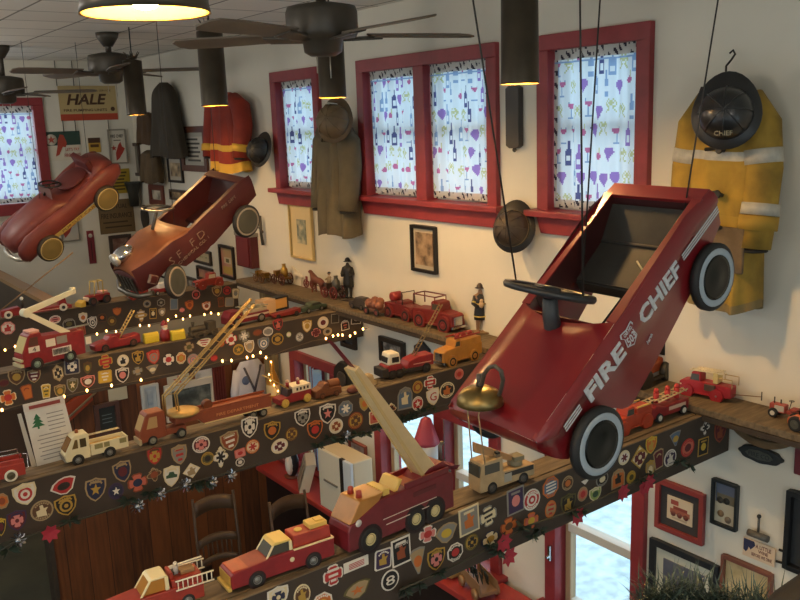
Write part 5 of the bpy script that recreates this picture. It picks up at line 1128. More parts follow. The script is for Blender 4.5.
def rig(p, k, label, body, wheel, hm, horses, boiler, driver, name='toy_horse_drawn_engine'):
    q = onZ(*p, LEDGE); r = thing(name, label, 'toy engine', (q.x+.06, q.y, LEDGE), radians(93), 'antique toys along the wall shelf')
    b = MB(k); b.box(-.9, .7, -.28, .28, .45, .55, body); b.box(.35, .7, -.28, .28, .55, .95, body); b.tube([(.7, 0, .5), (2.0, 0, .6)], .03, body, 6); b.build('body', r, bevel=.002)
    b = MB(k)
    if boiler: b.lathe([(.26, .5), (.28, .9), (.25, 1.15), (.16, 1.25), (.12, 1.45), (.17, 1.5), (.001, 1.5)], boiler, 16, o=(-.35, 0, 0))
    else: b.box(-.85, .2, -.26, .26, .56, .9, body)
    b.build('boiler' if boiler else 'wagon_box', r)
    for x, rr in ((-.5, .42), (.5, .36)):
        for s in (1, -1): spoked(r, k, (x, s*.36, rr), rr, wheel)
    if driver:
        b = MB(k); b.tube([(.45, 0, .95), (.4, 0, 1.4)], .15, M('9c8b70', .6), 10, r1=.12); b.ball((.4, 0, 1.55), .11, M('b08c6c', .6), 10); b.lathe([(.16, 1.6), (.1, 1.64), (.001, 1.72)], M_DARK, 12, o=(.4, 0, 0)); b.tube([(.42, .15, 1.3), (.65, .12, 1.15)], .05, M('9c8b70', .6), 6); b.tube([(.42, -.15, 1.3), (.65, -.12, 1.15)], .05, M('9c8b70', .6), 6); b.build('driver', r)
    for i in range(horses): horse(r, ((1.75)*k, (-.22+.44*i)*k if horses > 1 else 0, 0), k, hm)
    return r
rig((255, 283), .085, 'gold toy wagon at the far end of the wall shelf', M_GOLDM, M('6d4a26', .5), M('8a6a3a', .5), 0, None, False, 'toy_wagon')
rig((275, 285), .1, 'gold toy steam pumper with bright lantern top, second on the wall shelf', M('8d6a35', .4, .5), M('5d3020', .5), M('8a6a3a', .5), 0, M_GOLDM, False)
rig((306, 289), .085, 'red toy hose wagon pulled by two white horses on the wall shelf', M('7b2a24', .5), M('7b2a24', .5), M('cfc6b2', .6), 2, None, True, 'toy_hose_wagon')
rig((326, 299), .1, 'dark toy steam pumper with seated driver and brown horse, left of the bronze statue', M('3d2a24', .5), M('6d2a26', .5), M('6d3a2c', .6), 1, M('5b5952', .35, .6), True)
# ================================================================== PICTURES AND SIGNS
def wall_basis(which):
    if which == 'X': return (lambda px, py: onX(px, py, WX)), V((0, -1, 0)), V((-1, 0, 0))
    if which == 'B': return (lambda px, py: onY(px, py, WY)), V((1, 0, 0)), V((0, -1, 0))
    return (lambda px, py: onY(px, py, PY)), V((1, 0, 0)), V((0, -1, 0))
def picture(which, tl, br, label, frame='1f1c1a', fw=.02, mats=None, art=None, mat_w=.0, group='framed pictures on the walls', deep=.022, cat='picture', name='framed_picture', gap=.002, art_fn=None, tilt=0):
    f, ex, nr = wall_basis(which); a, c = f(*tl), f(*br); w = abs((c-a).dot(ex)); h = abs(a.z-c.z); ctr = (a+c)/2
    T = frame_T(ctr+nr*gap, ex, V((0, 0, 1))) @ MX.Rotation(tilt, 4, 'Z')
    r = thing(name, label, cat, mat=T, group=group); m_ = M(frame, .4)
    hw_, hh = w/2, h/2
    if fw:
        b = MB(); b.box(-hw_, -hw_+fw, -hh, hh, 0, deep, m_); b.box(hw_-fw, hw_, -hh, hh, 0, deep, m_); b.box(-hw_+fw, hw_-fw, hh-fw, hh, 0, deep, m_); b.box(-hw_+fw, hw_-fw, -hh, -hh+fw, 0, deep, m_); b.build('frame', r, bevel=.002)
    iw, ih = hw_-fw, hh-fw
    if mat_w:
        b = MB(); b.box(-iw, iw, -ih, ih, 0, .006, M(mats, .7)); b.build('mat_board', r); iw -= mat_w; ih -= mat_w*1.1
    z0 = .0062 if mat_w else 0
    b = MB(); b.box(-iw, iw, -ih, ih, z0, z0+.004, art if art else M('c9b48c', .7)); b.build('print', r)
    if art_fn:
        b = MB(); art_fn(b, iw, ih, z0+.0042); b.build('artwork' if cat == 'picture' else 'lettering', r)
    return r
def rc(b, x0, x1, y0, y1, z, c): b.box(x0, x1, y0, y1, z, z+.0006, M(c, .6))
SEP = MART(['4c4034', 'a08c6c', 'cdbb98'], 14, 1); BLU = MART(['3c4652', '8a92a0', 'c9c3b0'], 14, 2); GRN = MART(['3d4a3a', '8c8a6a', 'c9bb94'], 16, 3); GRY = MART(['2b2b2b', '6d6a66', 'b5b0a6'], 18, 4); DKP = MART(['1c1b1b', '3d3a38', '8a857c'], 20, 6)
# window wall, above the shelf
picture('X', (290, 203), (316, 261), 'cream picture with wide mat and small blue-green print under the small window', 'c9b27a', .012, 'd8c79c', MART(['4a5a5a', '8c9484', 'c9c0a0'], 22, 5), .085)
picture('X', (412.5, 224), (439, 274.5), 'dark framed brown print below the double window', '1d1b1a', .018, 'b8ac96', MART(['5a4a3a', '9c8468', 'b59c80'], 18, 7), .02)
picture('X', (220, 244), (237, 280), 'tall pink and yellow poster in black frame, left of the red fire box', '241a18', .02, None, MART(['a86a64', 'c08a7c', 'c9b074'], 3, 8, (1, 1, 1)), 0, art_fn=lambda b, w, h, z: (rc(b, -w*.55, w*.55, -h*.12, h*.32, z, 'd3c7ac'), rc(b, -w*.8, w*.8, -h*.9, -h*.35, z, 'c3a65a'), rc(b, -w*.25, w*.25, -h*.05, h*.22, z+.001, '6a6a4a')))
picture('X', (195, 248), (213, 266), 'greenish print in dark frame beneath the maroon pedal car', '2b211c', .02, 'b9ae90', GRN, .03)
picture('X', (198, 265), (215, 283), 'small pink and tan print in black frame beneath the maroon pedal car', '241a18', .02, None, MART(['8f5148', 'b9836c', 'c7ab78'], 6, 9), 0)
picture('X', (184, 275), (198, 292), 'small gray photo in dark frame behind the maroon car front wheel', '2d2a24', .02, None, GRY, 0)
picture('X', (181, 127), (210, 172), 'brown framed notice with printed lines left of the orange coat', '5b3626', .05, 'a5a49a', M('b9b8ae', .7), .03, art_fn=lambda b, w, h, z: [rc(b, -w*.75, w*(.7 if k % 2 else .5), h*(.7-.34*k), h*(.86-.34*k), z, '4a4a48') for k in range(6)])
picture('X', (168.5, 156.5), (185, 183), 'black framed old photo under the long dark coat', '1f1c1a', .02, 'b9b4a6', SEP, .03)
picture('X', (171, 189), (187, 201), 'small tan framed photo above the maroon pedal car', '4a3a30', .02, None, SEP, 0)
picture('X', (150, 184), (166, 206), 'red bordered strip picture left of the maroon pedal car seat', '6d3a30', .05, None, MART(['6a6a60', 'c9c3b0', 'd5d0c0'], 10, 11), 0)
picture('X', (133, 143), (143, 176), 'narrow gray panel in brown frame beside the back corner', '3d3128', .03, None, M('7d796c', .7), 0)
b = MB(); p = onX(142, 193, WX); b.lathe([(.045, -.12), (.05, .0), (.075, .1), (.08, .115), (.001, .115)], M('2a2c28', .4), 16, o=(0, 0, 0)); tag(b.build('wall_vase', loc=(p.x-.085, p.y, p.z)), 'dark tapered wall vase beside the red bordered strip picture', 'vase')
b = MB(); p = onX(146, 217, WX); b.prism([V((0, .09*cos(a), .12*sin(a))) for a in [2*pi*k/24 for k in range(24)]], (-.02, 0, 0), M('2c2926', .4)); tag(b.build('oval_plaque', loc=(p.x-.002, p.y, p.z), bevel=.004), 'small dark oval plaque above the orange hood of the maroon car', 'plaque')
# red fire box on the wall
a, c = onX(243, 234, WX), onX(260, 268, WX)
r = thing('fire_alarm_box', 'tall dark red fire box on the wall below the maroon car rear wheel', 'fire box', ((WX), (a.y+c.y)/2, c.z))
w, h = abs(a.y-c.y)/2, a.z-c.z
b = MB(); b.box(-.07, -.001, -w, w, 0, h, M('5b1c1e', .45)); b.build('cabinet', r, bevel=.004)
b = MB(); b.box(-.078, -.0705, -w*.8, w*.8, h*.05, h*.95, M('6d2326', .4)); b.build('door', r, bevel=.002)
b = MB(); b.box(-.075, -.001, -w*1.05, w*1.05, h+.001, h+.03, M('8a8478', .5)); b.build('top_trim', r)
b = MB(); p = onX(265, 238, WX); b.tube([(0, 0, 0), (-.01, .0, .08), (-.01, 0, .22)], .012, M('4a443a', .5), 8); b.tube([(-.01, -.03, .1), (-.01, .03, .13)], .008, M('4a443a', .5), 6); tag(b.build('wall_hook', loc=(p.x-.02, p.y, p.z-.05)), 'small iron hook on the wall right of the dark red fire box', 'hook')
# window wall, below the shelf
picture('X', (381, 335), (407, 368), 'group photo in dark wood frame under the shelf above the second beam', '2b2520', .03, None, GRY, 0)
p = onX(424, 357, WX)
b = MB(); b.prism([V((0, y, z)) for y, z in ((-.07, -.08), (.07, -.08), (.07, .06), (0, .1), (-.07, .06))], (-.02, 0, 0), M('2d2f33', .5)); tag(b.build('wall_plaque', loc=(p.x-.002, p.y, p.z), bevel=.003), 'small dark house-shaped plaque behind the raised ladder of the white-roofed toy', 'plaque')
picture('X', (342, 322), (358, 350), 'dark framed emblem picture under the right end of the third beam', '3a2a20', .03, None, DKP, 0)
picture('X', (350.5, 438), (368, 459), 'small photo in thin reddish frame above the white cabinet', '8a4a40', .012, None, MART(['6a5a5a', 'a8a0a0', 'cfc9c6'], 12, 12), 0)
p = onX(350, 377, WX); b = MB()
b.lathe([(.11, -.02), (.12, 0), (.11, .02), (.085, .02), (.08, .0), (.001, .0), (.001, -.02)], M('2b2722', .5), 28, ax='x'); b.lathe([(.045, -.018), (.055, -.03), (.045, -.035), (.001, -.03)], M('4a4036', .5), 20, ax='x')
tag(b.build('round_plaque', loc=(p.x-.04, p.y, p.z)), 'large dark round plaque on the wall behind the boom of the big ladder truck', 'plaque')
p = onX(372, 376, WX); b = MB(); b.lathe([(.042, 0), (.046, .004), (.03, .01), (.026, .038), (.013, .046), (.001, .048)], M('a08b66', .7), 20); q = onZ(370, 388, BEAM); tag(b.build('hat', loc=(q.x+.03, q.y+.06, BEAM+.0005)), 'tan brimmed hat resting on the second beam beside the round plaque', 'hat')
b = MB(); b.ball((0, 0, .018), (.032, .02, .018), M('6d3a2c', .6), 12); q = onZ(366, 391, BEAM); tag(b.build('toy_turtle', loc=(q.x-.06, q.y+.01, BEAM+.0005)), 'low reddish brown lump-shaped toy in front of the tan hat', 'toy')
# right end : frames on the lower wall
picture('X', (658.5, 476.5), (705, 545), 'red framed fire engine print on dark mat right of the low window', '8d3a38', .022, '3b3736', M('d2c3a8', .7), .036, art_fn=lambda b, w, h, z: (rc(b, -w*.7, -w*.1, h*.35, h*.75, z, '9c4a40'), rc(b, -w*.75, w*.8, -h*.4, h*.0, z, 'a5604c'), rc(b, -w*.5, w*.6, -h*.0, h*.25, z, '8a4038'), [b.lathe([(.001, z+.001), (w*.2, z+.001), (w*.2, z), (.001, z)], M('6d3a34', .6), 12, o=(x*w, -h*.42, 0)) for x in (-.5, 0, .5)], rc(b, -w*.6, w*.6, -h*.85, -h*.7, z, 'b5a58c')))
picture('X', (714.5, 476.5), (738.5, 531), 'narrow black framed photo of an engine right of the red framed print', '1e2326', .011, None, M('bfb49a', .6), 0, art_fn=lambda b, w, h, z: (rc(b, -w*.95, w*.95, 0, h*.95, z, '5b6478'), rc(b, -w*.8, w*.9, 0, h*.45, z+.001, '6a6350'), [b.lathe([(.001, z+.003), (w*.3, z+.003), (w*.3, z), (.001, z)], M(c_, .6), 14, o=(x*w, y*h, 0)) for x, y, c_ in ((.1, .15, '2d2c28'), (-.5, .12, '3a3832'), (-.4, -.55, '8a6a48'), (.3, -.75, '7a6a58'))]))
picture('X', (652.5, 536), (718, 640), 'large dark framed gray print at the bottom right behind the tinsel', '23272c', .03, 'cfccb8', MART(['4d5162', '5f6372', '777a86'], 5, 13), .04)
picture('X', (724, 552.5), (771, 640), 'tan circus-like print in thin brown frame beneath the wine sign', '7a4a3c', .015, None, MART(['8a7a50', 'c0ab80', 'd0bd94'], 9, 14), 0)
picture('X', (790.5, 488), (815, 577), 'black framed dark picture at the right edge beside the wine sign', '18191b', .02, None, M('34373a', .25), 0, deep=.03)
f_, ex, nr = wall_basis('X')
a, c = onX(745, 535, WX), onX(776.5, 566, WX)
def wine(b, w, h, z):
    for k, (t, wd, hh) in enumerate((('A LITTLE', .95, .42), ('WINE', .6, .36), ('BEFORE WE DINE', 1.25, .36))): b.text(t, w*wd, h*hh, MX.Translation((w*(.28 if k < 2 else .2), h*(.5-.5*k), z)), M('6b3636', .6), .0006, .01)
    b.prism([(x*w, y*h, z) for x, y in ((-.95, .9), (-.3, .9), (-.22, .5), (-.4, .1), (-.5, -.1), (-.62, .15), (-.7, -.3), (-.8, -.5), (-.95, -.3))], (0, 0, .001), M('2c3050', .6))
picture('X', (745, 535.5), (776, 566.5), 'cream plaque lettered A LITTLE WINE with dark blue grapes', 'cdb89a', 0, None, M('d6bfa2', .6), 0, cat='sign', name='wall_sign', gap=.008, art_fn=wine, group=None)
p = onX(761, 533.5, WX); b = MB()
b.tube([(-.02, .04, 0), (-.02, -.045, -.0)], .014, M('5a5852', .5), 12); b.tube([(-.016, 0, .01), (-.016, 0, .075)], .005, M('5f5d58', .4, .5), 8); b.ball((-.016, 0, .08), .009, M_BLACK, 8)
tag(b.build('wall_hanger', loc=(p.x-.005, p.y, p.z)), 'gray T-shaped wall hanger just above the wine plaque', 'hanger')
a, c = onX(741, 453, WX), onX(785, 453, WX); p = (a+c)/2; w = abs(a.y-c.y)/2
r = thing('oval_plaque', 'dark carved oval plaque below the wall shelf at right', 'plaque', (WX-.002, p.y, p.z-.004))
ov = [V((0, w*cos(a_)*(1+.04*cos(8*a_)), w*.36*sin(a_)*(1+.04*cos(8*a_)))) for a_ in [2*pi*k/48 for k in range(48)]]
b = MB(); b.prism(ov, (-.02, 0, 0), M('2d3133', .45, .2)); b.build('board', r, bevel=.004)
b = MB(); b.prism([V((-.0202, q.y*.62, q.z*.55)) for q in ov], (-.003, 0, 0), M('4b4f48', .5)); b.text('FIRE CO', w*.95, w*.2, frame_T(V((-.0235, 0, 0)), V((0, -1, 0)), V((0, 0, 1))), M('23282a', .5), .001); b.build('inset', r)
a, c = onX(737, 421, WX), onX(793, 443, WX)
b = MB(); pts = []
n = 14
up_ = [V((WX-.003, a.y+(c.y-a.y)*k/n, a.z-.012-.03*sin(pi*k/n)**.8+(c.z-a.z)*0)) for k in range(n+1)]
dn = [q+V((0, 0, -.022-.01*sin(pi*i/n))) for i, q in enumerate(up_)]
b.prism(up_+dn[::-1], (-.02, 0, 0), M('7b6243', .6, noise=.3, scale=20)); tag(b.build('curved_board', bevel=.003), 'curved tan wooden yoke hanging under the wall shelf at right', 'wooden yoke')
p = onX(797, 455, WX); b = MB(); b.box(-.02, -.002, -.1, .045, -.07, .09, M('6d2530', .5)); tag(b.build('wall_plate', loc=(p.x, p.y-.045, p.z), bevel=.004), 'dark red plate at the right edge beneath the wall shelf', 'plate')
b = MB(); p = onX(786, 555, WX)
for s0, s1 in (((781, 548.5), (790, 552)), ((778, 560), (790, 563.5))): b.tube([onX(*s0, WX)-p+V((-.01, 0, 0)), onX(*s1, WX)-p+V((-.01, 0, 0))], .005, M_BLACK, 6)
tag(b.build('wall_bracket', loc=(p.x-.004, p.y, p.z)), 'pair of thin black rods between the wine plaque and the right edge frame', 'bracket')
# ---------------- back wall signs
def sign(tl, br, label, base, fn, frame=None, fw=0, gap=.004, name='wall_sign'):
    return picture('B', tl, br, label, frame or '2b2a28', fw, None, M(base, .5), 0, cat='sign', name=name, gap=gap, art_fn=fn, group='signs on the back wall', deep=.02)
TT = lambda x, y, z: MX.Translation((x, y, z))
def hale(b, w, h, z):
    rc(b, -w, w, -h, -h*.62, z, 'b0452c'); k = M('4a2f1c', .5)
    b.text('AUTHORIZED SALES & SERVICE', w*1.65, h*.11, TT(0, h*.72, z), k, .0008); b.text('HALE', w*1.4, h*.62, TT(-w*.05, h*.22, z), k, .0012, .03, .25)
    b.text('FIRE PUMPING UNITS', w*1.5, h*.15, TT(-w*.12, -h*.4, z), k, .0008, .012); b.lathe([(h*.1, z), (h*.13, z), (h*.13, z+.001), (h*.1, z+.001)], k, 14, o=(w*.84, -h*.36, 0))
hs = sign((57, 86), (118, 119.5), 'cream pump sign with bold letters and red bottom band on the back wall', 'b9a473', hale)
def texa(b, w, h, z):
    rc(b, -w, w, h*.05, h, z, '2f4a40'); wt, rd_ = M('d8d2c2', .6), M('a5402e', .6)
    b.lathe([(.001, z+.0016), (h*.38, z+.0016), (h*.38, z), (.001, z)], wt, 20, o=(-w*.66, h*.45, 0))
    b.prism([(-w*.66+(h*.3 if i % 2 == 0 else h*.12)*cos(pi/2+i*pi/5), h*.45+(h*.3 if i % 2 == 0 else h*.12)*sin(pi/2+i*pi/5), z+.0017) for i in range(10)], (0, 0, .0006), rd_)
    b.prism([(x*w, y*h, z+.002) for x, y in ((-.5, -.7), (-.3, -.6), (-.05, -.05), (.12, -.1), (.2, .2), (.05, .75), (-.15, .8), (-.3, .4), (-.35, 0))], (0, 0, .001), rd_)
    b.text("LET'S TRY", w*.8, h*.2, TT(w*.5, -h*.25, z+.001), rd_, .0006, .01); b.text('FIRE-CHIEF', w*.95, h*.24, TT(w*.48, -h*.65, z+.001), rd_, .0006, .012)
sign((44, 132), (82, 159.5), 'green and white gasoline sign with red star and red fire hat, back wall', 'd3cdbb', texa)
sign((87.5, 138), (101, 152), 'small yellow and dark brown sign half hidden behind the faded pedal car', 'c39b3c', lambda b, w, h, z: (rc(b, -w, w, h*.3, h, z, '4a3020'), rc(b, -w*.7, w*.7, -h*.3, h*.1, z, '5b3a1e')))
def chief(b, w, h, z):
    rd_ = M('a5362a', .6); k = M('2b2a28', .6)
    b.text('FIRE CHIEF', w*1.6, h*.2, TT(0, h*.65, z), k, .0008, .02); rc(b, -w*.45, w*.45, h*.36, h*.41, z, '4a3a30')
    b.prism([(-w*.5+(h*.2 if i % 2 == 0 else h*.08)*cos(pi/2+i*pi/5), -h*.1+(h*.2 if i % 2 == 0 else h*.08)*sin(pi/2+i*pi/5), z) for i in range(10)], (0, 0, .001), rd_)
    b.prism([(x*w, y*h, z) for x, y in ((-.3, -.4), (.1, .1), (.4, .3), (.55, .0), (.9, -.15), (.6, -.4), (.1, -.75), (-.3, -.9))], (0, 0, .001), rd_)
sign((106.5, 129.5), (128, 163), 'white sign with red hat right of the small yellow sign', 'cfc9ba', chief, '8a8478', .012)
def yel(b, w, h, z):
    for k in range(6): rc(b, -w*.8, w*(.8-.1*(k % 3)), h*(.62-.27*k), h*(.76-.27*k), z, '4e3f14')
sign((100, 170), (131, 192.5), 'yellow sign with dark lines of print behind the faded pedal car wheel', 'a8902c', yel)
def ins(b, w, h, z):
    k = M('2f2217', .6); b.text('MUTUAL', w*1.1, h*.26, TT(w*.1, h*.6, z), k, .0008, .01); b.text('FIRE INSURANCE', w*1.75, h*.3, TT(0, h*.05, z), k, .0008, .012)
    rc(b, -w*.8, w*.6, -h*.38, -h*.3, z, '3a2a1a'); rc(b, -w*.7, w*.8, -h*.66, -h*.58, z, '3a2a1a')
sign((97, 201), (135.5, 231), 'weathered brown FIRE INSURANCE board on the back wall', '6b5738', ins)
def thermo(b, w, h, z): b.lathe([(.001, z+.001), (w*.6, z+.001), (w*.6, z), (.001, z)], M('c9c3b4', .5), 16, o=(0, h*.7, 0)); rc(b, -w*.12, w*.12, -h*.8, h*.4, z, '3a1a1a')
sign((86, 231), (96.5, 263), 'narrow red thermometer sign on the back wall', '7b2430', thermo, name='thermometer')
def redw(b, w, h, z): b.prism([(x*w, y*h, z) for x, y in ((-.9, -.3), (-.2, .1), (.2, .8), (.9, .9), (.8, .2), (.3, .0), (.0, -.4), (-.6, -.8))], (0, 0, .001), M('9c3a30', .6))
sign((58, 214), (80, 240), 'white sign with a red shape under the faded pedal car', 'c3bdae', redw, '8a8478', .01)
picture('B', (108, 236), (132, 252), 'small dark framed picture partly hidden by the chrome hood lamp', '3a2c2a', .03, None, MART(['5b2c2c', '7d5a50', 'a5988a'], 10, 15), 0)
sx = MW
for i, (px, y0_, y1_, lb) in enumerate(((57, 24, 86, 'left wire holding the cream pump sign from the ceiling'), (74, 24, 86, 'right wire holding the HALE sign from the ceiling'), (64, 120, 133, 'left wire between the cream pump sign and the green gasoline sign'), (76, 120, 132, 'right wire between the HALE sign and the green gasoline sign'), (109, 120, 131, 'wire between the cream pump sign and the white red-hat sign'))):
    p, q = onY(px, y0_, WY-.02), onY(px, y1_, WY-.02)
    if i < 2: p = V((q.x, q.y, CEIL))
    else: p = V((q.x, q.y, p.z))
    b = MB(); b.tube([p, q], .004, MW, 5); tag(b.build('hanging_wire'), lb, 'wire', 'wires holding the signs')
# ================================================================== COATS AND HATS ON THE WINDOW WALL
def garment(name, label, cat, px0, px1, pytop, pybot, mt, off=.10, sleeves=True, depth=.09, bands=None, collar=None, open_front=False, hem=None, sl=.62, sw=.055, group=None, folds=9, tip=.25, seed=1, cone=0, fold=.2):
    """hung garment: a folded flattened shell, sleeves, collar; local x along the wall (to the picture's right), y out of the wall, z up"""
    a, c = onX(px0, (pytop+pybot)/2, WX-off), onX(px1, (pytop+pybot)/2, WX-off); w = abs(a.y-c.y); yc = (a.y+c.y)/2
    pm = (px0+px1)/2; zt_, zb_ = onX(pm, pytop, WX-off).z, onX(pm, pybot, WX-off).z; h = zt_-zb_
    T = MX(((0, -1, 0, WX-.004), (-1, 0, 0, yc), (0, 0, 1, zb_), (0, 0, 0, 1)))
    r = thing(name, label, cat, mat=T, group=group); hw_ = w/2*(.74 if sleeves else 1); rd = random.Random(seed)
    ph = rd.uniform(0, 6); b = MB(); R = []; nz, n = 26, 56
    for j in range(nz+1):
        v = j/nz; z = v*h
        sh = 1-.12*v if v < .76 else (1-.12*.76)*(1-((v-.76)/.24)**1.35*(1-tip))
        if cone: sh = (1-cone*v) if v < .8 else (1-cone*.8)*(1-((v-.8)/.2)**1.6*(1-tip))
        d = depth*(1.05-.25*v) if v < .85 else depth*(.84)*(1-((v-.85)/.15)**2*.6)
        ring = []
        for i in range(n):
            t = 2*pi*i/n; fo = 1+(fold*sin(folds*t+ph+v*2)+.5*fold*sin(folds*1.7*t+2*ph-v*3))*(1-.7*v); cx, sy = cos(t), sin(t)
            x = hw_*sh*abs(cx)**.8*(1 if cx > 0 else -1)*(1+.02*sin(folds*t)); y = depth+d*abs(sy)**.7*(1 if sy > 0 else -1)*fo
            ring.append(V((x, max(.03, y), z+.012*sin(3*t+ph)*(1-v))))
        R.append(ring)
    q = [[b.v(p) for p in rr] for rr in R]
    for j, (A_, B_) in enumerate(zip(q, q[1:])):
        v = (j+.5)/nz; m_ = mt
        for lo, hi, bm in (bands or []):
            if lo < v < hi: m_ = bm
        for i in range(n): b._f([A_[i], A_[(i+1) % n], B_[(i+1) % n], B_[i]], m_, True)
    b._f(q[-1], mt); b.build('body', r)
    if sleeves:
        for s in (1, -1):
            b = MB(); x0 = s*hw_*.82; zs = h*.86
            xe = w/2-sw*1.1; x0 = s*hw_*.5
            pts = [V((x0, depth, h*.92)), V((s*xe*.86, depth*1.02, h*.80)), V((s*xe*.99, depth*1.08, h*(.84-sl*.4))), V((s*xe, depth*1.3, h*(.84-sl*.75))), V((s*xe*.98, depth*1.45, h*(.84-sl)))]
            b.tube(pts, [sw*.8, sw*1.2, sw*1.15, sw*1.05, sw*.98], mt, 16)
            for lo, hi, bm in (bands or []):
                if hi < .84 and lo > .84-sl:
                    zm = h*(lo+hi)/2; i0 = next((i for i in range(4) if pts[i].z >= zm >= pts[i+1].z), 2); pc = pts[i0].lerp(pts[i0+1], (pts[i0].z-zm)/(pts[i0].z-pts[i0+1].z)); d_ = (pts[i0+1]-pts[i0]).normalized()*.026
                    b.tube([pc-d_, pc+d_], sw*1.2, bm, 16)
            e = pts[-1]; b.tube([e, e+V((0, 0, -.012))], sw*.8, M('2b2622', .8), 12)
            b.build('sleeve', r)
    if collar:
        b = MB(); cw = hw_*.62
        for s in (1, -1): b.prism([(s*.01, depth*1.9, h*.80), (s*cw, depth*1.75, h*.88), (s*cw*.85, depth*1.5, h*.97), (s*.02, depth*1.7, h*.93)], (0, .012, 0), collar)
        b.build('collar', r, bevel=.003)
    return r, T, w, h, depth
YEL = M('a1822f', .8, noise=.45, scale=9, bump=.4); SIL = M('b5b3a8', .45, noise=.2, scale=40); YDK = M('6b5a44', .9, noise=.3, scale=20)
r, T, w, h, dp = garment('turnout_coat', 'yellow firefighter turnout coat with silver bands hanging at right', 'coat', 674, 779, 78, 306, YEL, .10, True, .085, [(.635, .70, SIL), (.0, .05, M('7b6a44', .85)), (.36, .42, M('a1822f', .8))], M('3b342a', .85), sl=.56, sw=.058, seed=3, folds=7)
b = MB(); b.box(-.0, .14, dp*1.92, dp*2.06, h*.17, h*.37, YDK); b.build('pocket_patch', r, bevel=.006)
for z in (.70, .51, .37):
    b = MB(); b.tube([(-.03, dp*2.08, h*z), (.02, dp*2.1, h*z+.006), (.05, dp*2.1, h*z-.004)], .007, M('3b3833', .4, .7), 8); b.lathe([(.012, 0), (.016, .004), (.012, .008)], M('3b3833', .4, .7), 12, o=(.03, dp*2.1, h*z), ax='y'); b.build('clasp', r)
for s in (1, -1): b = MB(); xe = w/2-.064; b.tube([(s*xe, dp*1.2, h*.47), (s*xe, dp*1.28, h*.42)], .068, SIL, 16); b.build('sleeve_band', r)
b = MB(); p = onX(735, 60, WX-.03); L_ = T.inverted() @ p
b.tube([(L_.x-.02, .05, L_.z-.02), (L_.x-.0, .05, L_.z-.0), (L_.x+.012, .045, L_.z+.02), (L_.x, .04, L_.z+.035), (L_.x-.014, .04, L_.z+.025)], .004, M('3a3632', .4, .8), 6); b.tube([(L_.x-.02, .05, L_.z-.02), (L_.x-.02, .05, h*.95)], .004, M('3a3632', .4, .8), 6); b.build('hanger_hook', r)
def helmet(px, py, off, s, label, mt, rim, shield=None, tilt=-.9, emblem=None, name='firefighter_helmet', rz=0, brim=1.25):
    c = onX(px, py, WX-off); ez = V((-1, 0, 0)); ez = (MX.Rotation(tilt, 3, 'Y') @ V((0, 0, 1)))
    T = MX.Translation(c) @ MX.Rotation(rz, 4, 'Z') @ MX.Rotation(tilt, 4, 'Y')
    r = thing(name, label, 'helmet', mat=T)
    b = MB(); b.lathe([(s, 0), (s*.99, s*.25), (s*.86, s*.62), (s*.6, s*.88), (s*.3, s*1.0), (.001, s*1.03)], mt, 28); b.build('shell', r)
    b = MB(); R = []
    for k, (q, z) in enumerate(((1.0, .02), (brim, -.10), (brim+.02, -.13), (brim, -.15), (.98, -.05))):
        R.append([V((s*q*cos(t)*(1+.25*max(0, cos(t))*(q > 1.1)), s*q*sin(t)*(.96), s*z)) for t in [2*pi*i/32 for i in range(32)]])
    b.rings(R, rim, cap=False); b.build('brim', r)
    if emblem:
        b = MB(); b.prism([(s*.98, -s*.22, s*.1), (s*.98, s*.22, s*.1), (s*.86, s*.26, s*.7), (s*.86, 0, s*.85), (s*.86, -s*.26, s*.7)], (.006, 0, .004), emblem); b.build('front_shield', r)
    b = MB()
    for k in range(4): a = k*pi/4; b.tube([(s*1.0*cos(a)*q, s*1.0*sin(a)*q, s*z) for q, z in ((.99, .28), (.87, .64), (.6, .9), (0, 1.05), (-.6, .9), (-.87, .64), (-.99, .28))], s*.035, mt, 6)
    b.build('ridge', r)
    return r
HB_ = M('1f2022', .35, coat=.3)
r = helmet(726, 114, .235, .092, 'glossy black fire helmet hung over the yellow turnout coat', HB_, M('27282a', .4), tilt=-1.35, brim=1.32, rz=radians(28))
b = MB(); b.text('CHIEF', .06, .018, frame_T(V((-.079, .0, .062)), V((0, -1, 0)), V((.8, 0, .6))), M('a8a58e', .4), .001, .01); b.build('lettering', r)
OLV = M('5e5541', .85, noise=.3, scale=7, bump=.3)
garment('long_coat', 'long olive brown coat hanging between the small and double windows', 'coat', 315, 355, 118, 234, OLV, .13, True, .10, None, M('544c3b', .85), sl=.62, sw=.06, seed=5, folds=8, tip=.35)
helmet(334, 122, .24, .1, 'tan leather fire helmet hung on top of the olive coat', M('6d5a3e', .6, noise=.3, scale=12), M('5a4a34', .6), tilt=-1.3, emblem=M('b8b4a4', .5), brim=1.2, rz=radians(30))
ORC = M('8f2c18', .75, noise=.3, scale=7, bump=.3); YLB = M('d3a638', .7)
garment('turnout_coat', 'orange-red fire coat with yellow cuffs and hem behind the bronze lamp', 'coat', 208, 247, 92, 171, ORC, .12, True, .1, [(.0, .1, YLB), (.26, .34, YLB)], None, sl=.66, sw=.06, seed=7, cone=.42)
garment('long_coat', 'long dark brown coat hanging near the back corner', 'coat', 152, 181, 82, 157, M('3b352a', .85, noise=.25, scale=7, bump=.2), .1, False, .09, None, None, seed=9, tip=.2, cone=.55)
garment('jacket', 'short brown jacket between the farthest lamp and the dark coat', 'jacket', 139, 154, 112, 144, M('4e3a26', .85, noise=.3, scale=7, bump=.2), .08, False, .07, None, None, seed=11, cone=.3)
garment('cape', 'small brown leather bag-like garment below the short brown jacket', 'garment', 143, 159, 150, 182, M('5d4c33', .8, noise=.4, scale=9, bump=.2), .08, False, .07, None, None, seed=13, cone=.15)
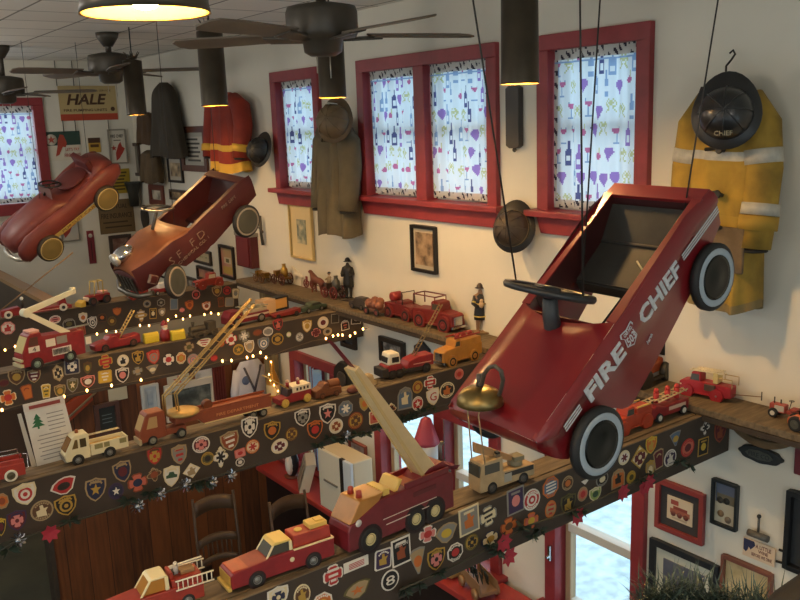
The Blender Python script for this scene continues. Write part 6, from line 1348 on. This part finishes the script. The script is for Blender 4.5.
helmet(260, 151, .12, .09, 'black fire helmet on the wall right of the orange-red coat', M('23221f', .5), M('2a2926', .5), tilt=-1.25, brim=1.25, rz=radians(10))
r = helmet(513, 229, .10, .088, 'worn black and brown fire helmet below the double window corner', M('4a3d30', .55, noise=.5, scale=14), M('242322', .5), tilt=-1.3, brim=1.3, rz=radians(22))
b = MB(); b.lathe([(.0885, .012), (.0905, .018), (.0885, .024)], M('8a7a5c', .6), 28, cap=False); b.build('band', r)
a, c = onX(510.5, 86, WX), onX(524, 148, WX); b = MB(); w = abs(a.y-c.y)/2; h = a.z-c.z
b.prism([V((0, y*w, z*h)) for y, z in ((-1, .04), (-.5, 0), (.5, 0), (1, .04), (1, .96), (.5, 1), (-.5, 1), (-1, .96))], (-.035, 0, 0), M('3a3733', .5)); b.ball((-.018, 0, -.008), .012, M('3a3733', .5), 8)
tag(b.build('wall_box', loc=(WX-.002, (a.y+c.y)/2, c.z), bevel=.006), 'narrow dark gray wall box beneath the cylinder lamp between two windows', 'wall box')
# ================================================================== COUNTER, CHAIRS, PARTITION
def cz(px, py): return onZ(px, py, CT_Z)
WHT = M('d6d0be', .45); 
p = cz(333, 503); 
r = thing('cabinet', 'white box cabinet with black stripe standing on the red counter', 'cabinet', (WX-.19, p.y-.17, CT_Z), radians(0))
b = MB(); b.box(-.075, .07, -.19, .2, .001, .41, M('cdbf9f', .5)); b.build('body', r, bevel=.008)
b = MB(); b.box(-.1, -.076, -.06, .2, .001, .41, WHT); b.build('door', r, bevel=.004)
b = MB(); b.box(-.098, -.0755, -.1, -.061, .001, .41, M_BLACK); b.build('stripe', r, label if False else None) if False else b.build('stripe', r)
b = MB(); b.box(-.099, -.0765, -.19, -.101, .001, .41, M('c9d3da', .4)); b.build('side_door', r, bevel=.004)
b = MB(); b.box(-.108, -.1005, -.03, .13, .2, .212, M('77736a', .5)); b.build('handle', r)
p = cz(306, 493)
r = thing('photo_stand', 'tilted white stand with black and white photo on the red counter', 'photo stand', (WX-.2, p.y+.1, CT_Z), radians(-28))
b = MB(); b.prism([(-.06, -.12, .0), (-.06, .12, .0), (.0, .12, .2), (.0, -.12, .2)], (.07, 0, .0), M('d0cabb', .5)); b.build('stand', r, bevel=.003)
b = MB(); b.prism([(-.062, -.105, .015), (-.062, .105, .015), (-.006, .105, .195), (-.006, -.105, .195)], (-.002, 0, .001), MART(['2a2826', '6d6258', 'c3bba8', '8a5a4a'], 22, 21)); b.build('print', r)
p = cz(287, 478)
r = thing('figurine', 'dark bird-like figurine with white front at the far end of the red counter', 'figurine', (WX-.19, p.y, CT_Z))
b = MB(); b.ball((0, 0, .1), (.05, .05, .1), M('23252a', .4), 14); b.ball((-.01, 0, .21), (.035, .035, .04), M('23252a', .4), 12); b.ball((-.03, -.01, .1), (.03, .036, .08), M_WHITE, 12); b.prism([(-.04, -.01, .2), (-.04, .01, .2), (-.075, 0, .2)], (0, 0, .012), M('b8803c', .5)); b.build('body', r)
b = MB(); b.lathe([(.06, 0), (.065, .008), (.001, .008)], M('6d3a2a', .5), 16); b.build('base', r)
p = cz(303, 470); b = MB(); b.box(-.01, .01, -.09, .09, 0, .22, M('7b3a3a', .5)); b.box(-.012, -.0101, -.07, .07, .03, .2, MART(['5a2a30', 'a8706a', 'd0c0b4'], 18, 22)); tag(b.build('picture_card', loc=(WX-.12, p.y+.25, CT_Z+.0005), bevel=.002), 'small dark red picture card behind the bird-like figurine', 'card')
# gold elephant and little wagon
p = cz(460, 578)
r = thing('elephant_figurine', 'gold green elephant shaped planter on the red counter under the nearest beam', 'figurine', (WX-.2, p.y+.08, CT_Z), radians(80))
GE = M('a58c55', .4, .2, noise=.2, scale=40)
vs = [(-.06, 0, .07), (.04, 0, .075), (.1, 0, .1), (.135, 0, .07), (.14, 0, .02), (-.06, .035, .005), (-.06, -.035, .005), (.05, .035, .005), (.05, -.035, .005)]
b = MB(); b.add_mesh(skin_mesh(vs, [(0, 1), (1, 2), (2, 3), (3, 4), (0, 5), (0, 6), (1, 7), (1, 8)], [.05, .05, .045, .02, .012, .02, .02, .02, .02], 1), GE); b.build('body', r)
b = MB(); b.ball((-.02, 0, .125), (.05, .045, .02), M('4a5a3a', .6), 12); b.build('plant_top', r)
p = cz(488, 588)
r = thing('wooden_cart', 'small brass and wood cart holding dark leaves on the red counter', 'cart', (WX-.19, p.y+.02, CT_Z), radians(75))
b = MB(); b.box(-.12, .12, -.05, .05, .03, .05, M('8a6a4a', .5)); b.box(-.12, .12, -.055, -.05, .03, .1, M('8a6a4a', .5)); b.box(-.12, .12, .05, .055, .03, .1, M('8a6a4a', .5)); b.build('tray', r, bevel=.002)
for x in (-.08, .08):
    for s in (1, -1):
        b = MB(); b.lathe([(.001, -.008), (.03, -.008), (.03, .008), (.001, .008)], M('a5825c', .4, .4), 14, ax='y'); b.build('wheel', r, (x, s*.065, .03))
b = MB(); rd = random.Random(4)
for k in range(16):
    x, y = rd.uniform(-.1, .1), rd.uniform(-.03, .03); b.prism([(x, y, .06), (x+.02, y+.012, .11+rd.random()*.06), (x-.015, y+.01, .12)], (0, .004, 0), M('1f2a24', .6))
b.build('leaves', r)
p = cz(497, 560); b = MB(); b.box(-.02, .02, -.1, .1, 0, .17, M('cf9a96', .5)); tag(b.build('pink_card', loc=(WX-.09, p.y+.3, CT_Z+.0005), rot=(0, -.2, 0)), 'pink card leaning by the window behind the brass cart', 'card') if False else b.b.free()
def chair(loc, rz, label):
    r = thing('wooden_chair', label, 'chair', loc, rz, 'dark wooden chairs at the counter'); WD = M('54402f', .4, noise=.25, scale=14)
    b = MB(); b.plan([(-.2, -.2), (.2, -.2), (.18, .2), (-.18, .2)], .43, .46, WD); b.build('seat_frame', r, bevel=.006)
    b = MB(); b.plan([(-.17, -.17), (.17, -.17), (.16, .17), (-.16, .17)], .461, .49, M('a9b4bb', .7, noise=.25, scale=30)); b.build('seat_cushion', r, bevel=.01)
    for x, y in ((-.17, -.17), (.17, -.17), (-.16, .18), (.16, .18)):
        b = MB(); b.tube([(x, y, .43), (x*1.08, y*1.08, 0)], .016, WD, 8); b.build('leg', r)
    for s in (1, -1):
        b = MB(); b.tube([(s*.17, .19, .44), (s*.175, .22, .7), (s*.17, .27, 1.02)], .015, WD, 8, r1=.012); b.build('back_post', r)
    for z, h_ in ((.9, .09), (.7, .05), (.58, .035)):
        b = MB(); G = [[V((x, .225+(z+dz-.7)*.16+.03*(1-(x/.165)**2), z+dz+.02*(1-(x/.165)**2))) for x in [-.165+.33*k/10 for k in range(11)]] for dz in (0, h_)]
        b.grid(G, WD); b.build('back_slat', r, solid=.014)
    b = MB()
    for k in range(7): x = -.12+.04*k; b.tube([(x, .245, .615), (x, .26, .71)], .006, WD, 6)
    b.build('spindle', r)
    b = MB()
    for y in (-.17, .18): b.tube([(-.17, y, .2), (.17, y, .2)], .01, WD, 6)
    b.build('stretcher', r); r.scale = (.8, .85, 1.06)
p = onZ(213, 494, 1.08); chair((p.x-.04, p.y-.24, 0), radians(-8), 'dark spindle-back wooden chair before the brown board partition')
p = onZ(288, 492, 1.1); chair((p.x, p.y-.24, 0), radians(4), 'dark wooden chair with curved top rail beside the red counter')
# ---- on the partition
picture('P', (92.5, 405), (121, 432), 'dark framed slate panel on the board partition behind the cream truck', '5b3d34', .03, None, M('2e3230', .6), 0, art_fn=lambda b, w, h, z: [rc(b, -w*.6, w*.6, h*(.3-.3*k), h*(.36-.3*k), z, '6d7a78') for k in range(3)])
picture('P', (139.5, 386), (160, 412), 'white framed blue drawing hung on the board partition', 'd5d6d2', .02, 'c3cbd0', MART(['5a6f94', '9fb0c0', 'cdd3d2'], 10, 31), .025)
picture('P', (107, 384), (127.5, 398), 'cream paper notice pinned under the third beam', 'c9c0a4', 0, None, M('c9c0a4', .8), 0, name='notice', cat='notice')
picture('P', (166, 371), (190, 389), 'white notice with red star left of the gold ladder', 'c9c0a8', 0, None, M('cbc3ae', .8), 0, name='notice', cat='notice', art_fn=lambda b, w, h, z: b.prism([((.5 if i % 2 == 0 else .2)*h*cos(pi/2+i*pi/5), (.5 if i % 2 == 0 else .2)*h*sin(pi/2+i*pi/5), z) for i in range(10)], (0, 0, .002), M('a53a34', .6)))
picture('P', (194, 366), (217, 381), 'white crumpled notice right of the gold ladder', 'd6d6d0', 0, None, MART(['9a9a96', 'd6d6d0', 'e0e0da'], 8, 33), 0, name='notice', cat='notice')
picture('P', (163, 386), (218, 410), 'wide white framed dark landscape photo behind the orange semi truck', 'd6cfbf', .05, None, MART(['2c3030', '4a5250', '8d948e'], 9, 32), 0)
q0, q1 = onY(54, 424, PY-.03), onY(90, 396, PY-.03); d = (q1-q0); n = V((-d.z, 0, d.x)).normalized()*.055
b = MB(); b.prism([q0-n*1.2, q1-n*.7, q1+d*.06, q1+n*.9, q0+n*1.1], (0, .028, 0), M('a8431f', .5)); tag(b.build('wooden_paddle', bevel=.004), 'orange-red wooden board slanting up the partition behind the paper menu', 'paddle')
q0, q1 = onY(55, 430, PY-.06), onY(96, 392, PY-.06); b = MB(); b.tube([q0, q1], .008, M('7b6a50', .5), 6); tag(b.build('rod'), 'thin pale rod slanting beside the orange-red board', 'rod')
# shirt hung on the partition
q = onY(247, 383, PY)
r = thing('shirt', 'white fire shirt with dark crossed suspenders hanging against the partition', 'shirt', (q.x, PY-.004, q.z-.27))
b = MB(); R = []
for z, hw_, d_ in ((0, .12, .045), (.15, .125, .05), (.3, .125, .05), (.4, .12, .05), (.46, .08, .04), (.49, .04, .035)):
    R.append([V((hw_*cos(t), -.066+d_*sin(t)*(1+.1*sin(9*t)), z)) for t in [2*pi*k/32 for k in range(32)]])
b.rings(R, M('d6d3da', .8, noise=.08, scale=12)); b.build('body', r)
for s in (1, -1):
    b = MB(); b.tube([(s*.1, -.06, .4), (s*.135, -.06, .24), (s*.14, -.06, .08)], .036, M('d8bcc0' if s > 0 else 'd6d3da', .8), 12, r1=.032); b.build('sleeve', r)
b = MB()
for s in (1, -1): b.tube([(s*-.07, -.112, .43), (s*0, -.122, .24), (s*.085, -.112, .0)], .009, M('4a4650', .6), 6)
b.build('suspenders', r)
b = MB(); b.lathe([(.001, -.004), (.03, -.004), (.036, 0), (.001, 0)], M('5a6a8a', .6), 16, o=(-.06, -.113, .33), ax='y'); b.build('badge', r)
for px, lb, wd in ((218, 'dark red hanging drape left of the white shirt', .1), (270, 'rust red hanging drape right of the white shirt', .06)):
    q = onY(px, 383, PY); b = MB()
    R = [[V((q.x+wd*(k/24-.5), PY-.01-.02*(1+sin(k*1.3)), z)) for k in range(25)] for z in (q.z-.5, q.z-.2, q.z+.2)]
    b.grid(R, M('5b1f1c' if px < 250 else '8a3a22', .8)); tag(b.build('drape', solid=.004), lb, 'drape')
q = onY(275, 378, PY-.3)
r = thing('hanging_bottle', 'gold bottle hanging among string lights right of the white shirt', 'bottle', (q.x-.02, PY-.3, q.z-.16))
b = MB(); b.lathe([(.001, 0), (.045, 0), (.05, .02), (.05, .14), (.03, .2), (.018, .23), (.018, .3), (.001, .3)], M('c08a34', .3, .4), 16); b.build('bottle', r)
b = MB(); b.lathe([(.0505, .04), (.052, .05), (.052, .11), (.0505, .12)], M('e0c890', .6), 16, cap=False); b.build('bottle_label', r)
b = MB(); b.box(-.035, .045, -.045, .045, 0, 1.33, M('8a7a56', .7, noise=.4, scale=6, stretch=(6, 6, 1))); q = onY(290, 400, PY-.25); tag(b.build('wooden_post', loc=(2.93, PY-.2, .96), bevel=.006), 'weathered tan post beside the low window with the blue curtain', 'post')
# buoy hanging in the low double window
p = onX(427, 455, WX-.12)
r = thing('buoy', 'pink and white wooden buoy hanging in the low double window', 'buoy', (WX-.12, p.y, p.z-.03))
b = MB(); b.lathe([(.001, 0), (.072, .0), (.075, .01), (.075, .1)], M('cfd3d6', .5), 8, cap=True); b.build('white_end', r)
b = MB(); b.lathe([(.0745, .101), (.074, .12), (.03, .25), (.015, .26), (.001, .26)], M('b84a58', .5), 8); b.build('red_end', r)
b = MB(); b.tube([(0, 0, .26), (0, 0, .55)], .006, M('b8a88c', .7), 6); b.build('rope', r)
b = MB(); q = onX(446, 470, WX-.1); b.tube([(0, -.04, 0), (0, .04, .02)], .008, M('4a4a44', .5), 6); b.tube([(0, 0, -.04), (0, .01, .06)], .008, M('4a4a44', .5), 6); b.ball((0, 0, .01), .016, M('4a4a44', .5), 8); b.tube([(0, .01, .06), (0, .01, .3)], .0025, M('4a4a44', .5), 5); tag(b.build('valve_wheel', loc=q), 'small dark star-shaped valve wheel hanging before the low double window', 'valve wheel')
# paper menu on the second beam
q = onZ(46, 472, BEAM); q0 = onZ(30, 477, BEAM); wd = .16
r = thing('paper_menu', 'white paper menu with green tree leaning on the second beam', 'menu', (q.x+.065, q.y+.08, BEAM+.0005), radians(4)); r.scale = (.84, .9, .84)
b = MB(); b.prism([(-.09, .0, 0), (.085, .0, 0), (.07, .045, .235), (-.1, .045, .235)], (0, .003, 0), M('d3d1c8', .75, noise=.06, scale=30)); b.build('sheet', r)
b = MB(); b.prism([(-.11, .006, .0), (-.09, .006, 0), (-.11, .055, .225), (-.125, .055, .225)], (0, .003, 0), M('b9b5aa', .75)); b.build('back_sheet', r)
T = frame_T(V((-.055, .0345, .175)), V((1, 0, 0)), V((0, .045, .235)))
b = MB()
for k, (w_, y) in enumerate(((.028, -.016), (.022, .0), (.015, .016))): b.prism([T @ V(p_) for p_ in ((-w_, y, .0005), (w_, y, .0005), (0, y+.024, .0005))], T.to_3x3() @ V((0, 0, .0008)), M('2f6b46', .7))
b.prism([T @ V(p_) for p_ in ((-.004, -.026, .0005), (.004, -.026, .0005), (.004, -.016, .0005), (-.004, -.016, .0005))], T.to_3x3() @ V((0, 0, .0008)), M('2f6b46', .7)); b.build('tree_print', r)
b = MB(); T = frame_T(V((0, .0, 0)), V((1, 0, 0)), V((0, .045, .235)))
for k in range(12):
    y = .205-.017*k; x0, x1 = (-.015, .055) if k < 5 else (-.07+.01*(k % 2), .06-.014*(k % 3))
    b.prism([T @ V(p_) for p_ in ((x0, y, .0006), (x1, y, .0006), (x1, y+.004, .0006), (x0, y+.004, .0006))], T.to_3x3() @ V((0, 0, .0005)), M('8b8a86', .7))
b.build('text_lines', r)
b = MB(); b.prism([(-.1, .042, .23), (.07, .042, .23), (.07, .047, .262), (-.1, .047, .262)], (0, .008, 0), M('cfc6ba', .6)); b.prism([(-.08, .040, .238), (.05, .040, .238), (.05, .044, .252), (-.08, .044, .252)], (0, .002, 0), M('8a3a34', .6)); b.build('clip', r)
# ================================================================== STRING LIGHTS, GARLANDS
WARM = M('ffb860', .4, emit=6)
def string(pts, bulbs, label, every=None, yoff=0, wirec='5a4a32'):
    r = thing('string_lights', label, 'string lights', pts[0]); o = V(pts[0])
    b = MB(); b.tube([V(p)-o for p in pts], .0022, M(wirec, .6), 5); b.build('cord', r)
    proto = None
    for p in bulbs:
        loc = V(p)-o
        if proto is None:
            b = MB(); b.ball((0, 0, 0), (.0062, .0062, .009), WARM, 8); proto = b.build('bulb', r, loc)
        else: dupc(proto, r, loc)
def bpts(bi, L, y): return [onY(px, py, y) for px, py in L]
A = bpts(4, [(5, 350), (15, 346.5), (30, 343), (56, 338), (78, 336), (97, 334), (106.5, 331), (116, 331.5), (128, 329), (140, 325.5), (149, 325.5), (160, 323), (168, 320), (176, 316), (183, 319), (190, 316), (204.5, 314.5), (211, 313), (218.5, 314), (227, 312.5), (238, 309), (247, 306), (256, 305)], 5.81)
string(A, [A[i] for i in (0, 1, 3, 5, 6, 7, 9, 10, 12, 13, 14, 15, 16, 17, 18, 19, 21, 22)], 'string of warm lights strung below the farthest beam')
A = bpts(3, [(2, 410), (20, 405), (40, 401), (64, 396.5), (76, 393), (87, 390.5), (100, 388), (111.5, 385.5), (126, 383), (141, 380), (153, 377), (190, 370), (222.5, 361), (231.5, 360.5), (247, 357.5), (253, 356), (260.5, 352.5), (266, 357.5), (285, 350), (312, 341), (326, 338.5), (333, 336), (338, 335), (342.5, 335), (350, 336), (355, 333), (363, 329), (374, 327)], 4.44)
string(A, [A[i] for i in (0, 3, 5, 7, 9, 12, 13, 14, 15, 16, 17, 20, 21, 22, 23, 24, 25, 26, 27)], 'string of warm lights strung below the third beam')
A = bpts(0, [(270, 353), (271, 362), (269, 374.5), (270.5, 380), (274, 385), (278, 391), (275, 401)], 5.5)
string(A, A, 'short drop of warm lights beside the gold bottle')
# extra glimmer where the string meets the wall by the shelf
GRNM = M('2c3a2c', .7, noise=.4, scale=30); SILV = M('b9b9bd', .2, .9, noise=.4, scale=60)
def sprig(b, p, n, ln, rd, mt, down=.6, wid=.006):
    for k in range(n):
        a = rd.uniform(0, 2*pi); d = V((cos(a), sin(a)*.6, rd.uniform(-down, .25))).normalized()*ln*rd.uniform(.5, 1)
        s = d.cross(V((0, 1, .3))).normalized()*wid; b.poly([p, p+d*.5+s, p+d, p+d*.5-s], mt)
def garland(y, path, orn, label, tufts, red=None, seed=2, ln=.045):
    rd = random.Random(seed); P_ = [onY(px, py, y) for px, py in path]; o = P_[0]
    r = thing('garland', label, 'garland', o)
    b = MB(); b.tube([p-o for p in P_], .003, M('3d3a2c', .7), 5); b.build('stem', r)
    b = MB()
    for px, py in tufts: sprig(b, onY(px, py, y)-o, 26, ln, rd, GRNM)
    b.build('needles', r)
    for px, py in (red or []):
        b = MB(); q = onY(px, py, y)-o
        for k in range(7):
            a = 2*pi*k/7; d = V((cos(a), -.25, sin(a)))*.034; s = V((-sin(a), 0, cos(a)))*.011; b.prism([q, q+d*.55+s, q+d, q+d*.55-s], (0, .001, 0), M('a02838', .7))
        b.build('poinsettia', r)
    proto = None
    for px, py in orn:
        q = onY(px, py, y)-o
        if proto is None:
            b = MB()
            for k in range(10):
                a = 2*pi*k/10; b.prism([(0, 0, 0), (.022*cos(a-.2), -.006, .022*sin(a-.2)), (.03*cos(a), -.002, .03*sin(a)), (.022*cos(a+.2), .004, .022*sin(a+.2))], (0, .002, 0), SILV)
            b.ball((0, -.004, 0), .011, SILV, 10); proto = b.build('silver_ornament', r, q)
        else: dupc(proto, r, q)
garland(2.955, [(0, 551), (18, 540), (50, 528), (85, 518), (120, 507), (160, 494), (190, 483), (230, 472), (262, 463)], [(18, 540), (137, 506), (159, 494), (185, 485), (211, 483), (230, 476)], 'thin evergreen garland with silver ornaments under the left of the second beam', [(8, 550), (70, 520), (128, 500), (150, 492), (195, 484), (205, 483)], [(50, 533)], ln=.05)
garland(2.98, [(325, 440), (345, 437), (358, 434), (370, 433), (377, 427), (400, 424), (430, 408), (455, 402)], [(346, 437)], 'dark leafy garland under the second beam above the white cabinet', [(330, 438), (338, 440), (346, 438), (357, 434), (366, 433), (376, 427), (402, 421), (409, 418), (398, 424), (420, 410), (432, 407), (318, 444), (405, 417), (412, 414)], seed=5, ln=.04)
garland(1.815, [(400, 590), (440, 573), (490, 548), (530, 525), (580, 508), (640, 480), (690, 458)], [], 'green and red poinsettia garland under the nearest beam', [(405, 590), (420, 585), (438, 572), (490, 545), (498, 552), (523, 527), (533, 535), (540, 530), (572, 512), (582, 510), (640, 480), (652, 474), (680, 462), (690, 466)], [(503, 542), (508, 556), (577, 516), (622, 492), (643, 487), (648, 482)], seed=7, ln=.036)
# hung ornament of wispy tinsel and dark hand rail near the camera
c = at(700, 592, 1.35); rd = random.Random(12); o = c
r = thing('tinsel_garland', 'dark green tinsel garland along the lower right corner near the camera', 'garland', o)
b = MB(); R0 = [at(640+14*k, 606-6*sin(k*.5), 1.35)-o for k in range(11)]; b.tube(R0, .008, M('1c2620', .7), 6); b.build('stem', r)
b = MB()
for k in range(1150):
    t = rd.uniform(0, 10); i = min(9, int(t)); p = R0[i].lerp(R0[i+1], t-i); a = rd.uniform(0, 2*pi); u = rd.uniform(-.35, 1)
    d = V((cos(a)*.8, sin(a)*.8, u)).normalized()*rd.uniform(.025, .075); d2 = d+V((rd.uniform(-.012, .012), rd.uniform(-.012, .012), rd.uniform(-.02, .008)))
    s = d.cross(V((.3, .2, 1))).normalized()*.0012; b.poly([p+s, p-s, p+d*.6-s, p+d*.6+s], M('2c3c34', .6)); b.poly([p+d*.6+s, p+d*.6-s, p+d2], M('4e5e54', .45))
b.build('tinsel', r)
pts = [at(776, 634, .95), at(796, 613, .95), at(818, 598, .95), at(856, 578, .95)]
b = MB(); b.tube(pts, .03, M('070707', .8), 14); tag(b.build('handrail'), 'dark rounded handrail rising out of the lower right corner', 'handrail')
# ================================================================== LIGHT
wd_ = bpy.data.worlds.new('sky'); SC.world = wd_; wd_.use_nodes = True
bg = wd_.node_tree.nodes['Background']; bg.inputs[0].default_value = (.72, .88, 1.0, 1); bg.inputs[1].default_value = SKY
def portal(c, rot, sx, sy):
    L = bpy.data.lights.new('sky_portal', 'AREA'); L.shape = 'RECTANGLE'; L.size = sx; L.size_y = sy; L.cycles.is_portal = True
    o = bpy.data.objects.new('sky_portal', L); COL.objects.link(o); o.location = c; o.rotation_euler = rot
for y0, y1 in UPW: portal((WX+.16, (y0+y1)/2, (UB+UT)/2), (0, pi/2, 0), UT-UB, y1-y0)
for y0, y1 in LOW: portal((WX+.16, (y0+y1)/2, (LB+LT)/2), (0, pi/2, 0), LT-LB, y1-y0)
for u0, u1, z0, z1 in FWIN: portal(((u0+u1)/2, YB-.16, (z0+z1)/2), (pi/2, 0, 0), u1-u0, z1-z0)
for u0, u1, z0, z1 in LWIN: portal((XL-.16, (u0+u1)/2, (z0+z1)/2), (0, -pi/2, 0), z1-z0, u1-u0)
portal(((BW[0]+BW[1])/2, WY+.16, (BW[2]+BW[3])/2), (-pi/2, 0, 0), BW[1]-BW[0], BW[3]-BW[2])
def add_fill(x, y, z, e, size, col):  # fill light added out of view to brighten walls and ceiling
    L = bpy.data.lights.new('room_fill', 'POINT'); L.shadow_soft_size = size/2; L.energy = e; L.color = col
    o = bpy.data.objects.new('room_fill', L); COL.objects.link(o); o.location = (x, y, z)
for x, y, e in ROOM: add_fill(x, y, CEIL-.5, e, .4, (1, .93, .84))
SC.view_settings.exposure = EXPO
